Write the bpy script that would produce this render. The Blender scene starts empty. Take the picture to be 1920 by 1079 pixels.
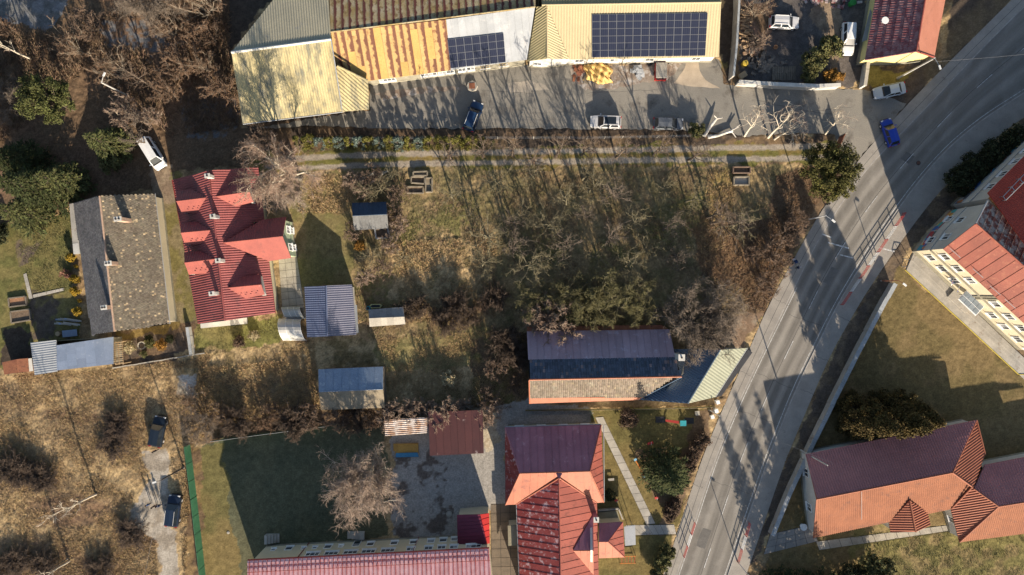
import bpy, bmesh, math, random
import numpy as np
from mathutils import Vector, Matrix

# ------------------------------------------------------------------ camera, sky, sun, exposure
SC = bpy.context.scene
COL = SC.collection
S, H = 0.08, 102.0            # metres per photo pixel on the ground; camera height
cam_d = bpy.data.cameras.new("camera")
cam = bpy.data.objects.new("camera", cam_d)
COL.objects.link(cam)
cam.location = (0, 0, H)
cam.rotation_euler = (0, 0, 0)
cam_d.sensor_fit = 'HORIZONTAL'
cam_d.angle = 2 * math.atan(960 * S / H)
cam_d.clip_end = 3000
SC.camera = cam

SUN_EL = math.radians(20.0)
SUN_AZ = Vector((0.317, -0.948))           # towards the sun on the ground
SUN_AZ.normalize()
world = bpy.data.worlds.new("World")
SC.world = world
world.use_nodes = True
wn = world.node_tree
sky = wn.nodes.new("ShaderNodeTexSky")
sky.sky_type = 'NISHITA'
sky.sun_disc = False
sky.sun_elevation = SUN_EL
sky.sun_rotation = math.atan2(SUN_AZ.x, SUN_AZ.y)
bg = wn.nodes["Background"]
bg.inputs[1].default_value = 0.078
wn.links.new(sky.outputs[0], bg.inputs[0])
sun_d = bpy.data.lights.new("sun", 'SUN')
sun_d.energy = 5.0
sun_d.angle = math.radians(0.5)
sun_d.color = (1.0, 0.86, 0.68)
sun = bpy.data.objects.new("sun", sun_d)
COL.objects.link(sun)
_d = Vector((-SUN_AZ.x * math.cos(SUN_EL), -SUN_AZ.y * math.cos(SUN_EL), -math.sin(SUN_EL)))
sun.rotation_euler = _d.to_track_quat('-Z', 'Y').to_euler()
SC.view_settings.view_transform = 'Standard'
SC.view_settings.look = 'None'
SC.view_settings.gamma = 1
SC.view_settings.exposure = 1.15
SC.view_settings.use_curve_mapping = False

random.seed(7)
RNG = np.random.default_rng(7)

# ------------------------------------------------------------------ helpers: coordinates
def W(px, py, z=0.0):
    k = S * (H - z) / H
    return Vector(((px - 960) * k, (539.5 - py) * k, z))

def fit(pts):
    P = [W(*p) for p in pts]
    A = np.array([[p.x, p.y, 1.0] for p in P])
    b = np.array([p.z for p in P])
    return np.linalg.lstsq(A, b, rcond=None)[0]

def PP(pl, px, py):
    X, Y = (px - 960) * S, (539.5 - py) * S
    a, b, c = pl
    m = a * X + b * Y
    z = (m + c) / (1 + m / H)
    return W(px, py, z)

def plane_pts(pts):
    pl = fit(pts)
    return [PP(pl, p[0], p[1]) for p in pts], pl

# ------------------------------------------------------------------ helpers: objects
def tag(o, label=None, cat=None, group=None, kind=None):
    if label: o['label'] = label
    if cat: o['category'] = cat
    if group: o['group'] = group
    if kind: o['kind'] = kind
    return o

def thing(name, label, cat, loc, group=None, rotz=0.0):
    o = bpy.data.objects.new(name, None)
    COL.objects.link(o)
    o.location = loc
    o.rotation_euler = (0, 0, rotz)
    o.empty_display_size = 0.3
    return tag(o, label, cat, group)

def origin_of(o):
    v = Vector((0, 0, 0))
    while o is not None:
        v += o.location
        o = o.parent
    return v

class MB:
    def __init__(self):
        self.v, self.f, self.uv, self.col = [], [], [], []
        self.hasuv = self.hascol = False
    def face(self, pts, uv=None, col=None):
        n = len(self.v)
        self.v.extend([tuple(p) for p in pts])
        self.f.append(tuple(range(n, n + len(pts))))
        self.uv.append(uv)
        self.col.append(col)
        if uv: self.hasuv = True
        if col is not None: self.hascol = True
    def obox(self, c, ax, ay, az, col=None):
        c, ax, ay, az = Vector(c), Vector(ax), Vector(ay), Vector(az)
        q = [c + sx * ax + sy * ay + sz * az for sz in (-1, 1) for sy in (-1, 1) for sx in (-1, 1)]
        if ax.cross(ay).dot(az) < 0:
            q = [q[i] for i in (1, 0, 3, 2, 5, 4, 7, 6)]
        n = len(self.v)
        self.v.extend([tuple(p) for p in q])
        for f in ((0, 2, 3, 1), (4, 5, 7, 6), (0, 1, 5, 4), (2, 6, 7, 3), (0, 4, 6, 2), (1, 3, 7, 5)):
            self.f.append(tuple(n + i for i in f)); self.uv.append(None); self.col.append(col)
        if col is not None: self.hascol = True
    def box(self, c, s, rz=0.0, col=None):
        ca, sa = math.cos(rz), math.sin(rz)
        self.obox(c, (ca * s[0] / 2, sa * s[0] / 2, 0), (-sa * s[1] / 2, ca * s[1] / 2, 0), (0, 0, s[2] / 2), col)
    def tube(self, p0, p1, r0, r1=None, n=8, caps=True):
        p0, p1 = Vector(p0), Vector(p1)
        if r1 is None: r1 = r0
        d = (p1 - p0)
        if d.length < 1e-6: return
        d.normalize()
        a = d.orthogonal().normalized(); b = d.cross(a)
        i0 = len(self.v)
        for p, r in ((p0, r0), (p1, r1)):
            for k in range(n):
                t = 2 * math.pi * k / n
                self.v.append(tuple(p + (a * math.cos(t) + b * math.sin(t)) * r))
        for k in range(n):
            k2 = (k + 1) % n
            self.f.append((i0 + k, i0 + k2, i0 + n + k2, i0 + n + k)); self.uv.append(None); self.col.append(None)
        if caps:
            self.f.append(tuple(i0 + k for k in reversed(range(n)))); self.uv.append(None); self.col.append(None)
            self.f.append(tuple(i0 + n + k for k in range(n))); self.uv.append(None); self.col.append(None)
    def prism(self, pts, off, uvs=None):
        """slab: polygon pts (top) extruded by vector off"""
        off = Vector(off)
        pts = [Vector(p) for p in pts]
        nrm = Vector((0, 0, 0))
        for i in range(len(pts)):
            nrm += pts[i].cross(pts[(i + 1) % len(pts)])
        if nrm.dot(off) > 0:
            pts = pts[::-1]
            if uvs: uvs = uvs[::-1]
        self.face(pts, uvs)
        low = [p + off for p in pts]
        self.face(low[::-1])
        for i in range(len(pts)):
            j = (i + 1) % len(pts)
            self.face([pts[j], pts[i], low[i], low[j]])
    def lathe(self, c, prof, n=12):
        c = Vector(c); i0 = len(self.v)
        for r, z in prof:
            for k in range(n):
                t = 2 * math.pi * k / n
                self.v.append((c.x + r * math.cos(t), c.y + r * math.sin(t), c.z + z))
        for j in range(len(prof) - 1):
            for k in range(n):
                k2 = (k + 1) % n
                self.f.append((i0 + j * n + k, i0 + j * n + k2, i0 + (j + 1) * n + k2, i0 + (j + 1) * n + k))
                self.uv.append(None); self.col.append(None)
        self.f.append(tuple(i0 + (len(prof) - 1) * n + k for k in range(n))); self.uv.append(None); self.col.append(None)
        self.f.append(tuple(i0 + k for k in reversed(range(n)))); self.uv.append(None); self.col.append(None)
    def mesh(self, name, mat, base, smooth=False):
        me = bpy.data.meshes.new(name)
        bx, by, bz = base
        me.from_pydata([(x - bx, y - by, z - bz) for x, y, z in self.v], [], self.f)
        if mat: me.materials.append(mat)
        if self.hasuv:
            l = me.uv_layers.new(name="UVMap")
            k = 0
            for f, u in zip(self.f, self.uv):
                for i in range(len(f)):
                    if u: l.data[k].uv = u[i]
                    k += 1
        if self.hascol:
            ca = me.color_attributes.new("tint", 'FLOAT_COLOR', 'CORNER')
            k = 0
            for f, c in zip(self.f, self.col):
                for i in range(len(f)):
                    cc = c if c is not None else (1, 1, 1)
                    ca.data[k].color = (cc[0], cc[1], cc[2], 1)
                    k += 1
        if smooth:
            me.polygons.foreach_set("use_smooth", [True] * len(me.polygons))
        return me

def obj(name, mb, mat, parent=None, smooth=False, loc=None):
    """one mesh object from world-space geometry; a child keeps its parent's origin"""
    base = origin_of(parent) if parent is not None else (Vector(loc) if loc is not None else Vector((0, 0, 0)))
    me = mb.mesh(name, mat, base, smooth)
    o = bpy.data.objects.new(name, me)
    COL.objects.link(o)
    if parent is not None:
        o.parent = parent
    else:
        o.location = base
    return o

def raw_mesh(name, V, F, mat, smooth=False):
    """numpy verts (n,3) and equal-size faces (m,k)"""
    me = bpy.data.meshes.new(name)
    V = np.asarray(V, dtype=np.float32); F = np.asarray(F, dtype=np.int32)
    k = F.shape[1]
    me.vertices.add(len(V)); me.vertices.foreach_set("co", V.ravel())
    me.loops.add(F.size); me.loops.foreach_set("vertex_index", F.ravel())
    me.polygons.add(len(F))
    me.polygons.foreach_set("loop_start", np.arange(0, F.size, k, dtype=np.int32))
    me.polygons.foreach_set("loop_total", np.full(len(F), k, dtype=np.int32))
    if smooth: me.polygons.foreach_set("use_smooth", np.ones(len(F), dtype=bool))
    me.update(calc_edges=True)
    if mat: me.materials.append(mat)
    return me

def vcol(me, name, C):
    ca = me.color_attributes.new(name, 'FLOAT_COLOR', 'POINT')
    C = np.concatenate([C, np.ones((len(C), 1))], 1).astype(np.float32)
    ca.data.foreach_set("color", C.ravel())

def link_mesh(name, me, parent=None, loc=None, rotz=0, scale=None):
    o = bpy.data.objects.new(name, me)
    COL.objects.link(o)
    if parent is not None: o.parent = parent
    if loc is not None: o.location = loc
    if rotz: o.rotation_euler = (0, 0, rotz)
    if scale is not None: o.scale = scale if hasattr(scale, '__len__') else (scale,) * 3
    return o

# ------------------------------------------------------------------ helpers: materials
def _n(nt, t, **kw):
    n = nt.nodes.new(t)
    for k, v in kw.items(): setattr(n, k, v)
    return n

def mixc(nt, fac, a, b, mode='MIX'):
    m = _n(nt, "ShaderNodeMix", data_type='RGBA', blend_type=mode)
    for s, v in ((m.inputs[0], fac), (m.inputs[6], a), (m.inputs[7], b)):
        if hasattr(v, 'links') or isinstance(v, bpy.types.NodeSocket): nt.links.new(v, s)
        elif isinstance(v, (int, float)): s.default_value = v
        else: s.default_value = (*v, 1)
    return m.outputs[2]

def noise_f(nt, vec, scale, detail=4, lo=.35, hi=.65, rough=.6):
    t = _n(nt, "ShaderNodeTexNoise")
    t.inputs['Scale'].default_value = scale
    t.inputs['Detail'].default_value = detail
    t.inputs['Roughness'].default_value = rough
    nt.links.new(vec, t.inputs['Vector'])
    r = _n(nt, "ShaderNodeMapRange", clamp=True)
    r.inputs[1].default_value = lo; r.inputs[2].default_value = hi
    nt.links.new(t.outputs[0], r.inputs[0])
    return r.outputs[0]

def mat(name, base, alt=None, scale=.6, rough=.85, fine=.25, fscale=6.0, stretch=(1, 1, 1), coord='Object', bump=0.0,
        bscale=12.0, spec=.3, metal=0.0, attr=None, lo=.38, hi=.62, third=None, tscale=2.0, tlo=.58, thi=.66, edge=None, objvar=.09):
    m = bpy.data.materials.new(name)
    m.use_nodes = True
    nt = m.node_tree
    b = nt.nodes["Principled BSDF"]
    tc = _n(nt, "ShaderNodeTexCoord")
    mp = _n(nt, "ShaderNodeMapping")
    mp.inputs['Scale'].default_value = stretch
    nt.links.new(tc.outputs[coord], mp.inputs[0])
    vec = mp.outputs[0]
    if alt is None: alt = tuple(min(1, c * .78) for c in base)
    c = mixc(nt, noise_f(nt, vec, scale, 5, lo, hi), base, alt)
    if third is not None:
        c = mixc(nt, noise_f(nt, vec, tscale, 6, tlo, thi, .7), c, third)
    if edge is not None:          # edge=(colour, start, end): paint worn along one edge of each sheet (u from 0 to 1)
        uvn = _n(nt, "ShaderNodeTexCoord")
        sp = _n(nt, "ShaderNodeSeparateXYZ"); nt.links.new(uvn.outputs['UV'], sp.inputs[0])
        nz = _n(nt, "ShaderNodeTexNoise"); nz.inputs['Scale'].default_value = 1.6; nz.inputs['Detail'].default_value = 6
        nt.links.new(tc.outputs['Object'], nz.inputs['Vector'])
        ad = _n(nt, "ShaderNodeMath", operation='MULTIPLY_ADD'); ad.inputs[1].default_value = edge[3]; 
        nt.links.new(nz.outputs[0], ad.inputs[0]); nt.links.new(sp.outputs[0], ad.inputs[2])
        mr = _n(nt, "ShaderNodeMapRange", clamp=True); mr.inputs[1].default_value = edge[1] + edge[3] / 2; mr.inputs[2].default_value = edge[2] + edge[3] / 2
        nt.links.new(ad.outputs[0], mr.inputs[0])
        c = mixc(nt, mr.outputs[0], c, edge[0])
    if attr:
        a = _n(nt, "ShaderNodeAttribute", attribute_name=attr)
        c = mixc(nt, 1.0, c, a.outputs['Color'], 'MULTIPLY')
    if fine:
        f = noise_f(nt, vec, fscale, 5, .3, .7, .75)
        g = mixc(nt, f, (1 - fine,) * 3, (1 + fine,) * 3)
        c = mixc(nt, 1.0, c, g, 'MULTIPLY')
    oi = _n(nt, "ShaderNodeObjectInfo")
    ov = _n(nt, "ShaderNodeMapRange"); ov.inputs[3].default_value = 1 - objvar; ov.inputs[4].default_value = 1 + objvar
    nt.links.new(oi.outputs['Random'], ov.inputs[0])
    oc = _n(nt, "ShaderNodeCombineColor"); [nt.links.new(ov.outputs[0], oc.inputs[q]) for q in range(3)]
    c = mixc(nt, 1.0, c, oc.outputs[0], 'MULTIPLY')
    nt.links.new(c, b.inputs['Base Color'])
    b.inputs['Roughness'].default_value = rough
    b.inputs['Metallic'].default_value = metal
    b.inputs['Specular IOR Level'].default_value = spec
    if bump:
        t = _n(nt, "ShaderNodeTexNoise")
        t.inputs['Scale'].default_value = bscale; t.inputs['Detail'].default_value = 5
        nt.links.new(vec, t.inputs['Vector'])
        bp = _n(nt, "ShaderNodeBump")
        bp.inputs['Strength'].default_value = bump; bp.inputs['Distance'].default_value = .1
        nt.links.new(t.outputs[0], bp.inputs['Height'])
        nt.links.new(bp.outputs[0], b.inputs['Normal'])
    return m

def vnoise(x, y, scale, seed=0, octv=3):
    """value noise on numpy arrays, 0..1"""
    out = np.zeros_like(x); amp, tot = 1.0, 0.0
    for o in range(octv):
        r = np.random.default_rng(seed * 31 + o)
        lat = r.random((256, 256))
        fx, fy = x / scale * (2 ** o) + 57.3, y / scale * (2 ** o) + 91.7
        ix, iy = np.floor(fx).astype(int), np.floor(fy).astype(int)
        tx, ty = fx - ix, fy - iy
        tx, ty = tx * tx * (3 - 2 * tx), ty * ty * (3 - 2 * ty)
        a, b_ = lat[ix % 256, iy % 256], lat[(ix + 1) % 256, iy % 256]
        c, d = lat[ix % 256, (iy + 1) % 256], lat[(ix + 1) % 256, (iy + 1) % 256]
        out += amp * ((a * (1 - tx) + b_ * tx) * (1 - ty) + (c * (1 - tx) + d * tx) * ty)
        tot += amp; amp *= .55
    return out / tot

def inpoly(X, Y, poly):
    m = np.zeros(X.shape, bool)
    n = len(poly)
    for i in range(n):
        x0, y0 = poly[i]; x1, y1 = poly[(i + 1) % n]
        if y0 == y1: continue
        c = ((y0 > Y) != (y1 > Y)) & (X < (x1 - x0) * (Y - y0) / (y1 - y0) + x0)
        m ^= c
    return m

def dist_poly(X, Y, line):
    d = np.full(X.shape, 1e9)
    for (x0, y0), (x1, y1) in zip(line[:-1], line[1:]):
        vx, vy = x1 - x0, y1 - y0
        t = np.clip(((X - x0) * vx + (Y - y0) * vy) / (vx * vx + vy * vy), 0, 1)
        d = np.minimum(d, np.hypot(X - x0 - t * vx, Y - y0 - t * vy))
    return d
# ------------------------------------------------------------------ the ground
gx = np.concatenate([[-900, -500, -260, -150, -110], np.arange(-85, 85.01, .19), [110, 150, 260, 500, 900]])
gy = np.concatenate([[-900, -500, -260, -140, -80], np.arange(-51, 51.01, .19), [80, 140, 260, 500, 900]])
GX, GY = np.meshgrid(gx, gy, indexing='ij')
PX, PY = GX / S + 960, 539.5 - GY / S
WX = PX + (vnoise(GX, GY, 3.0, 1) - .5) * 26 + (vnoise(GX, GY, .7, 2) - .5) * 10   # frayed outlines
WY = PY + (vnoise(GX, GY, 3.0, 3) - .5) * 26 + (vnoise(GX, GY, .7, 4) - .5) * 10
n1 = vnoise(GX, GY, 6.0, 5); n2 = vnoise(GX, GY, 1.6, 6); n3 = vnoise(GX, GY, .5, 7, 2); n4 = vnoise(GX, GY, 14.0, 8)
rnd = RNG.random(GX.shape)

def lerp(a, b, t):
    return a + (b - a) * t[..., None]
def C3(*c): return np.array(c, float)
def sm(x, a, b):
    t = np.clip((x - a) / (b - a), 0, 1); return t * t * (3 - 2 * t)

STRAW, STRAWD, BROWN, GREEN = C3(.40, .29, .155), C3(.25, .172, .095), C3(.14, .094, .058), C3(.115, .110, .036)
OLIVE, SOIL, LITTER = C3(.165, .14, .055), C3(.075, .058, .045), C3(.155, .098, .062)
GRAV, GRAVD, FROST = C3(.36, .335, .30), C3(.24, .21, .18), C3(.27, .27, .275)

gcol = lerp(lerp(np.broadcast_to(STRAW, GX.shape + (3,)), STRAWD, sm(n2, .38, .66)), BROWN, sm(n1, .55, .75) * .8)
amp = np.full(GX.shape, .16)

def zone(poly, c, a=None, warp=True, k=1.0, alt=None, an=None):
    global gcol, amp
    m = inpoly(WX if warp else PX, WY if warp else PY, poly)
    cc = np.broadcast_to(np.asarray(c, float), GX.shape + (3,))
    if alt is not None:
        cc = lerp(cc, np.asarray(alt, float), an if an is not None else sm(n2, .4, .62))
    gcol = np.where(m[..., None], gcol * (1 - k) + cc * k, gcol)
    if a is not None: amp = np.where(m, a, amp)
    return m

# far off to the sides, beyond the picture
# wood and waste ground, top left
zone([(-100, -60), (520, -60), (432, 100), (455, 240), (600, 262), (560, 300), (330, 320), (300, 360), (150, 370), (60, 420), (-100, 460)],
     LITTER, .14, alt=BROWN, an=sm(n1, .4, .65))
zone([(-60, -60), (130, -60), (120, 30), (90, 60), (0, 40), (-60, 60)], C3(.19, .19, .195), .02, alt=C3(.14, .14, .135))
zone([(180, 40), (270, 35), (300, 60), (350, 75), (320, 110), (270, 115), (200, 90), (150, 80)], FROST * .6, .1, alt=LITTER, an=sm(n3, .35, .6))
zone([(335, 160), (440, 165), (455, 235), (420, 262), (350, 255)], FROST * .55, .08, alt=BROWN, an=sm(n3, .35, .6))
zone([(425, -50), (520, -60), (505, 0), (432, 95)], SOIL, .05)
zone([(460, 228), (640, 205), (700, 206), (720, 262), (480, 262)], SOIL * 1.2, .05)  # dark soil tone also stands in for shade below the hall
# house gardens on the left
zone([(-60, 430), (60, 425), (130, 395), (150, 640), (60, 650), (20, 700), (-60, 700)], OLIVE, .05, alt=C3(.12, .115, .042), an=sm(n2, .4, .65))
zone([(60, 545), (140, 545), (150, 600), (125, 640), (58, 640)], SOIL * 1.4, .05, alt=OLIVE)
zone([(0, 610), (60, 620), (60, 680), (0, 690)], SOIL * .8, .05)
zone([(20, 455), (85, 415), (60, 480), (30, 500)], SOIL * 1.6, .06, alt=OLIVE)
zone([(292, 320), (335, 320), (372, 612), (330, 625)], OLIVE, .04, alt=C3(.2, .16, .09))
zone([(280, 300), (325, 300), (330, 380), (296, 380)], C3(.2, .145, .1), .03, alt=C3(.25, .19, .13))
zone([(215, 625), (362, 606), (362, 668), (215, 688)], SOIL * 1.3, .08, alt=BROWN)
zone([(222, 622), (330, 606), (330, 618), (222, 634)], C3(.17, .12, .045), .02)
zone([(360, 605), (530, 590), (535, 640), (470, 660), (365, 665)], OLIVE * 1.15, .06, alt=GREEN * 1.5, an=sm(n1, .4, .6))
# yard of the red house
zone([(545, 330), (655, 325), (668, 545), (560, 540), (545, 410)], C3(.235, .175, .085), .06, alt=C3(.17, .15, .06), an=sm(n1 + n2, .85, 1.2))
zone([(572, 400), (660, 410), (670, 540), (575, 540)], C3(.16, .14, .06), .06, k=.6)
# overgrown orchard
zone([(655, 318), (1510, 312), (1500, 470), (1440, 590), (1240, 620), (990, 620), (700, 640), (668, 600)], C3(.27, .20, .105), .14,
     alt=C3(.19, .155, .075), an=sm(n2, .4, .62))
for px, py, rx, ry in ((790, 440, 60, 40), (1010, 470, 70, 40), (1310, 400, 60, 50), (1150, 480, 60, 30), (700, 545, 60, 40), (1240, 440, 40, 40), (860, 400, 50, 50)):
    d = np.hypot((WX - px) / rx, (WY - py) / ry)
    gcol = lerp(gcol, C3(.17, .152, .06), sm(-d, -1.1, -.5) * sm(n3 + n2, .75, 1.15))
zone([(735, 455), (850, 440), (930, 455), (925, 590), (780, 600), (730, 560)], STRAW * .95, .2, alt=C3(.2, .15, .07), an=sm(n2, .45, .68))
zone([(1335, 318), (1372, 318), (1365, 440), (1330, 430)], C3(.3, .22, .085), .1)
zone([(1300, 430), (1500, 400), (1440, 560), (1320, 520)], C3(.24, .155, .085), .14, alt=BROWN)
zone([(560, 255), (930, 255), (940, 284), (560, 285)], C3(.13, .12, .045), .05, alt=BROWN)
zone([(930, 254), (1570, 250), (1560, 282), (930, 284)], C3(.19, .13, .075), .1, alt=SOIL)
zone([(470, 232), (1340, 236), (1340, 258), (470, 264)], SOIL * .8, .06, alt=BROWN)  # dark edge soil, with fence and hedge shade put into its colour
# twin wheel track
TRK1 = [(500, 300), (560, 298), (640, 292), (760, 289), (960, 285), (1200, 281), (1440, 277), (1566, 274)]
TRK2 = [(500, 312), (560, 316), (640, 312), (760, 308), (960, 305), (1200, 301), (1440, 298), (1560, 296)]
mid = inpoly(WX, WY, [(470, 290), (640, 284), (1566, 268), (1560, 304), (640, 320), (470, 325)])
gcol = np.where(mid[..., None], lerp(np.broadcast_to(C3(.19, .14, .05), GX.shape + (3,)), C3(.14, .13, .04), sm(n2, .4, .6)), gcol)
amp = np.where(mid, .03, amp)
for ln in (TRK1, TRK2):
    d = dist_poly(PX, PY, ln) + (n3 - .5) * 5 + (n2 - .5) * 4
    gcol = lerp(gcol, C3(.32, .275, .22), sm(-d, -6.5, -3.5)); amp = np.where(d < 6, .015, amp)
# field below the houses
zone([(-60, 700), (200, 690), (400, 665), (360, 840), (350, 1130), (-60, 1130)], STRAW * 1.05, .15, alt=C3(.27, .195, .11), an=sm(n2 * .5 + n1 * .3 + n3 * .2, .42, .62))
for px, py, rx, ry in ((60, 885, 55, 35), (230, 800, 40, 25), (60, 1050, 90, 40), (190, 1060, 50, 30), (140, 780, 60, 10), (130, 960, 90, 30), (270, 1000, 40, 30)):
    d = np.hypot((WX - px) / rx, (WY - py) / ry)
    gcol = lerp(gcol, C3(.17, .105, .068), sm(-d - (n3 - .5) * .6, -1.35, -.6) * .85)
zone([(325, 660), (600, 640), (980, 615), (985, 760), (720, 790), (720, 700), (590, 690), (420, 710), (340, 740)], C3(.37, .275, .15), .18, alt=C3(.2, .15, .075), an=sm(n2, .42, .66))
zone([(700, 640), (900, 610), (950, 640), (900, 690), (710, 700)], C3(.24, .2, .09), .1, alt=C3(.16, .14, .06))
zone([(345, 720), (590, 700), (610, 790), (430, 820), (345, 835)], C3(.22, .155, .09), .2, alt=BROWN)
zone([(600, 770), (980, 750), (985, 770), (700, 800), (610, 800)], BROWN, .12)
zone([(880, 640), (990, 620), (995, 765), (880, 760)], BROWN * .9, .15, alt=OLIVE * .8)
# gravel driveway and turning place
zone([(270, 845), (312, 845), (318, 930), (330, 1000), (340, 1130), (304, 1130), (296, 1012), (246, 985), (240, 962), (262, 925), (280, 890)],
     C3(.37, .33, .275), .012, alt=C3(.28, .24, .19), an=sm(n2, .45, .65))
zone([(330, 705), (368, 700), (368, 740), (335, 740)], C3(.42, .40, .37), .03, alt=C3(.3, .26, .2))
# school field; building's shadow and the sunlit strip put into the lawn tones
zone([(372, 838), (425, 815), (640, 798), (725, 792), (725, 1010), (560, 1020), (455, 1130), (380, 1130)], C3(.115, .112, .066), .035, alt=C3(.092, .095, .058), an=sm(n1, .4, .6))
zone([(366, 838), (422, 828), (436, 1000), (462, 1130), (372, 1130)], C3(.20, .15, .065), .035, alt=C3(.14, .122, .05), an=sm(n1 + .4 * n2, .5, .9))
zone([(352, 832), (376, 836), (384, 1130), (346, 1130)], C3(.23, .155, .075), .08, alt=BROWN)
# gravel yard
zone([(735, 812), (800, 775), (1000, 755), (1115, 762), (1118, 800), (952, 810), (952, 950), (916, 956), (858, 1010), (735, 1012)], GRAV, .012, alt=GRAV * .84, an=sm(n3, .4, .6))
lf = sm(vnoise(GX, GY, 2.6, 23) + .4 * (n3 - .5) + .25 * (n2 - .5), .46, .60) * .85
mm = inpoly(WX, WY, [(735, 860), (800, 840), (840, 880), (850, 1010), (735, 1012)])
gcol = np.where(mm[..., None], lerp(gcol, C3(.10, .075, .06), lf), gcol)
zone([(905, 770), (935, 766), (934, 830), (908, 850)], C3(.5, .43, .32), .01, alt=C3(.36, .29, .2), an=sm(n3, .5, .65))
# playground lawn
zone([(1112, 766), (1335, 766), (1300, 860), (1235, 1130), (1120, 1130)], C3(.18, .138, .056), .04, alt=C3(.135, .115, .045), an=sm(n1, .4, .62))
zone([(1195, 850), (1250, 840), (1250, 960), (1205, 900)], C3(.17, .12, .07), .03)
zone([(1305, 770), (1345, 770), (1250, 1010), (1235, 1000)], C3(.18, .125, .08), .06, alt=BROWN)
# strip between orchard and pavement
zone([(1455, 330), (1640, 268), (1520, 420), (1425, 590), (1380, 660), (1400, 560)], C3(.19, .13, .08), .12, alt=BROWN)
zone([(1370, 590), (1430, 580), (1400, 655), (1350, 655)], C3(.33, .27, .2), .03, alt=C3(.22, .15, .1))
# yards top right
zone([(1385, -60), (1625, -60), (1620, 160), (1385, 155)], C3(.14, .12, .105), .03, alt=C3(.095, .085, .08), an=sm(n1, .4, .6))
zone([(1520, 0), (1575, 0), (1575, 130), (1560, 130), (1540, 70), (1518, 25)], C3(.27, .2, .135), .02, alt=C3(.19, .14, .1))
zone([(1390, 0), (1450, 0), (1440, 110), (1392, 110)], C3(.2, .13, .095), .05, alt=BROWN)
zone([(1350, -60), (1385, -60), (1372, 160), (1350, 160)], SOIL, .05)
zone([(1628, 128), (1780, 112), (1790, -60), (1960, -60), (1800, 100), (1690, 215), (1640, 200)], C3(.14, .105, .065), .04, alt=SOIL * 1.2, an=sm(n1, .4, .6))
zone([(1628, 128), (1720, 128), (1700, 152), (1632, 165)], C3(.18, .15, .05), .03)
zone([(1255, 118), (1362, 112), (1362, 160), (1290, 165), (1240, 150)], C3(.2, .165, .07), .05, alt=BROWN)
# lawns on the right
zone([(1690, 500), (1910, 700), (1990, 702), (1990, 1130), (1430, 1130), (1440, 1000), (1560, 740)], C3(.19, .138, .066), .05, alt=C3(.15, .115, .052), an=sm(n1 + .5 * n2, .6, .85))
zone([(1600, 985), (1990, 985), (1990, 1130), (1600, 1130)], C3(.225, .17, .08), .09, alt=C3(.18, .155, .06), an=sm(n2, .4, .6))
# dark verge between road and concrete wall, hedge bed below the long house
zone([(1690, 440), (1755, 360), (1840, 285), (1990, 180), (1990, 260), (1838, 330), (1712, 465), (1672, 530), (1440, 1000), (1400, 1079), (1475, 858), (1560, 665)],
     C3(.155, .115, .078), .06, alt=SOIL * 1.4, an=sm(n2, .4, .6))

soft = np.clip(amp / .16, 0, 1.3)
gcol = gcol * (1 + (n3 - .5)[..., None] * .5 + (rnd - .5)[..., None] * .35 * soft[..., None])
gcol = np.clip(gcol, .01, .8)
GZ = amp * ((n2 - .5) * 1.2 + (n3 - .5) * 1.0 + (rnd - .5) * .5)

# hard surfaces: the ground drops a little below them
ROADL = [(1140, 1400), (1255, 1120), (1269, 1079), (1341, 860), (1389, 746), (1440, 640), (1451, 619), (1527, 462), (1557, 412), (1617, 325), (1642, 298), (1717, 223), (1767, 170), (1840, 92), (1920, 13), (2060, -120), (2300, -330)]
ROADR = [(1290, 1400), (1351, 1120), (1365, 1079), (1440, 860), (1493, 727), (1536, 640), (1572, 567), (1636, 462), (1683, 393), (1727, 334), (1783, 272), (1850, 218), (1920, 175), (2060, 80), (2300, -60)]
WALKL = [(1110, 1400), (1228, 1120), (1244, 1079), (1315, 862), (1354, 770), (1404, 658), (1436, 582), (1494, 475), (1541, 393), (1601, 310), (1637, 269), (1680, 218), (1787, 109), (1900, -3), (2020, -125), (2260, -335)]
WALKR = [(1325, 1400), (1384, 1120), (1399, 1079), (1473, 862), (1557, 664), (1625, 547), (1690, 452), (1750, 372), (1803, 317), (1882, 245), (1960, 195), (2090, 110), (2320, -20)]
YARD = [(640, 214), (693, 208), (692, 158), (760, 150), (850, 137), (985, 121), (1070, 117), (1350, 111), (1356, 158), (1383, 164), (1612, 168), (1640, 172), (1700, 195), (1680, 218), (1637, 269), (1601, 310), (1578, 292), (1566, 252), (1480, 250), (1395, 256), (1330, 246), (1200, 243), (960, 241), (900, 242), (700, 241), (600, 236), (470, 243)]
hard = inpoly(PX, PY, WALKL + WALKR[::-1]) | inpoly(PX, PY, YARD)
for _q in ([(522, 482), (556, 478), (574, 598), (531, 602)], [(1116, 783), (1131, 782), (1229, 982), (1212, 984)], [(1172, 985), (1264, 984), (1268, 1002), (1192, 1004)],
           [(920, 946), (974, 944), (976, 1130), (922, 1130)], [(1697, 505), (1711, 473), (1990, 676), (1990, 716), (1909, 702)], [(1530, 1016), (1786, 984), (1790, 994), (1536, 1032)],
           [(1444, 1002), (1520, 985), (1534, 1015), (1432, 1040)], [(293, 372), (305, 372), (327, 600), (316, 606)], [(44, 515), (50, 512), (62, 560), (55, 562)], [(62, 553), (120, 540), (121, 545), (63, 559)]):
    hard |= inpoly(PX, PY, _q)
GZ = np.where(hard, -.10, GZ)
GZ = np.where((np.abs(GX) > 90) | (np.abs(GY) > 56), -.1, GZ)

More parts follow.
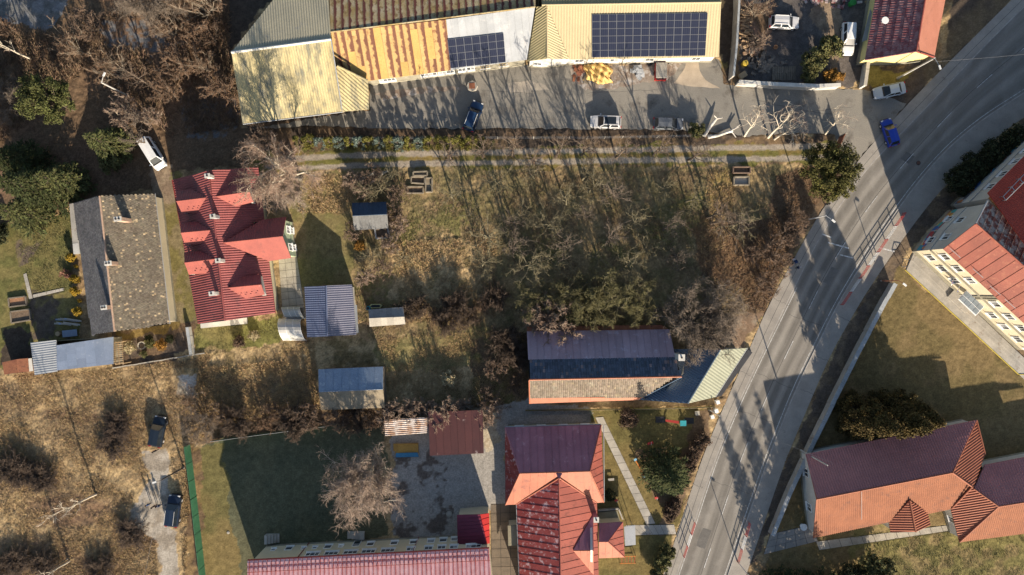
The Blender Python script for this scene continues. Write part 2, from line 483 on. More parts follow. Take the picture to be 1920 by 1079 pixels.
nx, ny = GX.shape
idx = np.arange(nx * ny).reshape(nx, ny)
F = np.stack([idx[:-1, :-1], idx[1:, :-1], idx[1:, 1:], idx[:-1, 1:]], -1).reshape(-1, 4)
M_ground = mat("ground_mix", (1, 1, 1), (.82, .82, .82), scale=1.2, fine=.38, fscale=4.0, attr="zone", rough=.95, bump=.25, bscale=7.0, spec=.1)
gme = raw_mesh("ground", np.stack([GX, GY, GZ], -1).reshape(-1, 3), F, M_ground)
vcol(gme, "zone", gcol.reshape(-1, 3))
tag(link_mesh("ground", gme), kind='structure')

def gsample(arr, x, y):
    i = np.clip(np.searchsorted(gx, x) , 0, len(gx) - 1); j = np.clip(np.searchsorted(gy, y), 0, len(gy) - 1)
    return arr[i, j]

# ------------------------------------------------------------------ sheets of paving
def densify(poly, step=8, jit=0, seed=1):
    r = random.Random(seed); out = []
    n = len(poly)
    for i in range(n):
        (x0, y0), (x1, y1) = poly[i], poly[(i + 1) % n]
        k = max(1, int(math.hypot(x1 - x0, y1 - y0) / step)) if jit else 1
        for q in range(k):
            t = q / k
            out.append((x0 + (x1 - x0) * t + r.uniform(-jit, jit), y0 + (y1 - y0) * t + r.uniform(-jit, jit)))
    return out

def sheet(name, poly, m, z=.0, jit=0, seed=1, parent=None, kind='structure', th=None):
    mb = MB()
    pts = [W(x, y) for x, y in densify(poly, 8, jit, seed)]
    for p in pts: p.z = z
    if th: mb.prism(pts, (0, 0, -th))
    else: mb.face(pts if sum((pts[i].x * pts[(i + 1) % len(pts)].y - pts[(i + 1) % len(pts)].x * pts[i].y) for i in range(len(pts))) > 0 else pts[::-1])
    o = obj(name, mb, m, parent)
    if kind: o['kind'] = kind
    return o

def resample(line, n):
    P = [Vector((x, y)) for x, y in line]
    L = [0]
    for a, b in zip(P[:-1], P[1:]): L.append(L[-1] + (b - a).length)
    out = []
    for k in range(n):
        s = L[-1] * k / (n - 1); i = 0
        while i < len(P) - 2 and L[i + 1] < s: i += 1
        t = (s - L[i]) / (L[i + 1] - L[i])
        out.append(P[i].lerp(P[i + 1], t))
    return out

def smoothl(pts, it=3):
    for _ in range(it):
        pts = [pts[0]] + [(pts[i - 1] + pts[i] * 2 + pts[i + 1]) / 4 for i in range(1, len(pts) - 1)] + [pts[-1]]
    return pts

NR = 90
def edge_at(line):   # resample by image height so that opposite edges face each other
    return smoothl(resample(line, NR), 4)

def strip(name, A, B, m, z, nacross=6, kind='structure', z2=None, th=None):
    """ribbon between two edge lines with u across (0..1) and v along in metres"""
    A, B = edge_at(A), edge_at(B)
    mb = MB(); v = 0
    for i in range(len(A) - 1):
        a0, b0, a1, b1 = A[i], B[i], A[i + 1], B[i + 1]
        dv = (a1 - a0).length * S
        for k in range(nacross):
            t0, t1 = k / nacross, (k + 1) / nacross
            q = [a0.lerp(b0, t0), a0.lerp(b0, t1), a1.lerp(b1, t1), a1.lerp(b1, t0)]
            q = [W(p.x, p.y) for p in q]
            for p in q: p.z = z
            mb.face(q, [(t0, v), (t1, v), (t1, v + dv), (t0, v + dv)])
        if th:
            for e0, e1 in ((a1, a0), (b0, b1)):
                q0, q1 = W(e0.x, e0.y), W(e1.x, e1.y)
                q0.z = q1.z = z
                mb.face([q0, q0 - Vector((0, 0, th)), q1 - Vector((0, 0, th)), q1])
        v += dv
    o = obj(name, mb, m)
    o['kind'] = kind
    return o

def road_mat():
    m = bpy.data.materials.new("old_asphalt")
    m.use_nodes = True
    nt = m.node_tree; b = nt.nodes["Principled BSDF"]
    tc = _n(nt, "ShaderNodeTexCoord")
    mp = _n(nt, "ShaderNodeMapping"); mp.inputs['Scale'].default_value = (7.2, .05, 1)
    nt.links.new(tc.outputs['UV'], mp.inputs[0])
    c = mixc(nt, noise_f(nt, mp.outputs[0], .9, 4, .35, .65), (.175, .16, .14), (.245, .225, .195))
    mp2 = _n(nt, "ShaderNodeMapping"); mp2.inputs['Scale'].default_value = (7.2, .6, 1)
    nt.links.new(tc.outputs['UV'], mp2.inputs[0])
    c = mixc(nt, noise_f(nt, mp2.outputs[0], .35, 5, .5, .7), c, (.27, .25, .22))
    f = noise_f(nt, tc.outputs['Object'], 9, 5, .3, .7, .8)
    c = mixc(nt, 1.0, c, mixc(nt, f, (.82,) * 3, (1.16,) * 3), 'MULTIPLY')
    sp = _n(nt, "ShaderNodeSeparateXYZ"); nt.links.new(tc.outputs['UV'], sp.inputs[0])
    w = _n(nt, "ShaderNodeMath", operation='MULTIPLY'); w.inputs[1].default_value = 25.1; nt.links.new(sp.outputs[0], w.inputs[0])
    cs = _n(nt, "ShaderNodeMath", operation='COSINE'); nt.links.new(w.outputs[0], cs.inputs[0])
    mr = _n(nt, "ShaderNodeMapRange", clamp=True); mr.inputs[1].default_value = -.6; mr.inputs[2].default_value = 1.0; mr.inputs[3].default_value = .82; mr.inputs[4].default_value = 1.12
    nt.links.new(cs.outputs[0], mr.inputs[0])
    cb = _n(nt, "ShaderNodeCombineColor"); [nt.links.new(mr.outputs[0], cb.inputs[q]) for q in range(3)]
    c = mixc(nt, 1.0, c, cb.outputs[0], 'MULTIPLY')
    nt.links.new(c, b.inputs['Base Color'])
    b.inputs['Roughness'].default_value = .9
    b.inputs['Specular IOR Level'].default_value = .2
    return m
M_road = road_mat()
M_walk = mat("pavement_asphalt", (.29, .265, .23), (.235, .215, .19), scale=.5, fine=.2, fscale=10, third=(.16, .14, .12), tscale=.9, tlo=.62, thi=.72)
M_yard = mat("yard_asphalt", (.19, .178, .155), (.25, .23, .195), scale=.16, fine=.25, fscale=7, third=(.12, .108, .092), tscale=.35, tlo=.52, thi=.68, bump=.1)
M_conc = mat("concrete", (.40, .37, .32), (.30, .28, .245), scale=.5, fine=.2, fscale=9, third=(.24, .2, .16), tscale=.8)
M_line = mat("road_paint", (.62, .62, .6), (.42, .42, .41), scale=2.5, fine=.3, fscale=14, third=(.24, .23, .21), tscale=3, tlo=.5, thi=.62)
M_seal = mat("sealed_joint", (.055, .052, .05), fine=.2)
M_kerb = mat("kerb_stone", (.36, .34, .31), (.27, .25, .23), scale=1.2, fine=.2)
M_pave = mat("brown_paving", (.17, .135, .10), (.13, .105, .08), scale=.9, fine=.25, fscale=8)
M_pale = mat("pale_slabs", (.38, .345, .28), (.30, .27, .22), scale=.8, fine=.2, fscale=8)

strip("road", ROADL, ROADR, M_road, -.055, 10)
strip("pavement", WALKL, ROADL, M_walk, .02, 3, th=.12)
strip("pavement", ROADR, WALKR, M_walk, .02, 3, th=.12)

def offset_line(line, off, j0=0, j1=None):
    pts = edge_at(line); out = []
    for i, p in enumerate(pts):
        a, b = pts[max(0, i - 1)], pts[min(len(pts) - 1, i + 1)]
        d = (b - a).normalized(); out.append(p + Vector((-d.y, d.x)) * off)
    return out

def ribbon(name, pts, w, z, m, h=0.0, kind='structure'):
    mb = MB()
    for i in range(len(pts) - 1):
        d0 = (pts[min(i + 1, len(pts) - 1)] - pts[max(i - 1, 0)]).normalized(); d1 = (pts[min(i + 2, len(pts) - 1)] - pts[i]).normalized()
        n0, n1 = Vector((-d0.y, d0.x)) * w / 2, Vector((-d1.y, d1.x)) * w / 2
        q = [W(*(pts[i] + n0)), W(*(pts[i] - n0)), W(*(pts[i + 1] - n1)), W(*(pts[i + 1] + n1))]
        for p in q: p.z = z
        if h: mb.prism(q, (0, 0, -h))
        else: mb.face(q if (q[1] - q[0]).cross(q[3] - q[0]).z > 0 else q[::-1])
    o = obj(name, mb, m); o['kind'] = kind
    return o

ribbon("kerb", offset_line(ROADL, 0), 1.9, .03, M_kerb, .14)
ribbon("kerb", offset_line(ROADR, 0), 1.9, .03, M_kerb, .14)
ribbon("edge_line", offset_line(ROADR, -5.5)[:74], 1.0, -.051, M_line)
ribbon("edge_line", offset_line(ROADL, 4.5)[:40], 1.0, -.051, M_line)
_cl = [a.lerp(b, .47) for a, b in zip(edge_at(ROADL), edge_at(ROADR))]
ribbon("centre_joint", _cl, .65, -.0510, M_seal)
_cd = [p + Vector((1.6, .8)) for p in _cl]
_cdr = smoothl([Vector(p) for p in resample([(p.x, p.y) for p in _cd], 420)], 2)
k = 8
while k < 400:
    ribbon("centre_line", _cdr[k:k + 9], 1.1, -.046, M_line)
    k += 22
ribbon("pavement_joint", offset_line([tuple(a.lerp(b, .55)) for a, b in zip(edge_at(WALKL), edge_at(ROADL))], 0), .6, .024, M_seal)
sheet("yard_asphalt", YARD, M_yard, .0, jit=2.2, seed=3)
# cross bars of worn paint
for x0, y0, x1, y1, w in ((1541, 439, 1560, 446, 2.4), (1553, 455, 1592, 466, 2.4), (1648, 465, 1677, 472, 2.2), (1575, 478, 1600, 484, 2.0)):
    ribbon("stop_line", [Vector((x0, y0)), Vector(((x0 + x1) / 2, (y0 + y1) / 2)), Vector((x1, y1))], w, -.0462 if x0 < 1640 else .025, M_line)
M_gpat = mat("yard_gravel", (.27, .225, .18), (.17, .125, .095), scale=.8, fine=.4, fscale=9, third=(.36, .33, .30), tscale=.7, tlo=.5, thi=.6, bump=.3)
sheet("gravel_patch", [(1075, 119), (1285, 115), (1268, 132), (1252, 150), (1215, 153), (1180, 160), (1140, 168), (1095, 170), (1075, 150), (1072, 130)], M_gpat, .005, jit=3, seed=5)
M_apr = mat("concrete_apron", (.40, .33, .25), (.32, .265, .2), scale=.5, fine=.2, fscale=8)
sheet("concrete_apron", [(1286, 112), (1309, 112), (1312, 132), (1322, 150), (1350, 166), (1300, 163), (1262, 156), (1275, 142), (1284, 128)], M_apr, .009, jit=1, seed=6)
M_pal2 = mat("worn_yard", (.36, .315, .255), (.26, .235, .2), scale=.4, fine=.25, fscale=7)
sheet("worn_patch", [(955, 158), (990, 152), (1022, 158), (1030, 170), (1000, 172), (960, 176), (948, 170)], M_pal2, .0045, jit=3, seed=7)
sheet("worn_patch", [(700, 176), (760, 166), (850, 160), (868, 166), (790, 176), (720, 188)], M_gpat, .0048, jit=2.5, seed=17)
# repairs and cracks in the asphalt
M_patch = mat("asphalt_repair", (.125, .118, .108), (.15, .14, .128), scale=1.2, fine=.2, fscale=9)
for q, sd in (([(1404, 800), (1422, 806), (1412, 832), (1393, 826)], 1), ([(1318, 990), (1334, 995), (1322, 1030), (1305, 1024)], 2), ([(1560, 500), (1574, 507), (1556, 536), (1543, 529)], 3), ([(1700, 285), (1716, 294), (1704, 308), (1689, 298)], 4)):
    sheet("asphalt_patch", q, M_patch, -.0518, jit=.7, seed=sd)
rc = random.Random(8)
for x0, y0, x1, y1, z in ((1385, 770, 1470, 800, -.0514), (1420, 700, 1500, 735, -.0514), (1330, 900, 1415, 930, -.0514), (1480, 590, 1560, 620, -.0514), (1500, 730, 1530, 742, .0235), (1531, 668, 1556, 678, .0235), (1570, 592, 1598, 605, .0235), (1330, 815, 1356, 826, .0235),
                          (1386, 695, 1412, 708, .0235), (1290, 905, 1318, 915, .0235), (1450, 560, 1480, 574, .0235), (900, 170, 1000, 176, .0035), (1100, 175, 1240, 168, .0035), (1420, 190, 1560, 215, .0035), (1480, 215, 1600, 200, .0035), (760, 200, 850, 225, .0035)):
    n = 14
    ribbon("crack", [Vector((x0 + (x1 - x0) * k / n + rc.uniform(-1.2, 1.2), y0 + (y1 - y0) * k / n + rc.uniform(-1.6, 1.6))) for k in range(n + 1)], .45, z, M_seal)
# slabs, paths
def slabs(name, poly, ux, vx, m, z=.02, gap=.02, jitter=.012, label=None, kind='structure', px_u=None):
    """paving of single slabs inside a pixel quad (corners a,b,c,d): nu x nv slabs"""
    a, b, c, d = [Vector((p[0], p[1])) for p in poly]
    root = sheet(name, poly, M_seal, z - .03)
    r = random.Random(int(a.x))
    base = None
    for i in range(ux):
        for j in range(vx):
            def at(s, t): return a.lerp(b, s).lerp(d.lerp(c, s), t)
            g = gap
            q = [at((i + g) / ux, (j + g) / vx), at((i + 1 - g) / ux, (j + g) / vx), at((i + 1 - g) / ux, (j + 1 - g) / vx), at((i + g) / ux, (j + 1 - g) / vx)]
            zz = z + r.uniform(-jitter, jitter) * .5
            q = [W(p.x, p.y) for p in q]
            for p in q: p.z = zz
            mb = MB(); mb.prism(q, (0, 0, -.05))
            obj("slab", mb, m, root)
    return root
slabs("house_paving", [(522, 482), (556, 478), (574, 598), (531, 602)], 3, 9, M_pale)
slabs("garden_path", [(1116, 783), (1131, 782), (1229, 982), (1212, 984)], 1, 14, M_conc, z=.03)
slabs("garden_path", [(1172, 985), (1264, 984), (1268, 1002), (1192, 1004)], 7, 1, M_conc, z=.028)
slabs("block_paving", [(920, 946), (974, 944), (976, 1130), (922, 1130)], 3, 11, M_pave, z=.015)
slabs("concrete_walk", [(1697, 505), (1711, 473), (1925, 676), (1925, 716)], 14, 1, M_conc, z=.03, gap=.01)
slabs("house_path", [(1530, 1016), (1786, 984), (1790, 994), (1536, 1032)], 12, 1, M_pale, z=.025)
slabs("forecourt", [(1444, 1002), (1520, 985), (1534, 1015), (1432, 1040)], 5, 3, M_walk, z=.02)
slabs("side_walk", [(293, 372), (305, 372), (327, 600), (316, 606)], 1, 14, M_pale, z=.04)
M_yel = mat("yellow_paint", (.50, .40, .07), (.4, .32, .06), scale=2, fine=.2)
ribbon("yellow_kerb", [Vector((1696, 506)), Vector((1803, 604)), Vector((1909, 702))], 1.1, .10, M_yel, .16)
ribbon("yellow_kerb", [Vector((1909, 702.5)), Vector((1940, 703)), Vector((1990, 704))], 1.1, .10, M_yel, .16)
# garden plank path and stone edging on the left
slabs("garden_path", [(44, 515), (50, 512), (62, 560), (55, 562)], 1, 6, M_conc, z=.07)
slabs("garden_path", [(62, 553), (120, 540), (121, 545), (63, 559)], 7, 1, M_conc, z=.07)
# ------------------------------------------------------------------ buildings: builders
def clip_half(poly, f):
    """keep the part of a polygon (list of tuples of floats) where f(p) >= 0"""
    out = []
    n = len(poly)
    for i in range(n):
        a, b = poly[i], poly[(i + 1) % n]
        fa, fb = f(a), f(b)
        if fa >= 0: out.append(a)
        if (fa > 0 and fb < 0) or (fa < 0 and fb > 0):
            t = fa / (fa - fb)
            out.append(tuple(a[k] + (b[k] - a[k]) * t for k in range(2)))
    return out

class Frame:
    """coordinates in the plane of a roof slope: u along the eaves, v up the slope, n outwards"""
    def __init__(self, pts, pl, rot=0.0):
        a, b, _ = pl
        n = Vector((-a, -b, 1)).normalized()
        g = Vector((a, b, 0))
        if g.length < 1e-4: g = Vector((0, 1, 0))
        g.normalize()
        v = (g - n * g.dot(n)).normalized()
        u = v.cross(n).normalized()
        if rot:
            u, v = u * math.cos(rot) + v * math.sin(rot), v * math.cos(rot) - u * math.sin(rot)
        self.o, self.u, self.v, self.n = pts[0].copy(), u, v, n
        self.poly = [self.to(p) for p in pts]
        self.area = sum(self.poly[i][0] * self.poly[(i + 1) % len(pts)][1] - self.poly[(i + 1) % len(pts)][0] * self.poly[i][1] for i in range(len(pts)))
        if self.area < 0: self.poly = self.poly[::-1]
        self.u0, self.u1 = min(p[0] for p in self.poly), max(p[0] for p in self.poly)
        self.v0, self.v1 = min(p[1] for p in self.poly), max(p[1] for p in self.poly)
    def to(self, p):
        d = p - self.o
        return (d.dot(self.u), d.dot(self.v))
    def at(self, u, v, h=0.0):
        return self.o + self.u * u + self.v * v + self.n * h

def deck(parent, pts, m, name='roof', th=.14):
    mb = MB(); mb.prism(pts, (0, 0, -th))
    return obj(name, mb, m, parent)

def slope_frame(poly):
    pts, pl = plane_pts(poly)
    return pts, pl

def flat_roof(parent, poly, m, name='roof', th=.14):
    pts, pl = plane_pts(poly)
    return deck(parent, pts, m, name, th), pts, pl

def wave_roof(parent, poly, m, name='roof', pitch=.25, amp=.03, k=6, rows=0.0, rowamp=0.0, rot=0.0, th=.12, sharp=1.0):
    """profiled sheet roof: ribs run up the slope, optional steps of tile rows along it"""
    pts, pl = plane_pts(poly)
    fr = Frame(pts, pl, rot)
    nu = max(2, int((fr.u1 - fr.u0) / pitch * k) + 1)
    if rows:
        vs = []
        v = math.floor(fr.v0 / rows) * rows
        while v < fr.v1 + rows:
            vs += [v, v + rows * .5, v + rows * .96]
            v += rows
        vs = np.array(vs)
    else:
        vs = np.linspace(fr.v0 - .01, fr.v1 + .01, max(2, int((fr.v1 - fr.v0) / 3) + 2))
    us = np.linspace(fr.u0 - .01, fr.u1 + .01, nu + 1)
    ph = np.sin(2 * np.pi * us / pitch)
    hh = amp * np.sign(ph) * np.abs(ph) ** sharp
    bm = bmesh.new()
    G = []
    for i, u in enumerate(us):
        col = []
        for v in vs:
            h = hh[i]
            if rows: h += rowamp * (1 - ((v / rows) % 1.0)) 
            col.append(bm.verts.new(fr.at(u, v, h)))
        G.append(col)
    uvl = bm.loops.layers.uv.new("UVMap")
    for i in range(len(us) - 1):
        for j in range(len(vs) - 1):
            f = bm.faces.new((G[i][j], G[i + 1][j], G[i + 1][j + 1], G[i][j + 1]))
            for l, (a, b_) in zip(f.loops, ((i, j), (i + 1, j), (i + 1, j + 1), (i, j + 1))):
                l[uvl].uv = (us[a], vs[b_])
    P = fr.poly
    for i in range(len(P)):
        a, b_ = P[i], P[(i + 1) % len(P)]
        e = (b_[0] - a[0], b_[1] - a[1])
        ln = math.hypot(*e)
        if ln < 1e-6: continue
        nn = fr.u * (e[1] / ln) + fr.v * (-e[0] / ln)     # outward for a ccw outline
        bmesh.ops.bisect_plane(bm, geom=bm.verts[:] + bm.edges[:] + bm.faces[:], plane_co=fr.at(a[0], a[1]), plane_no=nn, clear_outer=True)
    base = origin_of(parent)
    low = [fr.at(p[0], p[1], -amp - .01) for p in P]
    dn = Vector((0, 0, -th))
    vs1 = [bm.verts.new(p) for p in low]; vs2 = [bm.verts.new(p + dn) for p in low]
    bm.faces.new(vs1)
    bm.faces.new(vs2[::-1])
    for i in range(len(P)):
        j = (i + 1) % len(P)
        bm.faces.new((vs1[j], vs1[i], vs2[i], vs2[j]))
    bmesh.ops.translate(bm, verts=bm.verts[:], vec=-base)
    me = bpy.data.meshes.new(name)
    bm.to_mesh(me); bm.free()
    me.materials.append(m)
    return link_mesh(name, me, parent), pts, pl, fr

def sheet_roof(parent, poly, m, width=1.0, rowlen=0.0, name='roof', sheetname='roof_sheet', deckm=None, seam=.045, rot=0.0, off=0.0, jit=.01, mats=None, th=.14):
    """standing-seam roof: a deck that carries single sheets, each a piece of its own"""
    pts, pl = plane_pts(poly)
    d = deck(parent, pts, deckm or m, name, th)
    fr = Frame(pts, pl, rot)
    r = random.Random(int(abs(poly[0][0] * 7 + poly[0][1])))
    u = fr.u0 + off - (width if off > 0 else 0); n = 0
    while u < fr.u1 - .05:
        cell = clip_half(clip_half(fr.poly, lambda p: p[0] - u), lambda p: u + width - p[0])
        vr = [(fr.v0 - .1, fr.v1 + .1)]
        if rowlen:
            vr = []; v = fr.v0 + (rowlen * .5 * (n % 2)) - rowlen
            while v < fr.v1: vr.append((v, v + rowlen)); v += rowlen
        for v0, v1 in vr:
            c = clip_half(clip_half(cell, lambda p: p[1] - v0), lambda p: v1 - p[1]) if rowlen else cell
            if len(c) < 3: continue
            ar = abs(sum(c[i][0] * c[(i + 1) % len(c)][1] - c[(i + 1) % len(c)][0] * c[i][1] for i in range(len(c)))) / 2
            if ar < .05: continue
            h = .03 + r.uniform(0, jit)
            mb = MB()
            mb.prism([fr.at(p[0], p[1], h) for p in c], fr.n * -.028, [((p[0] - u) / width, p[1]) for p in c])
            if seam:
                vv = [p[1] for p in c if p[0] < u + .03]
                if len(vv) >= 2 and max(vv) - min(vv) > .1:
                    mb.obox(fr.at(u + .03, (min(vv) + max(vv)) / 2, h + seam / 2), fr.u * .025, fr.v * (max(vv) - min(vv)) / 2, fr.n * seam / 2)
            obj(sheetname, mb, (r.choice(mats) if mats else m), d)
        u += width; n += 1
    return d, pts, pl, fr

def tile_roof(parent, poly, m, tw=.3, tl=.33, name='roof', tint=None, th=.14, curve=.035, deckm=None, lift=.05, brick=.5, odd=0.0, seed=3, oddcol=(1.9, 1.75, 1.4)):
    """single small tiles joined into one piece on a deck"""
    pts, pl = plane_pts(poly)
    d = deck(parent, pts, deckm or m, name, th)
    fr = Frame(pts, pl)
    r = random.Random(seed)
    mb = MB()
    U, V = np.meshgrid(np.arange(fr.u0, fr.u1 - tw * .2, tw), np.arange(fr.v0, fr.v1 - tl * .2, tl), indexing='ij')
    ok = inpoly(U + tw / 2, V + tl / 2, fr.poly)
    for i in range(U.shape[0]):
        for j in range(U.shape[1]):
            if not ok[i, j]: continue
            u, v = U[i, j] + (j % 2) * tw * brick + r.uniform(-.008, .008), V[i, j] + r.uniform(-.01, .01)
            g = r.uniform(.72, 1.22)
            c = (g * r.uniform(.98, 1.04), g, g * r.uniform(.95, 1.02))
            if odd and r.random() < odd: q_ = r.uniform(.6, 1.1); c = tuple(x * q_ for x in oddcol)
            w = tw * .96; l = tl * 1.05; h0 = .055 + r.uniform(0, .012); h1 = .012
            q = [fr.at(u, v, h0 * .6), fr.at(u + w / 2, v, h0 + curve), fr.at(u + w, v, h0 * .6), fr.at(u + w, v + l, h1), fr.at(u + w / 2, v + l, h1 + curve), fr.at(u, v + l, h1)]
            mb.face([q[0], q[1], q[4], q[5]], None, c); mb.face([q[1], q[2], q[3], q[4]], None, c)
            mb.face([fr.at(u, v, 0), fr.at(u + w, v, 0), q[2], q[1]], None, c); mb.face([fr.at(u, v, 0), q[1], q[0]], None, c)
    o = obj('roof_tile', mb, m, d)
    o['kind'] = 'stuff'
    return d, pts, pl, fr

def ridge(parent, a, b, m, r=.13, name='ridge_cap', lift=.05):
    mb = MB()
    A, B = W(*a), W(*b)
    A.z += lift; B.z += lift
    mb.tube(A, B, r, r, 7)
    return obj(name, mb, m, parent)

def inset(ring, d):
    """ring of 3-d points (any order), moved inwards by d in plan"""
    n = len(ring)
    ar = sum(ring[i].x * ring[(i + 1) % n].y - ring[(i + 1) % n].x * ring[i].y for i in range(n))
    R = ring if ar > 0 else ring[::-1]
    out = []
    for i in range(n):
        p0, p, p1 = R[i - 1], R[i], R[(i + 1) % n]
        e0, e1 = Vector((p.x - p0.x, p.y - p0.y)), Vector((p1.x - p.x, p1.y - p.y))
        e0.normalize(); e1.normalize()
        n0, n1 = Vector((-e0.y, e0.x)), Vector((-e1.y, e1.x))
        k = n0 + n1
        k = k / max(.35, (1 + n0.dot(n1)))
        out.append(Vector((p.x + k.x * d, p.y + k.y * d, p.z)))
    return out

def walls(parent, ring, m, over=.4, drop=.12, z0=-.25, name='wall', plinth=None, ph=.5):
    """outer wall under a roof outline; ring: [(px,py,z)...] along the eaves and over the gable tops"""
    R = inset([W(*p) for p in ring], over)
    mb = MB()
    n = len(R)
    for i in range(n):
        a, b = R[i], R[(i + 1) % n]
        mb.face([Vector((a.x, a.y, z0)), Vector((b.x, b.y, z0)), Vector((b.x, b.y, b.z - drop)), Vector((a.x, a.y, a.z - drop))])
    o = obj(name, mb, m, parent)
    if plinth:
        mb = MB()
        Q = inset([Vector((p.x, p.y, 0)) for p in R], -.06)
        for i in range(n):
            a, b = Q[i], Q[(i + 1) % n]
            mb.face([Vector((a.x, a.y, z0)), Vector((b.x, b.y, z0)), Vector((b.x, b.y, ph)), Vector((a.x, a.y, ph))])
            c, d = R[i], R[(i + 1) % n]
            mb.face([Vector((a.x, a.y, ph)), Vector((b.x, b.y, ph)), Vector((d.x, d.y, ph)), Vector((c.x, c.y, ph))])
        obj('plinth', mb, plinth, parent)
    return R

def window(parent, A, B, t, zc, w, h, fm, gm, bars=1, sill=True, name='window', transom=False, proud=.0):
    """window on the wall from A to B (ccw ring, so the outside is on the right)"""
    e = Vector((B.x - A.x, B.y - A.y, 0)); L = e.length; e.normalize()
    n = Vector((e.y, -e.x, 0))
    c = Vector((A.x, A.y, 0)) + e * (t * L) + Vector((0, 0, zc)) + n * proud
    f = MB(); k = .07; dp = .05
    for sx in (-1, 1): f.obox(c + e * sx * (w / 2 - k / 2) + n * dp, e * k / 2, n * dp, Vector((0, 0, h / 2)))
    for sz in (-1, 1): f.obox(c + Vector((0, 0, sz * (h / 2 - k / 2))) + n * dp, e * (w / 2 - k), n * dp, Vector((0, 0, k / 2)))
    for q in range(bars):
        f.obox(c + e * (w * ((q + 1) / (bars + 1) - .5)) + n * dp * .8, e * .025, n * dp * .8, Vector((0, 0, h / 2 - k)))
    if transom: f.obox(c + Vector((0, 0, h * .18)) + n * dp * .8, e * (w / 2 - k), n * dp * .75, Vector((0, 0, .025)))
    o = obj(name, f, fm, parent)
    for q in range(bars + 1):
        g = MB()
        x0, x1 = -w / 2 + k + (w - 2 * k) * q / (bars + 1), -w / 2 + k + (w - 2 * k) * (q + 1) / (bars + 1)
        g.obox(c + e * (x0 + x1) / 2 + n * .02, e * (x1 - x0) / 2, n * .012, Vector((0, 0, h / 2 - k)))
        obj('pane', g, M_curtain if gm is M_glass and WR.random() < .28 else gm, o)
    if sill:
        s = MB(); s.obox(c + Vector((0, 0, -h / 2 - .03)) + n * .13, e * (w / 2 + .08), n * .13, Vector((0, 0, .025)))
        obj('sill', s, M_white, o)
    return o

def wall_t(A, B, px, py):
    """where on the wall A-B (and how high) the photo's pixel falls"""
    e = Vector((B.x - A.x, B.y - A.y, 0)); L = e.length
    X, Y = (px - 960) * S, (539.5 - py) * S
    # camera ray p = (X,Y,0)*(1-z/H); plane through A with normal m
    m = Vector((e.y, -e.x)) / L
    k = (A.x * m.x + A.y * m.y) / (X * m.x + Y * m.y)
    P = Vector((X * k, Y * k)); z = H * (1 - k)
    return ((P.x - A.x) * e.x + (P.y - A.y) * e.y) / (L * L), z

def chimney(parent, px, py, z0, z1, w, d, m, capm, rz=0.0, pots=1):
    """px,py: where its top shows in the photo"""
    c = W(px, py, z1)
    mb = MB(); mb.box((c.x, c.y, (z0 + z1) / 2), (w, d, z1 - z0), rz)
    o = obj('chimney', mb, m, parent)
    mb = MB(); mb.box((c.x, c.y, z1 + .05), (w + .16, d + .16, .1), rz)
    obj('chimney_cap', mb, capm, o)
    mb = MB()
    ca, sa = math.cos(rz), math.sin(rz)
    for q in range(pots):
        t = (q + .5) / pots - .5
        mb.tube((c.x + ca * t * w, c.y + sa * t * w, z1 + .1), (c.x + ca * t * w, c.y + sa * t * w, z1 + .32), .13, .11, 8)
    obj('flue', mb, M_dark, o)
    return o

def gutter(parent, a, b, m, r=.07):
    mb = MB(); A, B = W(*a), W(*b); A.z -= .1; B.z -= .1
    mb.tube(A, B, r, r, 6)
    return obj('gutter', mb, m, parent)

# ------------------------------------------------------------------ building materials
M_white = mat("white_frame", (.78, .78, .76), (.66, .66, .64), fine=.1)
M_dark = mat("dark_metal", (.03, .03, .033), fine=.2, rough=.5)
WR = random.Random(3)
M_curtain = mat("curtained_glass", (.30, .31, .31), (.20, .21, .22), scale=2, fine=.1, rough=.15, spec=.6)
M_glass = mat("window_glass", (.035, .045, .055), (.02, .025, .03), fine=.05, rough=.08, spec=.8)
M_cream = mat("cream_render", (.56, .49, .35), (.50, .44, .315), scale=.4, fine=.12, fscale=10, third=(.5, .43, .32), tscale=.7, tlo=.6)
M_grey_r = mat("grey_render", (.42, .41, .38), (.36, .35, .325), scale=.4, fine=.12)
M_white_r = mat("white_render", (.56, .54, .49), (.48, .465, .425), scale=.5, fine=.15)
M_yellow_r = mat("yellow_render", (.66, .57, .25), (.60, .52, .23), scale=.5, fine=.08)
M_plinth = mat("plinth_stone", (.27, .25, .19), (.20, .185, .14), scale=1, fine=.25)
M_green_r = mat("green_render", (.40, .46, .30), (.34, .39, .26), scale=.5, fine=.1)
M_redt = mat("red_metal_tile", (.25, .072, .068), (.205, .058, .056), scale=.5, fine=.15, rough=.55, spec=.25, third=(.15, .055, .055), tscale=.8, tlo=.54)
M_redf = mat("coral_sheet", (.285, .075, .058), (.235, .062, .05), scale=.5, fine=.14, third=(.20, .06, .05), tscale=1.2, tlo=.56, rough=.6)
M_orange = mat("orange_tile", (.28, .115, .062), (.235, .095, .052), scale=.5, fine=.2, fscale=9, rough=.8, third=(.17, .08, .055), tscale=.9, tlo=.55, thi=.7)
M_brick = mat("chimney_brick", (.42, .30, .22), (.33, .22, .16), scale=3, fine=.3)
M_gut = mat("red_gutter", (.22, .04, .035), fine=.15, rough=.5)
M_zinc = mat("zinc_sheet", (.31, .325, .34), (.26, .275, .29), scale=.35, fine=.12, rough=.55, metal=.0, spec=.5, third=(.37, .37, .37), tscale=.8)
M_yellowcorr = mat("yellowed_fibre_cement", (.43, .365, .20), (.35, .285, .14), scale=.25, fine=.2, stretch=(1.6, .45, 1), third=(.17, .165, .125), tscale=.5, tlo=.46, thi=.64)
M_greycorr = mat("grey_fibre_cement", (.36, .33, .24), (.30, .28, .21), scale=.3, fine=.2, third=(.27, .26, .22), tscale=.4)
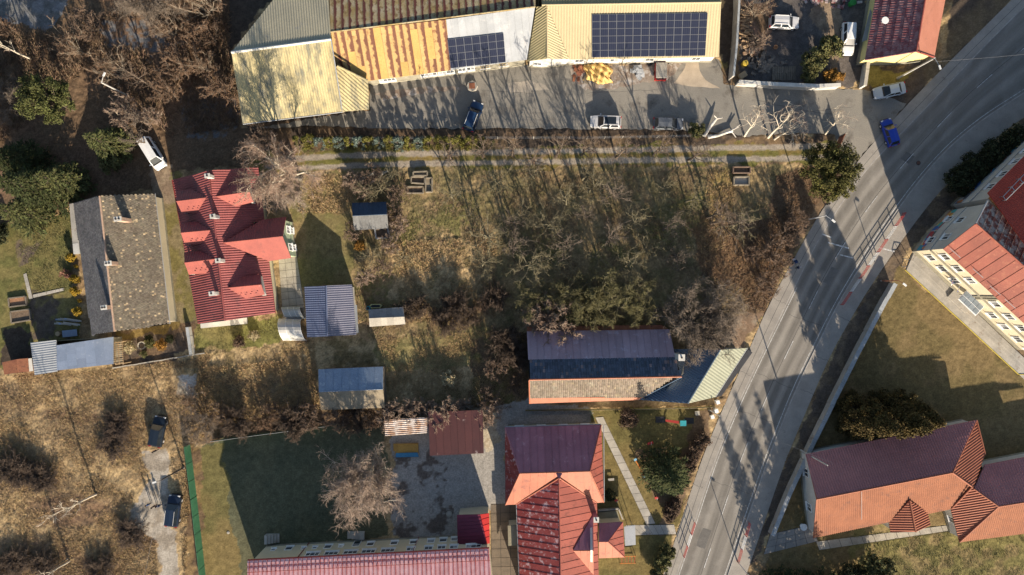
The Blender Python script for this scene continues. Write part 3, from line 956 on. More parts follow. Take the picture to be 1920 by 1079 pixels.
M_tancorr = mat("tan_profiled_sheet", (.44, .365, .22), (.40, .335, .205), scale=.25, fine=.1, third=(.28, .23, .15), tscale=.6, tlo=.66, thi=.72)
M_tanshade = mat("shaded_tan_sheet", (.30, .26, .14), (.26, .22, .12), scale=.4, fine=.15)  # darker copy of the tan sheet, shade put into its colour
M_rusty = mat("rusting_yellow_sheet", (.42, .285, .12), (.37, .25, .105), scale=.5, fine=.22, fscale=7, third=(.24, .11, .05), tscale=1.5, tlo=.56, thi=.66, edge=((.14, .06, .038), .46, .66, 1.1))
M_rusty2 = mat("rusting_yellow_sheet_sound", (.44, .29, .10), (.39, .25, .085), scale=.5, fine=.22, fscale=7, third=(.30, .16, .06), tscale=1.0, tlo=.62, thi=.7)
M_rustdk = mat("rusted_brown_sheet", (.28, .205, .085), (.35, .30, .20), scale=.5, fine=.25, fscale=7, third=(.18, .12, .055), tscale=1.2, tlo=.52, thi=.62, edge=((.10, .035, .028), .60, .72, .65))
M_pvframe = mat("panel_frame", (.20, .21, .23), fine=.1, rough=.4)
def pv_mat():
    m = bpy.data.materials.new("solar_cells"); m.use_nodes = True
    nt = m.node_tree; b = nt.nodes["Principled BSDF"]
    tc = _n(nt, "ShaderNodeTexCoord"); sp = _n(nt, "ShaderNodeSeparateXYZ"); nt.links.new(tc.outputs['UV'], sp.inputs[0])
    a = _n(nt, "ShaderNodeMath", operation='MULTIPLY'); a.inputs[1].default_value = 4; nt.links.new(sp.outputs[0], a.inputs[0])
    f = _n(nt, "ShaderNodeMath", operation='FRACT'); nt.links.new(a.outputs[0], f.inputs[0])
    c = _n(nt, "ShaderNodeMath", operation='LESS_THAN'); c.inputs[1].default_value = .12; nt.links.new(f.outputs[0], c.inputs[0])
    col = mixc(nt, c.outputs[0], (.016, .019, .036), (.05, .055, .075))
    nt.links.new(col, b.inputs['Base Color'])
    b.inputs['Roughness'].default_value = .18
    b.inputs['Specular IOR Level'].default_value = .5
    return m
M_pv = pv_mat()

# ------------------------------------------------------------------ the yellowed factory hall, top left of centre
t = thing('factory_hall', 'large hall with ribbed roof, yellowed near slope streaked with lichen, grey slope behind', 'hall', W(545, 150))
wave_roof(t, [(434, 99, 7), (621, 75, 7), (642, 209, 4), (455, 232, 4)], M_yellowcorr, pitch=.36, amp=.035, k=6)
wave_roof(t, [(620, 73, 7), (434, 98, 7), (560, -60, 5.3), (612, -60, 5.3)], M_greycorr, pitch=.36, amp=.035, k=6)
wave_roof(t, [(630, 125, 5.8), (690, 153, 3.9), (692, 205, 3.6), (642, 209, 4.0)], M_yellowcorr, pitch=.42, amp=.05, k=6)
ridge(t, (434, 98.5, 7), (621, 74, 7), M_white_r, .2, lift=.0)
ridge(t, (632, 124, 5.9), (690, 152, 4.0), M_yellowcorr, .16)
ridge(t, (621, 75, 7.0), (642, 209, 4.05), M_zinc, .08, 'verge_strip')
walls(t, [(434, 98, 7), (455, 232, 4), (642, 209, 4), (692, 205, 3.6), (690, 153, 3.9), (640, 100, 5), (620, 60, 6.4), (612, -60, 5.2), (560, -60, 5.2)], M_plinth, .95)  # dark wall tone and deep overhang stand in for hedge shade
gutter(t, (455, 233, 4), (642, 210, 4), M_zinc)

# ------------------------------------------------------------------ workshop with rusting sheet roof
t = thing('workshop', 'long low workshop, rusting yellow striped sheets beside grey metal sheets on its roof', 'workshop', W(800, 90))
sheet_roof(t, [(620, 61, 6.3), (1004, 13, 6.3), (1004, -60, 5.0), (616, -60, 5.0)], M_rustdk, width=1.03, rowlen=3.4, seam=.05)
sheet_roof(t, [(621, 62, 6.3), (836, 37, 6.3), (845, 132, 3.3), (690, 152, 3.3), (629, 122, 4.2)], M_rusty, width=1.03, rowlen=4.2, seam=.05, mats=[M_rusty, M_rusty, M_rusty, M_rusty, M_rusty2])
sheet_roof(t, [(836.5, 37, 6.3), (1003, 14, 6.3), (988, 112, 3.3), (845.5, 131, 3.3)], M_zinc, width=1.0, seam=.05)
ridge(t, (620, 60.5, 6.35), (1004, 13, 6.35), M_rustdk, .12)
R = walls(t, [(620, 60, 6.3), (629, 122, 4.2), (690, 152, 3.3), (845, 132, 3.3), (988, 113, 3.3), (1003, 13, 6.3), (1004, -60, 5.0), (616, -60, 5.0)], M_plinth, .35, plinth=M_plinth)
def wall_edge(R, px0, py0, px1, py1, z=3):
    """index of the wall whose ends lie nearest two image points"""
    a, b = W(px0, py0, z), W(px1, py1, z)
    best = None
    for i in range(len(R)):
        p, q = R[i], R[(i + 1) % len(R)]
        for s, (u, v) in enumerate(((a, b), (b, a))):
            d = (p.xy - u.xy).length + (q.xy - v.xy).length
            if best is None or d < best[0]: best = (d, i)
    i = best[1]
    return R[i], R[(i + 1) % len(R)]
A, B = wall_edge(R, 690, 152, 845, 132)
for px in (728, 805, 838): window(t, A, B, wall_t(A, B, px, 156 - (px - 700) * .125)[0], 1.9, 2.4, 1.5, M_white, M_glass, bars=3, transom=True)
A, B = wall_edge(R, 845, 132, 988, 113)
for px in (868, 884): window(t, A, B, wall_t(A, B, px, 138)[0], 1.9, 1.2, 1.4, M_white, M_glass, bars=1)
for px in (910, 945): window(t, A, B, wall_t(A, B, px, 130)[0], 1.8, 1.4, 1.0, M_rustdk, M_glass, bars=2)

# ------------------------------------------------------------------ tan hall with the big solar array
t = thing('tan_hall', 'tan ribbed metal hall under the big solar array, with a small side gable', 'hall', W(1190, 60))
o_, pts_c, pl_c, fr_c = wave_roof(t, [(1026, 12, 6), (1352, 6, 6), (1348, 107, 3.2), (1068, 112, 3.2)], M_tancorr, pitch=.4, amp=.03, k=6)
wave_roof(t, [(1016, 9, 6), (1352, 4, 6), (1352, -60, 5.1), (1012, -60, 5.1)], M_tanshade, pitch=.4, amp=.03, k=6)
wave_roof(t, [(1006, 13, 5.9), (1025, 12, 5.9), (1026, 110, 4.9), (989, 115, 3.3)], M_tanshade, pitch=.33, amp=.035, k=6)
wave_roof(t, [(1026, 13, 5.95), (1067, 111, 3.3), (1026.5, 110, 4.9)], M_tancorr, pitch=.33, amp=.035, k=6)
ridge(t, (1016, 10, 6), (1352, 5, 6), M_tancorr, .14)
ridge(t, (1025.5, 13, 5.95), (1026, 110, 4.92), M_tancorr, .1)
R = walls(t, [(1006, 12, 5.9), (989, 115, 3.3), (1026, 111, 4.9), (1068, 112, 3.2), (1348, 107, 3.2), (1352, 5, 6), (1352, -60, 3.9), (1012, -60, 3.9)], M_white_r, .3, plinth=M_plinth)
A, B = wall_edge(R, 1068, 112, 1348, 107)
for px in (1085, 1150, 1215, 1300): window(t, A, B, wall_t(A, B, px, 116)[0], 1.8, 1.3, 1.2, M_white, M_glass, bars=1)
A, B = wall_edge(R, 989, 115, 1026, 111)
window(t, A, B, .5, 1.7, 1.2, 1.1, M_white, M_glass)

def solar(label, poly, nu, nv, pl, lift=.14):
    """poly: the array's four corners in the photo (top-left, top-right, bottom-right, bottom-left) on the plane pl"""
    up = Vector((-pl[0], -pl[1], 1)).normalized()
    q = [PP(pl, x, y) + up * lift for x, y in poly]
    c = (q[0] + q[1] + q[2] + q[3]) / 4
    t = thing('solar_array', label, 'solar array', c)
    u = (q[1] - q[0] + q[2] - q[3]) / 2; v = (q[3] - q[0] + q[2] - q[1]) / 2
    pu, pv = u / nu, v / nv
    n = u.cross(v).normalized()
    if n.z < 0: n = -n
    mb = MB()
    for k in range(nv):
        for s in (.25, .75): mb.obox(c + v * ((k + s) / nv - .5) - n * .07, u / 2, v.normalized() * .03, n * .03)
    obj('mounting_rail', mb, M_pvframe, t)
    fm = gm = None
    for j in range(nv):
        for i in range(nu):
            p = c + u * ((i + .5) / nu - .5) + v * ((j + .5) / nv - .5)
            if fm is None:
                mb = MB()
                mb.obox(p, pu * .485, pv * .485, n * .02)
                fo = obj('panel', mb, M_pvframe, t); fm = fo.data; p0 = p
                mb = MB()
                e, f = pu * .465, pv * .465
                a = p + n * .024
                mb.prism([a - e - f, a + e - f, a + e + f, a - e + f], n * -.006, [(0, 0), (1, 0), (1, 1), (0, 1)])
                go = obj('cell_sheet', mb, M_pv, fo); gm = go.data
            else:
                fo = link_mesh('panel', fm, t, p - p0)
                go = link_mesh('cell_sheet', gm, fo)
    return t
solar('large black solar array on the tan hall roof', [(1110, 27), (1326, 24.5), (1322.5, 104.5), (1109.5, 108.5)], 14, 6, pl_c)
pl_b = plane_pts([(836.5, 37, 6.3), (1003, 14, 6.3), (988, 112, 3.3), (845.5, 131, 3.3)])[1]
solar('smaller tilted solar array on the grey sheets of the workshop roof', [(839.5, 74), (943.5, 62.5), (949, 116.5), (844.5, 128.5)], 7, 4, pl_b, .2)

# ------------------------------------------------------------------ red house with dormers
t = thing('red_house', 'house with dark red metal tile roof, coral dormers and a big side gable', 'house', W(440, 460))
kw = dict(pitch=.34, amp=.026, k=6, rows=.36, rowamp=.02)
def redhalf(pts): wave_roof(t, pts, M_redt, **kw)
redhalf([(322, 338, 3), (392, 320, 7), (422, 602, 7), (371, 608, 3)])
redhalf([(392, 320, 7), (484, 314, 3), (516, 587, 3), (422, 602, 7)])
redhalf([(419, 455, 6.7), (530, 443, 6.3), (536, 407, 4.3), (492, 412, 4.3)])
flat_roof(t, [(419, 456, 6.7), (530, 444, 6.3), (546, 484, 4.3), (504, 490, 4.3)], M_redf)
ridge(t, (392, 320, 7), (422, 602, 7), M_redt, .12)
ridge(t, (419, 455.5, 6.75), (530, 443.5, 6.35), M_redf, .1)
R = walls(t, [(322, 338, 3), (392, 320, 7), (484, 314, 3), (492, 400, 3), (516, 587, 3), (422, 602, 7), (371, 608, 3)], M_cream, .45, plinth=M_plinth)
R2 = walls(t, [(470, 412, 4.3), (470, 488, 4.3), (546, 484, 4.3), (530, 443, 6.3), (536, 407, 4.3)], M_green_r, .4, plinth=M_plinth)
A, B = R2[2], R2[3]
for i in range(len(R2)):
    a, b = R2[i], R2[(i + 1) % len(R2)]
    if min(a.x, b.x) > W(520, 450, 4).x: window(t, a, b, .5, 2.6, 1.1, 1.3, M_white, M_glass); window(t, a, b, .5, 1.0, .9, 1.1, M_white, M_glass)
gutter(t, (371, 608, 3), (322, 338, 3), M_gut); gutter(t, (516, 588, 3), (494, 415, 3), M_gut)
def dormer(ns, ss, rc, front=None):
    d, p, pl, fr = wave_roof(t, ns, M_redt, name='dormer', **kw)
    o, p2, pl2 = flat_roof(t, ss, M_redf, name='dormer')
    fr2 = Frame(p2, pl2)
    r_ = random.Random(int(ss[0][1])); mb = MB()
    for row in (.3, .45):
        for s in (.25, .42, .58, .75):
            u = fr2.u0 + (fr2.u1 - fr2.u0) * (s + (.06 if row > .4 else 0)); v = fr2.v0 + (fr2.v1 - fr2.v0) * row
            mb.obox(fr2.at(u, v, .04), fr2.u * .09, fr2.v * .06, fr2.n * .05)
    obj('snow_guard', mb, M_redt, o)
    mb = MB(); A, B = W(*rc[0]), W(*rc[1])
    mb.tube(A + Vector((0, 0, .05)), B + Vector((0, 0, .05)), .08, .08, 6); obj('ridge_cap', mb, M_redf, o)
    # front wall below the gable
    mb = MB()
    f0, f1, f2 = front
    q = [W(*f0), W(*f1), W(*f2)]
    n = Vector((q[1].x - q[0].x, q[1].y - q[0].y, 0)).orthogonal()
    ins = (sum((Vector(x) for x in p2), Vector()) / len(p2) - (q[0] + q[1] + q[2]) / 3); ins.z = 0; ins = ins.normalized() * .25
    q = [x + ins for x in q]
    mb.prism([q[0] - Vector((0, 0, 1.4)), q[2] - Vector((0, 0, 1.4)), q[2], q[1], q[0]], ins * .4)
    w = obj('dormer_wall', mb, M_white_r, o)
for (ns, ss, rc, fr_) in (
    ([(331, 378, 6.5), (388, 371, 6.5), (360, 355, 5.2), (330, 358, 5.2)], [(331, 378.5, 6.5), (388, 371.5, 6.5), (372, 398, 5.3), (341, 400, 5.3)], ((331, 378, 6.5), (388, 371, 6.5)), ((330, 359, 5.1), (331, 378, 6.4), (341, 399, 5.1))),
    ([(339, 437, 6.5), (396, 432, 6.5), (368, 416, 5.2), (338, 418, 5.2)], [(339, 437.5, 6.5), (396, 432.5, 6.5), (380, 457, 5.3), (347, 460, 5.3)], ((339, 437, 6.5), (396, 432, 6.5)), ((338, 418, 5.1), (339, 437, 6.4), (347, 459, 5.1))),
    ([(346, 493, 6.5), (404, 486, 6.5), (376, 471, 5.2), (345, 474, 5.2)], [(346, 493.5, 6.5), (404, 486.5, 6.5), (388, 513, 5.3), (354, 515, 5.3)], ((346, 493, 6.5), (404, 486, 6.5)), ((345, 474, 5.1), (346, 493, 6.4), (354, 514, 5.1))),
    ([(405, 369, 6.6), (468, 360, 6.5), (466, 342, 5.3), (432, 346, 5.3)], [(405, 369.5, 6.6), (468, 360.5, 6.5), (475, 379, 5.3), (438, 388, 5.3)], ((405, 369, 6.6), (468, 360, 6.5)), ((466, 343, 5.1), (468, 360, 6.4), (475, 378, 5.1))),
    ([(428, 540, 6.6), (490, 534, 6.5), (488, 515, 5.3), (452, 520, 5.3)], [(428, 540.5, 6.6), (490, 534.5, 6.5), (496, 553, 5.3), (459, 560, 5.3)], ((428, 540, 6.6), (490, 534, 6.5)), ((488, 516, 5.1), (490, 534, 6.4), (496, 552, 5.1))),
):
    dormer(ns, ss, rc, fr_)
for px, py in ((389, 330), (399, 406), (409, 489), (397, 551)): chimney(t, px, py, 5.6, 8.1, .62, .45, M_white_r if py != 406 else M_zinc, M_white_r, .12)
mb = MB(); mb.box(W(420, 606, .1), (7, .9, .2), .1); obj('step', mb, M_white_r, t)

# ------------------------------------------------------------------ old tiled house on the left
M_slate = mat("old_dark_tile", (.115, .115, .12), (.085, .085, .092), scale=.6, fine=.3, attr="tint")
M_moss = mat("weathered_tile", (.175, .15, .112), (.145, .122, .092), scale=.5, fine=.3, attr="tint", third=(.115, .10, .075), tscale=.7)
t = thing('old_house', 'old house with patchy weathered tile roof, one slope dark and one beige', 'house', W(225, 490))
tile_roof(t, [(138, 381, 3), (187, 368, 6), (215, 622, 6), (172, 628, 3)], M_slate, tw=.25, tl=.26, seed=1, curve=.012)
tile_roof(t, [(187, 368, 6), (290, 363, 3), (318, 608, 3), (215, 622, 6)], M_moss, tw=.25, tl=.26, seed=2, odd=.06, curve=.012, oddcol=(3.0, 2.7, 2.2))
ridge(t, (187, 368, 6), (215, 622, 6), M_brick, .13)
flat_roof(t, [(130, 383, 2.5), (139, 381, 2.8), (149, 456, 2.8), (136, 456, 2.5)], M_conc, 'lean_to_roof')
flat_roof(t, [(136, 457, 2.5), (147, 456, 2.8), (150, 476, 2.8), (138, 477, 2.5)], M_white_r, 'lean_to_roof')
walls(t, [(138, 381, 3), (187, 368, 6), (290, 363, 3), (318, 608, 3), (215, 622, 6), (172, 628, 3)], M_cream, .35, plinth=M_plinth)
walls(t, [(132, 383, 2.6), (139, 381, 2.7), (149, 475, 2.7), (138, 476, 2.6)], M_grey_r, .1)
for px, py, w in ((221, 411, .9), (203, 494, .8), (195, 577, .7)): chimney(t, px, py, 4.6, 7.2, w, .5, M_brick, M_white_r, .1, 2)
gutter(t, (290, 363, 3), (318, 608, 3), M_zinc)

# ------------------------------------------------------------------ sheds by the old house
M_bluezinc = mat("bluish_sheet", (.23, .275, .36), (.195, .24, .32), scale=.4, fine=.12, rough=.5, spec=.5, third=(.28, .32, .39), tscale=1.1)
t = thing('long_shed', 'long low shed with smooth pale blue sheet roof and a ribbed grey end', 'shed', W(135, 668))
wave_roof(t, [(57, 643, 2.5), (105, 638, 2.5), (107, 697, 2.8), (65, 704, 2.8)], M_zinc, pitch=.34, amp=.016, k=6, rot=math.pi / 2)
sheet_roof(t, [(106, 648, 2.5), (212, 632, 2.5), (212, 683, 2.75), (107, 695, 2.75)], M_bluezinc, width=1.4, rowlen=1.7, seam=.02, jit=.02)
walls(t, [(57, 643, 2.5), (105, 638, 2.5), (212, 632, 2.5), (212, 683, 2.7), (107, 696, 2.7), (65, 704, 2.7)], M_plinth, .15)
M_rustplate = mat("rust_plate", (.26, .105, .055), (.20, .075, .045), scale=.8, fine=.3, third=(.12, .06, .04), tscale=1.4)
t = thing('tool_shed', 'small shed with rust brown sheet roof beside the long blue shed', 'shed', W(30, 690))
flat_roof(t, [(4, 680, 1.9), (31, 674, 1.9), (33, 699, 2.0), (8, 703, 2.0)], M_rustplate, th=.08)
flat_roof(t, [(31, 674, 2.05), (52, 672, 2.05), (54, 697, 2.1), (33, 699, 2.1)], M_rustplate, th=.08)
flat_roof(t, [(52, 673, 1.9), (59, 672, 1.9), (62, 696, 1.9), (54, 697, 1.9)], M_white_r, th=.08)
walls(t, [(4, 680, 1.9), (59, 672, 1.9), (62, 696, 1.9), (8, 703, 1.9)], M_rustplate, .2)

# ------------------------------------------------------------------ garage, polytunnel, small sheds
M_bluet = mat("blue_metal_tile", (.115, .14, .22), (.10, .12, .19), scale=.5, fine=.15, rough=.4, spec=.5)
M_bluetl = mat("greyer_blue_metal_tile", (.125, .125, .17), (.10, .105, .15), scale=.5, fine=.15, rough=.4, spec=.5)  # greyer tone for the right slope
t = thing('garage', 'garage with gabled blue grey metal tile roof', 'garage', W(618, 585))
wave_roof(t, [(571, 538, 2.7), (612, 536, 4.3), (614, 631, 4.3), (576, 633, 2.7)], M_bluet, pitch=.32, amp=.02, k=6, rows=.4, rowamp=.03)
wave_roof(t, [(612, 536, 4.3), (660, 534, 2.7), (668, 628, 2.7), (614, 631, 4.3)], M_bluetl, pitch=.32, amp=.02, k=6, rows=.4, rowamp=.03)
ridge(t, (612, 536, 4.3), (614, 631, 4.3), M_bluet, .11)
walls(t, [(571, 538, 2.7), (612, 536, 4.3), (660, 534, 2.7), (668, 628, 2.7), (614, 631, 4.3), (576, 633, 2.7)], M_white_r, .35)
flat_roof(t, [(664, 573, 2.0), (669, 572, 2.0), (672, 624, 2.0), (667, 626, 2.0)], M_zinc, 'lean_to_roof', .06)

M_poly = mat("milky_polycarbonate", (.48, .47, .43), (.40, .39, .36), scale=.5, fine=.1, rough=.3, spec=.5)
t = thing('greenhouse', 'arched milky greenhouse tunnel beside the garage', 'greenhouse', W(553, 608))
def arch(px0, px1, py0, py1, h, m, n=12, parent=None):
    a, b = W(px0, py1), W(px1, py0)
    d = None
    for k in range(n):
        mb = MB()
        def P(s, x):
            th = math.pi * s
            yc, ry = (a.y + b.y) / 2, (b.y - a.y) / 2
            return Vector((x + .06 * math.cos(th) * 6, yc - ry * math.cos(th), .6 + (h - .6) * math.sin(th)))
        q = [P(k / n, a.x), P(k / n, b.x), P((k + 1) / n, b.x), P((k + 1) / n, a.x)]
        mb.prism(q, (q[1] - q[0]).cross(q[3] - q[0]).normalized() * -.02)
        obj('cover_sheet', mb, m, parent)
    mb = MB()
    for x in np.linspace(a.x, b.x, 4):
        for k in range(n): mb.tube(P(k / n, x) , P((k + 1) / n, x), .03, .03, 5)
    for y in (a.y, b.y): mb.box(((a.x + b.x) / 2, y, .3), (abs(b.x - a.x), .05, .6))
    obj('frame', mb, M_white, parent)
arch(532, 573, 597, 638, 2.3, M_poly, 12, t)
t = thing('cold_frame', 'low clear domed cover behind the milky greenhouse', 'cold frame', W(550, 585))
M_clear = mat("dusty_plastic", (.40, .41, .38), (.33, .34, .31), fine=.15, rough=.3)
arch(536, 569, 576, 596, 1.3, M_clear, 8, t)

M_greyl = mat("grey_roofing_felt", (.22, .215, .205), (.18, .175, .17), scale=.6, fine=.2, third=(.14, .14, .135), tscale=1)
M_palel = mat("pale_fibre_sheet", (.37, .34, .285), (.31, .285, .24), scale=.6, fine=.2, third=(.34, .31, .26), tscale=1.2)
def hut(label, N, Sp, ridge_, mN, mS, wallm, wN=.9, wS=.9, name='shed', walls_ring=None, over=.15, seam=.03):
    t = thing(name, label, 'shed', W((N[0][0] + Sp[2][0]) / 2, (N[0][1] + Sp[2][1]) / 2))
    sheet_roof(t, N, mN, width=wN, seam=seam); sheet_roof(t, Sp, mS, width=wS, seam=seam)
    ridge(t, *ridge_, mN, .07)
    walls(t, walls_ring or [N[0], N[1], ridge_[1], Sp[2], Sp[3], ridge_[0]], wallm, over)
    return t
M_wood = mat("grey_boards", (.20, .165, .125), (.15, .125, .095), scale=.8, fine=.3, fscale=12)
hut('small shed with grey back slope and off white front slope', [(691, 581, 1.9), (756, 576, 1.9), (758, 594, 2.3), (692, 597, 2.3)],
    [(692, 597.3, 2.3), (758, 594.3, 2.3), (760, 608, 1.9), (693, 613, 1.9)], ((692, 597, 2.32), (758, 594, 2.32)), M_greyl, M_palel, M_wood)
M_bluesl = mat("blue_felt", (.22, .28, .36), (.18, .235, .315), scale=.6, fine=.25, third=(.30, .36, .42), tscale=1.3)
M_mossl = mat("mossy_sheet", (.26, .215, .15), (.21, .17, .12), scale=.5, fine=.25, third=(.20, .165, .11), tscale=.9, tlo=.5, thi=.62)
hut('gabled shed standing alone in the field with blue back slope and mossy front', [(597, 693, 2.4), (718, 688, 2.4), (718, 730, 3.25), (598, 735, 3.25)],
    [(598, 735.4, 3.25), (718, 730.4, 3.25), (722, 765, 2.4), (602, 769, 2.4)], ((598, 735, 3.27), (718, 730, 3.27)), M_bluesl, M_mossl, M_wood, 1.2, 1.2, name='field_shed')
hut('half overgrown shed with dark blue and ribbed grey slopes in the orchard corner', [(660, 381, 1.7), (724, 379, 1.7), (726, 402, 2.8), (661, 405, 2.8)],
    [(661, 405.3, 2.8), (726, 402.3, 2.8), (728, 428, 2.1), (664, 432, 2.1)], ((661, 405, 2.82), (726, 402, 2.82)), mat("navy_felt", (.035, .06, .10), fine=.2), mat("dull_grey_sheet", (.17, .17, .165), (.13, .13, .125), scale=.8, fine=.2), M_wood, .7, .45, name='garden_shed')
t = thing('play_shelter', 'open shelter with shiny dark brown sheet roof on the gravel yard', 'shelter', W(855, 810))
M_brsheet = mat("brown_gloss_sheet", (.06, .019, .016), (.05, .016, .014), scale=.6, fine=.15, rough=.35, spec=.6, third=(.22, .17, .16), tscale=.55, tlo=.64, thi=.68)  # pale patches are reflections put into the colour
sheet_roof(t, [(803, 773, 3.0), (905, 769, 3.0), (907, 850, 2.5), (806, 855, 2.5)], M_brsheet, width=1.06, seam=.05, th=.1)
mb = MB()
for px, py in ((806, 776), (853, 774), (902, 772), (808, 851), (856, 849), (904, 847)): p = W(px, py, 2.4); mb.box((p.x, p.y, 1.2), (.14, .14, 2.45))
obj('post', mb, M_wood, t)
mb = MB(); a, b = W(806, 775, 2.4), W(903, 771, 2.4); mb.obox((a + b) / 2 - Vector((0, 0, 1.2)), (b - a) / 2, (0, .05, 0), (0, 0, 1.2)); obj('back_wall', mb, M_wood, t)
M_rustcorr = mat("rust_streaked_corrugate", (.50, .46, .43), (.30, .19, .13), scale=1.0, fine=.25, lo=.4, hi=.6)
t = thing('store_shed', 'low store with rust streaked white corrugated roof beside the brown shelter', 'shed', W(762, 800))
wave_roof(t, [(720, 788, 2.6), (803, 783, 2.6), (803, 812, 2.2), (722, 818, 2.2)], M_rustcorr, pitch=.3, amp=.05, k=6, rot=math.pi / 2)
walls(t, [(720, 788, 2.6), (803, 783, 2.6), (803, 812, 2.2), (722, 818, 2.2)], M_wood, .2)
def onplane(pl, pts): return [(x, y, PP(pl, x, y).z) for x, y in pts]
# ------------------------------------------------------------------ long yellow building with frosty red roof, bottom edge
M_frost = mat("frosted_red_sheet", (.72, .42, .42), (.64, .32, .32), scale=.8, fine=.15, fscale=7, third=(.36, .045, .04), tscale=.9, tlo=.64, thi=.74, edge=((.30, .03, .028), .80, .90, .16))
M_frost2 = mat("thawed_red_sheet", (.38, .06, .055), (.52, .17, .16), scale=.9, fine=.2, fscale=7, lo=.45, hi=.7)
t = thing('school_building', 'long cream two storey building with frosted red sheet roof at the bottom edge', 'school', W(690, 1045))
EV = [(464, 1052, 6.7), (917, 1029, 6.7), (930, 1190, 8.7), (464, 1213, 8.7)]
d_, p_r, pl_r, fr_r = sheet_roof(t, EV, M_frost, width=.62, seam=.05, deckm=M_redf)
up = Vector((-pl_r[0], -pl_r[1], 1)).normalized()
mb = MB()
for y0 in (1.0, 1.9):
    a = p_r[0].lerp(p_r[3], y0 / 14); b = p_r[1].lerp(p_r[2], y0 / 14)
    mb.tube(a + up * .16, b + up * .16, .035, .035, 5)
    for k in range(1, 60):
        q = a.lerp(b, k / 60); mb.obox(q + up * .08, fr_r.u * .02, fr_r.v * .04, up * .08)
obj('snow_guard', mb, M_gut, d_)
sheet_p = [(464, 1051, 7.32), (917, 1028, 7.32), (918, 1037, 7.55), (464, 1060, 7.55)]
R = walls(t, [(464, 1052, 6.7), (917, 1029, 6.7), (930, 1190, 8.7), (464, 1213, 8.7)], M_cream, .35, plinth=M_plinth)
A, B = wall_edge(R, 464, 1052, 917, 1029, 7)
gutter(t, (464, 1051, 6.75), (917, 1028, 6.75), M_gut, .1)
for px, py, w, h, nb in ((586, 1040, 2.0, 1.2, 2), (621, 1038.5, 2.0, 1.2, 2), (657, 1036.5, 2.0, 1.2, 2), (691, 1034.8, 2.0, 1.2, 2), (727, 1033, 2.0, 1.2, 2), (770, 1030.5, 1.2, 1.2, 1), (803.5, 1028.5, 1.2, 1.2, 1),
                 (828, 1027.3, 1.2, 1.2, 1), (851, 1026.5, 1.2, 1.2, 1), (888, 1025, 2.2, 1.2, 2), (512.5, 1031.6, .7, .7, 0), (542, 1029, 1.1, 1.3, 0), (569, 1029, .7, .7, 0), (590, 1028, .7, .7, 0), (615, 1026, 1.1, 1.3, 0),
                 (639, 1025, .7, .7, 0), (694.5, 1021, 1.1, 1.3, 0), (739, 1019, 1.1, 1.3, 0), (775, 1017.5, 1.1, 1.3, 0), (808, 1015.5, 1.1, 1.3, 0), (831, 1013.7, 1.1, 1.3, 0), (852, 1012, 1.0, 1.3, 0)):
    s, z = wall_t(A, B, px, py)
    window(t, A, B, s, min(max(z, 1.4), 5.5), w, h, M_white, M_glass, bars=nb)
s, z = wall_t(A, B, 669.5, 1019)
window(t, A, B, s, 1.2, 1.1, 2.3, M_white, M_glass, bars=0, sill=False, name='door', transom=True)
e = (B - A); e.z = 0; en = e.normalized(); on = Vector((en.y, -en.x, 0))
for px, py in ((571, 1030), (781, 1018)):
    s, z = wall_t(A, B, px, py)
    p = A + e * s; p = Vector((p.x, p.y, 0)) + on * .08
    mb = MB(); mb.tube(p, p + Vector((0, 0, 6.4)), .06, .06, 6); obj('downpipe', mb, M_gut, t)
# entrance block
M_purple = mat("maroon_seamed_sheet", (.17, .03, .055), (.14, .025, .045), scale=.5, fine=.1, rough=.4)
M_brightred = mat("bright_red_sheet", (.50, .03, .025), (.44, .028, .024), scale=.6, fine=.1, rough=.5)
t2 = thing('entrance_block', 'small entrance block with maroon and bright red roof against the cream school wall', 'annex', W(886, 995))
sheet_roof(t2, [(857, 966, 3.5), (900, 965, 4.3), (913, 1020, 4.3), (858, 1023, 3.5)], M_purple, width=.52, seam=.05, rot=0)
sheet_roof(t2, [(900.5, 965, 4.3), (917, 963, 3.7), (918, 1019, 3.7), (913.5, 1020, 4.3)], M_brightred, width=.9, seam=.04)
walls(t2, [(857, 966, 3.5), (900, 965, 4.2), (917, 963, 3.6), (918, 1019, 3.6), (913, 1020, 4.2), (858, 1023, 3.5)], M_cream, .2)
def steps(label, px, py, wx, wy, n, z1, rz=0, axis='x'):
    c = W(px, py); tt = thing('stairs', label, 'stairs', c)
    for k in range(n):
        mb = MB(); h = z1 * (k + 1) / n
        if axis == 'x': mb.box((c.x + (k + .5 - n / 2) * wx / n, c.y, h / 2), (wx / n * .98, wy, h), 0)
        else: mb.box((c.x, c.y + (k + .5 - n / 2) * wy / n, h / 2), (wx, wy / n * .98, h), 0)
        obj('step', mb, M_conc, tt)
    return tt
steps('concrete steps at the left end of the cream school wall', 512, 1009, -2.0, 1.3, 5, .9)
steps('concrete steps in the middle of the cream school wall', 668, 1003, 2.6, 1.1, 4, .7, axis='x')

# ------------------------------------------------------------------ T-shaped building, bottom centre
M_maroon = mat("maroon_shaded_sheet", (.30, .125, .155), (.255, .105, .13), scale=.5, fine=.15, rough=.5, third=(.38, .20, .23), tscale=.9)  # copy of the orange sheet for unlit slopes, shade's purple put into colour
M_salmon = mat("orange_sheet_roof", (.34, .115, .066), (.30, .10, .058), scale=.5, fine=.12, rough=.65, third=(.22, .075, .05), tscale=.9, tlo=.54)
M_coral2 = mat("coral_sheet_roof", (.33, .095, .068), (.285, .082, .06), scale=.5, fine=.14, rough=.65, third=(.20, .062, .046), tscale=.9, tlo=.54)
M_worn = mat("worn_red_sheet", (.19, .03, .026), (.24, .05, .045), scale=.6, fine=.25, fscale=8, rough=.5, third=(.50, .36, .36), tscale=1.4, tlo=.53, thi=.66)
t = thing('tee_building', 'T shaped building with hipped orange sheet roofs, maroon on the shaded slopes, and a dormer', 'building', W(1040, 930))
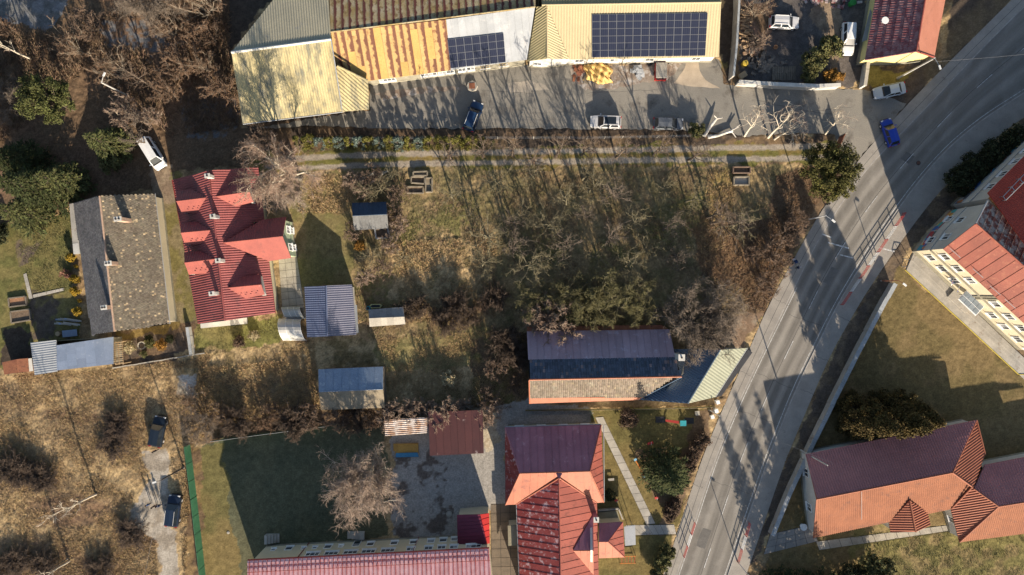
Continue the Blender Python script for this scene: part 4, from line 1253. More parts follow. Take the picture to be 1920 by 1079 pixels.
sheet_roof(t, onplane(plane_pts([(947, 802, 4), (1127, 797, 4), (1106, 884, 7.0), (975, 888, 7.0)])[1], [(947, 802), (1127, 797), (1106, 884), (1056, 885.5), (1048.5, 899), (1041, 886), (975, 888)]), M_maroon, width=1.03, seam=.05, jit=.005)
sheet_roof(t, [(975, 888, 7.0), (1042, 886.5, 7.0), (1046.5, 897, 6.85), (967, 946, 4), (948, 947, 4)], M_salmon, width=1.1, seam=.035)
sheet_roof(t, [(1054, 886.5, 7.0), (1106, 884, 7.0), (1132, 942, 4), (1119, 943, 4), (1050, 897, 6.85)], M_salmon, width=1.1, seam=.035)
sheet_roof(t, [(947, 802, 4), (975, 888, 7.0), (948, 947, 4)], M_worn, width=1.05, seam=.04)
sheet_roof(t, [(1127, 797, 4), (1106, 884, 7.0), (1132, 942, 4)], M_coral2, width=1.05, seam=.04)
sheet_roof(t, [(1048, 897, 6.9), (1053, 1150, 6.9), (977, 1150, 4), (969, 945, 4)], M_worn, width=1.05, seam=.05)
sheet_roof(t, [(1048.5, 897, 6.9), (1119, 943, 4), (1124, 1150, 4), (1053, 1150, 6.9)], M_coral2, width=1.05, seam=.04)
for a, b, m in (((975, 888, 7.0), (1106, 884, 7.0), M_salmon), ((947, 802, 4), (975, 888, 7.0), M_maroon), ((948, 947, 4), (975, 888, 7.0), M_salmon), ((1127, 797, 4), (1106, 884, 7.0), M_coral2),
                ((1132, 942, 4), (1106, 884, 7.0), M_salmon), ((1048, 897, 6.9), (1053, 1150, 6.9), M_coral2), ((1048, 897, 6.9), (967, 946, 4), M_salmon), ((1049, 897, 6.9), (1119, 943, 4), M_salmon)):
    ridge(t, a, b, m, .1)
sheet_roof(t, [(1075, 1032, 6.1), (1113, 1032, 6.0), (1112, 966, 4.45)], M_maroon, width=1.0, seam=.04, name='dormer')
sheet_roof(t, [(1075, 1033, 6.1), (1113, 1033, 6.0), (1113, 1078, 4.6)], M_salmon, width=1.0, seam=.04, name='dormer')
mb = MB(); q = [W(1112, 968, 4.4), W(1113, 1032, 6.3), W(1113, 1076, 4.5)]
mb.prism([x + Vector((-.15, 0, 0)) for x in (q[0] - Vector((0, 0, .4)), q[2] - Vector((0, 0, .4)), q[2], q[1], q[0])], (-.3, 0, 0)); obj('dormer_wall', mb, M_white_r, t)
chimney(t, 1118, 975, 3.6, 6.6, .6, .6, M_maroon, M_white_r, 0, 1)
R = walls(t, [(947, 802, 4), (1127, 797, 4), (1132, 942, 4), (1119, 943, 4), (1124, 1150, 4), (977, 1150, 4), (969, 945, 4), (948, 947, 4)], M_cream, .45, plinth=M_plinth)
for i in range(len(R)):
    a, b = R[i], R[(i + 1) % len(R)]
    L = (b.xy - a.xy).length
    if L > 6:
        k = max(2, int(L / 3.2))
        for q in range(k): window(t, a, b, (q + .5) / k, 2.3, 1.2, 1.4, M_white, M_glass)
gutter(t, (947, 801, 4), (1127, 796, 4), M_zinc); gutter(t, (1132, 797, 4), (1133, 942, 4), M_zinc); gutter(t, (968, 945, 4), (976, 1150, 4), M_zinc)
t = thing('side_annex', 'little hipped annex with coral roof on the playground side of the T shaped building', 'annex', W(1145, 1015))
sheet_roof(t, [(1123, 982, 3), (1168, 979, 3), (1140, 1016, 4.5), (1123, 1016, 4.5)], M_maroon, width=1.0, seam=.04)
sheet_roof(t, [(1168, 979, 3), (1171, 1045, 3), (1140, 1016, 4.5)], M_coral2, width=1.0, seam=.04)
sheet_roof(t, [(1123, 1016.5, 4.5), (1140, 1016.5, 4.5), (1171, 1045, 3), (1123, 1047, 3)], M_salmon, width=1.0, seam=.04)
for a, b in (((1168, 979, 3), (1140, 1016, 4.5)), ((1171, 1045, 3), (1140, 1016, 4.5))): ridge(t, a, b, M_coral2, .07)
walls(t, [(1123, 982, 3), (1168, 979, 3), (1171, 1045, 3), (1123, 1047, 3)], M_cream, .25)
flat_roof(t, [(1170, 988, 2.6), (1191, 985, 2.5), (1192, 1022, 2.5), (1172, 1024, 2.6)], M_zinc, 'canopy', .08)
mb = MB()
for px, py in ((1188, 989), (1189, 1019)): p = W(px, py, 2.4); mb.tube((p.x, p.y, 0), (p.x, p.y, 2.45), .05, .05, 6)
obj('canopy_post', mb, M_zinc, t)
t = thing('terrace', 'low olive terrace slab with pale kerb beside the coral annex', 'terrace', W(1145, 968))
mb = MB(); mb.prism([W(1122, 961, .35), W(1158, 958, .35), W(1163, 977, .35), W(1123, 980, .35)], (0, 0, -.6)); obj('slab', mb, mat("olive_paving", (.27, .25, .17), fine=.15), t)
mb = MB()
for a, b in (((1122, 958), (1160, 955)), ((1160, 955), (1168, 975))):
    p, q = W(*a, .5), W(*b, .5); mb.obox((p + q) / 2 - Vector((0, 0, .3)), (q - p) / 2, (0, .12, 0) if abs(q.x - p.x) > abs(q.y - p.y) else (.12, 0, 0), (0, 0, .3))
obj('kerb_wall', mb, M_conc, t)
t = thing('porch', 'small flat beige porch roof on the courtyard side of the T shaped building', 'porch', W(962, 1005))
flat_roof(t, [(952, 986, 2.8), (973, 985, 2.8), (974, 1023, 2.8), (953, 1024, 2.8)], mat("beige_felt", (.24, .215, .15), fine=.15), 'roof', .2)
walls(t, [(952, 986, 2.8), (973, 985, 2.8), (974, 1023, 2.8), (953, 1024, 2.8)], M_cream, .15)

# ------------------------------------------------------------------ long house in the centre
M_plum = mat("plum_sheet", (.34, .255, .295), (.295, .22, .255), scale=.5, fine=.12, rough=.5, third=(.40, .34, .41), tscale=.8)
M_navyt = mat("dark_roof_tile", (.065, .085, .12), (.055, .07, .10), scale=.5, fine=.3, attr="tint", third=(.15, .085, .06), tscale=1.6, tlo=.62, thi=.68)
M_beiget = mat("beige_roof_tile", (.185, .15, .115), (.16, .13, .10), scale=.5, fine=.25, attr="tint", third=(.20, .18, .14), tscale=.6)
M_orsheet = mat("orange_eaves_sheet", (.34, .115, .06), (.30, .10, .05), scale=.8, fine=.15, rough=.6)
t = thing('long_house', 'long house in the middle, plum and navy back slope, beige tiled front slope', 'house', W(1130, 690))
NS = [(988, 622, 3), (1255, 618, 3), (1278, 706, 6.7), (992, 712, 6.7)]
pl_i = plane_pts(NS)[1]
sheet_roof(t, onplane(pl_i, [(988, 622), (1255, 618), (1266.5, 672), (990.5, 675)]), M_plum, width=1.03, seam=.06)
tile_roof(t, onplane(pl_i, [(990.5, 675), (1266.5, 672), (1278, 706), (992, 712)]), M_navyt, tw=.36, tl=.5, brick=0, seed=11, odd=.05, oddcol=(3.5, 2.1, 1.5), curve=.05)
SS = [(992, 713, 6.7), (1266, 707, 6.7), (1197, 750, 4.2), (993, 757, 4.2)]
pl_s = plane_pts(SS)[1]
tile_roof(t, onplane(pl_s, [(992, 713), (1266, 707), (1206, 745), (993, 745.5)]), M_beiget, tw=.3, tl=.36, brick=0, seed=12, odd=.03, oddcol=(1.5, 1.5, 1.3), curve=.045)
sheet_roof(t, onplane(pl_s, [(993, 746), (1205, 745), (1197, 750), (993.5, 757)]), M_orsheet, width=2.9, seam=.03)
flat_roof(t, [(988, 613, 2.55), (1240, 609.5, 2.55), (1254, 618, 2.9), (988, 622, 2.9)], M_rustplate, 'lower_roof', .08)
ridge(t, (992, 712.5, 6.7), (1278, 706.5, 6.7), M_orsheet, .13)
ridge(t, (992, 713, 6.7), (993, 757, 4.2), M_orsheet, .1, 'verge_strip')
walls(t, [(988, 622, 3), (1262, 618, 3), (1278, 706, 6.7), (1240, 752, 4.2), (993, 757, 4.2), (992, 712, 6.7)], M_white_r, .35)
mb = MB(); p = W(1091, 637, 4)
mb.tube((p.x, p.y, 3.4), (p.x, p.y, 4.6), .03, .03, 5); mb.tube((p.x - .5, p.y, 4.6), (p.x + .5, p.y, 4.55), .02, .02, 4); obj('antenna', mb, M_dark, t)
M_navym = mat("navy_metal_tile", (.075, .115, .165), (.062, .095, .14), scale=.5, fine=.12, rough=.4, spec=.5)
M_pgreen = mat("pale_green_profiled", (.22, .23, .175), (.195, .205, .155), scale=.5, fine=.12, rough=.6)
t2 = thing('roadside_annex', 'roadside wing with navy metal tile slope and pale green ribbed slope', 'annex', W(1315, 705))
WP = [(1350, 656, 6.6), (1289, 757, 6.6), (1196, 750, 3.4)]
pl_w = plane_pts(WP)[1]
wave_roof(t2, onplane(pl_w, [(1262, 655), (1350, 656), (1317.5, 710), (1278, 708)]), M_navym, pitch=.34, amp=.03, k=5, rows=.42, rowamp=.05)
wave_roof(t2, onplane(pl_w, [(1278, 708), (1317.5, 710), (1289, 757), (1196, 750)]), M_navym, pitch=.34, amp=.03, k=5, rows=.42, rowamp=.05)
wave_roof(t2, [(1350, 656.5, 6.6), (1401, 653, 3.6), (1341, 745, 3.6), (1289.5, 757, 6.6)], M_pgreen, pitch=.42, amp=.02, k=6)
ridge(t2, (1350, 656, 6.6), (1289, 757, 6.6), M_navym, .12)
ridge(t2, (1278, 707, 6.5), (1196, 750, 3.8), M_navym, .09, 'valley_strip')
walls(t2, [(1350, 656, 6.6), (1401, 653, 3.6), (1341, 745, 3.6), (1289, 757, 6.6), (1215, 751, 3.9), (1278, 700, 6), (1280, 656, 3.8)], M_white_r, .3)
chimney(t2, 1278, 671, 4.2, 7.6, .75, .75, M_white_r, M_white_r, 0, 1)
mb = MB()
a, b, c, d = W(1402, 656, .5), W(1411, 661, .5), W(1353, 743, .5), W(1343, 745, .5)
mb.prism([a, b, c, d], (0, 0, -.7)); obj('plinth', mb, mat("black_bitumen", (.05, .052, .06), fine=.2), t2)
gutter(t2, (1402, 653, 3.6), (1342, 745, 3.6), M_zinc)

# ------------------------------------------------------------------ house top right with the bright yellow gable
M_maroont = mat("maroon_tile_sheet", (.20, .06, .065), (.28, .15, .15), scale=1.4, fine=.25, fscale=6, lo=.42, hi=.6, rough=.55)
t = thing('yellow_gable_house', 'house with bright yellow gable, maroon tiled slope and salmon slope', 'house', W(1695, 40))
wave_roof(t, [(1648, -40, 3.6), (1741, -40, 7), (1718, 97, 7), (1622, 113, 3.6)], M_maroont, pitch=.36, amp=.03, k=6, rows=1.05, rowamp=.09, rot=math.pi / 2 * 0)
flat_roof(t, [(1741, -40, 7), (1780, -40, 3.6), (1752, 108, 3.6), (1718, 97, 7)], mat("salmon_sheet", (.37, .155, .105), (.33, .135, .09), scale=.5, fine=.12, third=(.29, .13, .095), tscale=1.4), 'roof')
ridge(t, (1741, -40, 7), (1718, 97, 7), M_redf, .12)
ridge(t, (1622, 113, 3.65), (1718, 97, 7.05), M_maroont, .1, 'verge_board'); ridge(t, (1718, 97, 7.05), (1752, 108, 3.65), M_redf, .12, 'verge_board')
R = walls(t, [(1622, 113, 3.6), (1718, 97, 7), (1752, 108, 3.6), (1780, -40, 3.6), (1741, -40, 7), (1648, -40, 3.6)], M_yellow_r, .45, plinth=M_plinth, ph=.9)
c = W(1659, 39, 5.2)
mb = MB(); mb.tube((c.x, c.y, 4.4), (c.x, c.y, 5.1), .05, .05, 6); mb.lathe((c.x, c.y, 5.05), [(.05, 0), (.42, .12), (.52, .28), (.5, .29)], 14); obj('satellite_dish', mb, M_white, t)
flat_roof(t, [(1632, 17, 2.3), (1637, 30, 2.3), (1626, 75, 2.2), (1616, 79, 2.2)], M_zinc, 'awning', .06)

# ------------------------------------------------------------------ right hand cream building
t = thing('municipal_building', 'big cream building with grey mural side and red sheet roof at the right edge', 'building', W(1830, 480))
M_redold = mat("old_red_sheet", (.255, .075, .05), (.21, .062, .043), scale=.45, fine=.2, fscale=6, rough=.65, third=(.31, .115, .07), tscale=1.2, tlo=.54)
M_mosaic = mat("lichen_rust_sheet", (.30, .265, .235), (.15, .05, .038), scale=1.1, fine=.35, fscale=6, lo=.44, hi=.56, third=(.09, .06, .05), tscale=2, tlo=.6)
M_red2 = mat("bright_red_tile", (.36, .055, .032), (.31, .045, .027), scale=.6, fine=.2, rough=.6)
sheet_roof(t, [(1769, 467, 8), (1829, 420, 11), (1990, 563, 11), (1990, 670, 8)], M_redold, width=1.45, seam=.05)
sheet_roof(t, [(1829.5, 419.5, 11), (1851, 377, 8.6), (1990, 502, 8.6), (1990, 562, 11)], M_mosaic, width=.95, rowlen=2.0, seam=.09, jit=.03)
ridge(t, (1829, 420, 11), (1990, 563, 11), M_redold, .13)
ridge(t, (1829, 419, 11.02), (1851, 377, 8.65), M_zinc, .12, 'verge_strip')
R_MUN = R = walls(t, [(1769, 467, 8), (1829, 420, 11), (1851, 377, 8.6), (1990, 502, 8.6), (1990, 563, 11), (1990, 670, 8)], M_cream, .3, plinth=M_plinth, ph=1.0)
A, B = wall_edge(R, 1769, 467, 1990, 670, 8)
for px, py in ((1770, 482), (1796, 504), (1820, 526), (1869, 570), (1895, 594), (1918, 616)):
    s, z = wall_t(A, B, px, py); window(t, A, B, s, 6.1, 1.15, 1.5, M_white, M_glass)
for px, py in ((1737, 484), (1761, 504), (1784, 526), (1856, 591), (1880, 612), (1905, 636), (1928, 657)):
    s, z = wall_t(A, B, px, py); window(t, A, B, s, 2.8, 1.15, 1.5, M_white, M_glass)
en = Vector((B.x - A.x, B.y - A.y, 0)); LAB = en.length; en.normalize(); on = Vector((en.y, -en.x, 0))
mid = (Vector((A.x, A.y, 0)) + Vector((B.x, B.y, 0))) / 2
mb = MB(); mb.obox(mid + on * .07 + Vector((0, 0, 4.55)), en * LAB / 2, on * .07, (0, 0, .18)); obj('cornice_band', mb, M_plinth, t)
mb = MB()
for px, py in ((1843, 556),):
    s, z = wall_t(A, B, px, py); mb.obox(Vector((A.x, A.y, 0)) + en * s * LAB + on * .06 + Vector((0, 0, 3.9)), en * .12, on * .06, (0, 0, 3.9))
    mb.obox(Vector((A.x, A.y, 0)) + en * (s * LAB + .5) + on * .06 + Vector((0, 0, 3.9)), en * .12, on * .06, (0, 0, 3.9))
obj('pilaster', mb, M_plinth, t)
mb = MB()
for k, (px, py) in enumerate(((1797, 480), (1840, 518), (1872, 550), (1900, 575))):
    a = W(px - 16, py - 14, 8.75); b = W(px + 4, py + 3.5, 8.75); mb.tube(a, b, .04, .04, 5)
obj('snow_guard', mb, M_zinc, t)
# entrance canopy
s, z = wall_t(A, B, 1843, 560)
c = Vector((A.x, A.y, 0)) + en * s * LAB
can = MB(); can.obox(c + on * .95 + Vector((0, 0, 3.0)), en * 1.75, on * .9, (0, 0, .05)); co = obj('canopy', can, M_white, t)
for i in range(4):
    for j in range(2):
        g = MB(); g.obox(c + en * (-1.27 + i * .85) + on * (.52 + j * .85) + Vector((0, 0, 3.075)), en * .37, on * .37, (0, 0, .02)); obj('pane', g, mat("canopy_glass", (.25, .29, .32), fine=.1, rough=.2) if i + j == 0 else bpy.data.materials["canopy_glass"], co)
mb = MB(); mb.obox(c + on * .7 + Vector((0, 0, .15)), en * 1.8, on * .7, (0, 0, .16)); obj('step', mb, M_conc, t)
window(t, A, B, s, 1.45, 1.4, 2.4, M_white, M_glass, sill=False, name='door')
# second wing, along the road
t3 = thing('mural_wing', 'grey walled wing along the road with painted mural base and bright red roof', 'building', W(1890, 340))
wave_roof(t3, [(1852, 362, 8.3), (2110, 103, 8.3), (2195, 200, 12), (1930, 470, 12)], M_red2, pitch=.3, amp=.03, k=4, rows=.4, rowamp=.05)
R3 = walls(t3, [(1851, 372, 8.2), (2110, 111, 8.2), (2195, 200, 12), (1990, 440, 8.2), (1900, 425, 8.2)], M_grey_r, .15, plinth=M_plinth, ph=.6)
A3, B3 = wall_edge(R3, 1851, 372, 2110, 111, 8)
A2, B2 = wall_edge(R, 1769, 467, 1829, 420, 9)
A2b, B2b = wall_edge(R, 1829, 420, 1851, 377, 9)
# the end wall of the first wing is grey like the road side
for (a, b) in ((A2, B2), (A2b, B2b)):
    e = Vector((b.x - a.x, b.y - a.y, 0)); L = e.length; e.normalize(); n = Vector((e.y, -e.x, 0))
    mb = MB(); q0, q1 = Vector((a.x, a.y, 0)) + n * .03, Vector((b.x, b.y, 0)) + n * .03
    mb.face([q0 + Vector((0, 0, 1.0)), q1 + Vector((0, 0, 1.0)), q1 + Vector((0, 0, b.z - .15)), q0 + Vector((0, 0, a.z - .15))])
    obj('render_coat', mb, M_grey_r, t)
def mural_mat(name, seed):
    m = bpy.data.materials.new(name); m.use_nodes = True
    nt = m.node_tree; b = nt.nodes["Principled BSDF"]
    tc = _n(nt, "ShaderNodeTexCoord"); v = _n(nt, "ShaderNodeTexVoronoi"); v.inputs['Scale'].default_value = .9
    mp = _n(nt, "ShaderNodeMapping"); mp.inputs['Location'].default_value = (seed * 3.7, seed, 0); nt.links.new(tc.outputs['Object'], mp.inputs[0]); nt.links.new(mp.outputs[0], v.inputs['Vector'])
    sp = _n(nt, "ShaderNodeSeparateColor"); nt.links.new(v.outputs['Color'], sp.inputs[0])
    r = _n(nt, "ShaderNodeValToRGB"); r.color_ramp.interpolation = 'CONSTANT'
    cols = [(.04, .22, .30), (.45, .16, .05), (.05, .12, .30), (.42, .40, .36), (.30, .05, .05), (.06, .28, .26), (.5, .36, .08), (.10, .09, .09)]
    els = r.color_ramp.elements
    els[0].color = (*cols[0], 1); els[1].position = .125; els[1].color = (*cols[1], 1)
    for k in range(2, 8):
        e = els.new(k / 8); e.color = (*cols[k], 1)
    nt.links.new(sp.outputs[0], r.inputs[0]); nt.links.new(r.outputs[0], b.inputs['Base Color']); b.inputs['Roughness'].default_value = .9
    return m
for par, (a, b), sd in ((t, (A2, B2), 1), (t, (A2b, B2b), 2), (t3, (A3, B3), 3)):
    e = Vector((b.x - a.x, b.y - a.y, 0)); L = e.length; e.normalize(); n = Vector((e.y, -e.x, 0))
    mb = MB(); c = (Vector((a.x, a.y, 0)) + Vector((b.x, b.y, 0))) / 2
    mb.obox(c + n * .06 + Vector((0, 0, 1.75)), e * (L / 2 - .1), n * .02, (0, 0, .75)); obj('mural_band', mb, mural_mat("mural_paint", sd), par)
    mb = MB(); mb.obox(c + n * .1 + Vector((0, 0, 4.4)), e * L / 2, n * .06, (0, 0, .15)); obj('cornice_band', mb, M_grey_r, par)
for px, py in ((1799, 414), (1772, 445)):
    for a, b in ((A2, B2), (A2b, B2b)):
        s, z = wall_t(a, b, px, py)
        if .05 < s < .95: window(t, a, b, s, 6.0, 1.1, 1.4, M_white, M_glass, proud=.03)
for px, py in ((1833, 374), (1854, 351), (1876, 328), (1897, 305), (1918, 284)):
    s, z = wall_t(A3, B3, px, py)
    if .03 < s < .97: window(t3, A3, B3, s, 5.9, 1.1, 1.4, M_white, M_glass)
for s in (.06, .13, .2, .27, .34): window(t3, A3, B3, s, 2.9, 1.1, 1.2, M_white, M_glass, proud=.08)
for (a, b) in ((A2, B2), (A2b, B2b)): window(t, a, b, .5, 2.9, 1.1, 1.2, M_white, M_glass, proud=.08)
# service walkway of rails on the red roof
mb = MB()
pl3 = plane_pts([(1852, 362, 8.3), (2110, 103, 8.3), (2195, 200, 12)])[1]
def rf(x, y, h): p = PP(pl3, x, y); return p + Vector((0, 0, h))
for a, b in (((1874, 370), (1925, 316)), ((1879, 377), (1928, 328)), ((1874, 370), (1879, 377)), ((1890, 352), (1896, 360)), ((1905, 337), (1911, 345))):
    mb.tube(rf(*a, .7), rf(*b, .7), .05, .05, 6)
    mb.tube(rf(*a, 0), rf(*a, .7), .04, .04, 5); mb.tube(rf(*b, 0), rf(*b, .7), .04, .04, 5)
obj('roof_rail', mb, M_zinc, t3)

# ------------------------------------------------------------------ orange L-shaped building, bottom right
M_shadetile = mat("maroon_shaded_tile", (.43, .18, .165), (.37, .155, .145), scale=.5, fine=.2, rough=.5, spec=.45)  # orange tile's copy for unlit back slopes, shade tint put into colour
M_stripe = mat("terracotta_tile", (.31, .11, .062), (.27, .095, .055), scale=.5, fine=.18, rough=.7)
t = thing('hipped_building', 'L shaped building with orange tile roof, shaded maroon back slope and striped hips', 'building', W(1690, 910))
kw = dict(pitch=.36, amp=.05, k=6, rows=.36, rowamp=.05)
wave_roof(t, [(1511, 852, 3.5), (1831, 788, 3.5), (1786, 886, 5.9), (1531, 936, 5.9)], M_shadetile, **kw)
S1 = [(1531, 937, 5.9), (1786, 887, 5.9), (1783, 955, 3), (1525, 1009, 3)]
pl1 = plane_pts(S1)[1]
wave_roof(t, onplane(pl1, [(1531, 937), (1786, 887), (1822, 913), (1783, 955), (1525, 1009)]), M_orange, pitch=.3, amp=.04, k=6, rows=.36, rowamp=.045)
wave_roof(t, [(1786, 886, 5.9), (1831, 788, 3), (1847, 853, 3.3), (1825, 916, 5.1)], M_stripe, pitch=.36, amp=.05, k=5)
wave_roof(t, [(1822, 914, 5.0), (1872, 950, 5.8), (1799, 1017, 3), (1783, 955, 3)], M_stripe, pitch=.36, amp=.05, k=5)
wave_roof(t, [(1847, 872, 3.5), (1990, 844, 3.5), (1990, 931, 5.8), (1872, 949, 5.8), (1826, 917, 4.9)], M_shadetile, **kw)
wave_roof(t, [(1872, 950, 5.8), (1990, 931, 5.8), (1990, 992, 3), (1800, 1017, 3)], M_orange, pitch=.3, amp=.04, k=6, rows=.36, rowamp=.045)
wave_roof(t, [(1706, 939, 4.8), (1717, 998, 4.7), (1670, 999, 2.9), (1667, 981, 2.9)], M_stripe, pitch=.36, amp=.05, k=5)
wave_roof(t, [(1706, 939, 4.8), (1740, 961, 3.1), (1745, 985, 2.9), (1717, 998, 4.7)], M_stripe, pitch=.36, amp=.05, k=5)
for a, b in (((1531, 936.5, 5.9), (1786, 886.5, 5.9)), ((1786, 886, 5.9), (1831, 788, 3)), ((1786, 887, 5.9), (1822, 913, 5.1)), ((1872, 950, 5.8), (1990, 931, 5.8)), ((1872, 950, 5.8), (1799, 1017, 3)),
             ((1826, 917, 5.0), (1872, 950, 5.8)), ((1706, 939, 4.8), (1717, 998, 4.7)), ((1783, 955, 3.05), (1822, 914, 5.1)), ((1831, 788, 3), (1847, 853, 3.3))):
    ridge(t, a, b, M_stripe, .11)
ridge(t, (1511, 852, 3.05), (1531, 936, 5.9), M_stripe, .08, 'verge_board'); ridge(t, (1531, 936, 5.9), (1525, 1009, 3.05), M_stripe, .08, 'verge_board')
R = walls(t, [(1511, 852, 3), (1831, 788, 3), (1847, 872, 3), (1990, 844, 3), (1990, 992, 3), (1800, 1017, 3), (1783, 955, 3), (1525, 1009, 3), (1531, 936, 5.9)], M_white_r, .4, plinth=M_plinth)
A, B = wall_edge(R, 1511, 852, 1531, 936, 4); window(t, A, B, .5, 2.0, 1.2, 1.4, M_white, M_glass, sill=True)
A, B = wall_edge(R, 1531, 936, 1525, 1009, 4); window(t, A, B, .4, 2.0, 1.2, 1.4, M_white, M_glass)
A, B = wall_edge(R, 1783, 955, 1800, 1017, 3); window(t, A, B, .5, 1.8, .9, 1.2, M_white, M_glass)
A, B = wall_edge(R, 1525, 1009, 1783, 955, 3)
for s in (.1, .22, .34, .75): window(t, A, B, s, 1.7, 1.2, 1.3, M_white, M_glass)
walls(t, [(1706, 945, 4.8), (1738, 961, 2.9), (1744, 985, 2.8), (1717, 998, 4.4), (1671, 998, 2.8), (1668, 981, 2.8)], M_white_r, .2)
mb = MB(); a, b = W(1615, 922, 6.2), W(1615, 974, 3.9); mb.tube(a + Vector((0, 0, .1)), b + Vector((0, 0, .1)), .03, .03, 5); obj('lightning_strip', mb, M_zinc, t)
# ------------------------------------------------------------------ vehicles
def paint(name, c, rough=.3, spec=.5):
    m = mat(name, c, tuple(x * .9 for x in c), scale=.8, fine=.06, rough=rough, spec=spec)
    return m
M_tyre = mat("tyre_rubber", (.02, .02, .02), fine=.2)
M_rim = mat("alloy", (.45, .45, .46), fine=.1, rough=.35)
M_lamp = mat("lamp_glass", (.7, .7, .68), fine=.05, rough=.15)
M_red_l = mat("tail_lamp_red", (.35, .015, .012), fine=.05, rough=.2)
M_cargl = mat("car_glass", (.022, .030, .038), (.015, .02, .027), fine=.05, rough=.12, spec=.4)
M_trim = mat("black_trim", (.025, .025, .027), fine=.1, rough=.6)

def car(label, cat, px, py, fx, fy, L, Wd, Ht, pm, style='suv', name='parked_car', rails=None, sunroof=False, group=None):
    """(fx,fy): the way its nose points in the photo"""
    c = W(px, py, 1.0)
    ang = math.atan2(-fy, fx)
    t = thing(name, label, cat, (c.x, c.y, 0.02), group)
    f = Vector((math.cos(ang), math.sin(ang), 0)); s = Vector((-f.y, f.x, 0)); O = Vector((c.x, c.y, .02))
    def P(x, y, z): return O + f * x + s * y + Vector((0, 0, z))
    hw = Wd / 2
    belt = Ht * .58
    # hull: stations from tail to nose
    prof = {'suv': ((-.5, .80, .60), (-.485, .93, .92), (-.44, .98, 1.0), (-.3, 1, 1.0), (0, 1, 1.0), (.2, 1, .99), (.30, .98, .95), (.40, .95, .88), (.46, .88, .80), (.492, .74, .66), (.5, .60, .55)),
            'sedan': ((-.5, .78, .66), (-.485, .9, .9), (-.44, .96, .96), (-.3, 1, 1.0), (0, 1, 1.0), (.18, 1, .98), (.30, .98, .92), (.40, .94, .82), (.46, .86, .72), (.492, .72, .6), (.5, .55, .5)),
            'van': ((-.5, .86, .60), (-.49, .96, .95), (-.45, 1, 1.0), (-.3, 1, 1.0), (0, 1, 1.0), (.25, 1, 1.0), (.36, .98, .92), (.44, .94, .82), (.48, .86, .74), (.495, .76, .64), (.5, .62, .55))}
    pr = prof.get(style, prof['suv'])
    mb = MB(); rings = []
    for x, w, h in pr:
        w *= hw; zt = belt * h; X = x * L
        ring = [P(X, -w * .9, .22), P(X, -w, .42), P(X, -w, zt - .14), P(X, -w * .9, zt - .02), P(X, -w * .5, zt + .02), P(X, w * .5, zt + .02), P(X, w * .9, zt - .02), P(X, w, zt - .14), P(X, w, .42), P(X, w * .9, .22)]
        i0 = len(mb.v); mb.v.extend(tuple(p) for p in ring); rings.append(i0)
    n = 10
    for a, b in zip(rings[:-1], rings[1:]):
        for k in range(n):
            k2 = (k + 1) % n
            mb.f.append((a + k, b + k, b + k2, a + k2)); mb.uv.append(None); mb.col.append(None)
    mb.f.append(tuple(rings[0] + k for k in range(n))); mb.uv.append(None); mb.col.append(None)
    mb.f.append(tuple(rings[-1] + k for k in reversed(range(n)))); mb.uv.append(None); mb.col.append(None)
    body = obj('body', mb, pm, t, smooth=False)
    bv = body.modifiers.new("round", 'BEVEL'); bv.width = .05; bv.segments = 2; bv.limit_method = 'ANGLE'
    # cabin: base rectangle at the belt, smaller roof
    ws, rg, rf, rr = {'suv': (.22, -.47, .08, -.40), 'sedan': (.20, -.36, .05, -.22), 'hatch': (.24, -.47, .08, -.36), 'van': (.34, -.485, .22, -.46), 'estate': (.22, -.475, .07, -.42)}[style]
    st = style
    bw, tw = hw * .90, hw * .68
    zb, zt = belt - .03, Ht
    B4 = [P(ws * L, -bw, zb), P(ws * L, bw, zb), P(rg * L, bw, zb), P(rg * L, -bw, zb)]
    T4 = [P(rf * L, -tw, zt - .07), P(rf * L, tw, zt - .07), P(rr * L, tw, zt - .07), P(rr * L, -tw, zt - .07)]
    mb = MB()
    for i in range(4):
        j = (i + 1) % 4
        mb.face([B4[i], T4[i], T4[j], B4[j]][::-1])
    mb.face(T4)
    cab = obj('cabin', mb, pm, t)
    def glass(nm, q, su, sv, d=.012):
        a, b, c_, e = q          # a,b at the belt, c,e on the roof side
        cen = (a + b + c_ + e) / 4
        n_ = (b - a).cross(e - a).normalized()
        if n_.dot(cen - P(0, 0, Ht * .6)) < 0: n_ = -n_
        def sh(p, u, v): return p
        def lerp2(u, v): return a.lerp(b, u).lerp(e.lerp(c_, u), v)
        qq = [lerp2(su, sv), lerp2(1 - su, sv), lerp2(1 - su, 1 - sv * .6), lerp2(su, 1 - sv * .6)]
        g = MB(); g.prism([p + n_ * d for p in qq], n_ * -d * 1.6); return obj(nm, g, M_cargl, cab)
    glass('windscreen', (B4[0], B4[1], T4[1], T4[0]), .06, .05)
    glass('rear_window', (B4[3], B4[2], T4[2], T4[3]), .08, .12)
    for (a, b, c_, e) in ((B4[1], B4[2], T4[2], T4[1]), (B4[3], B4[0], T4[0], T4[3])):
        for u0, u1 in ((.05, .47), (.52, .93)):
            glass('side_window', (a.lerp(b, u0), a.lerp(b, u1), e.lerp(c_, u1), e.lerp(c_, u0)), .02, .1)
    mb = MB()
    mb.prism([P(rf * L + .05, -tw - .02, zt - .07), P(rf * L + .02, 0, zt), P(rf * L + .05, tw + .02, zt - .07), P(rr * L - .05, tw + .02, zt - .07), P(rr * L, 0, zt), P(rr * L - .05, -tw - .02, zt - .07)], (0, 0, -.05))
    rf_o = obj('roof', mb, pm, t)
    if sunroof:
        mb = MB(); mb.obox(P((rf + rr) / 2 * L + .15, 0, zt + .004), f * abs(rf - rr) * L * .38, s * tw * .78, (0, 0, .012)); obj('sunroof', mb, M_cargl, t)
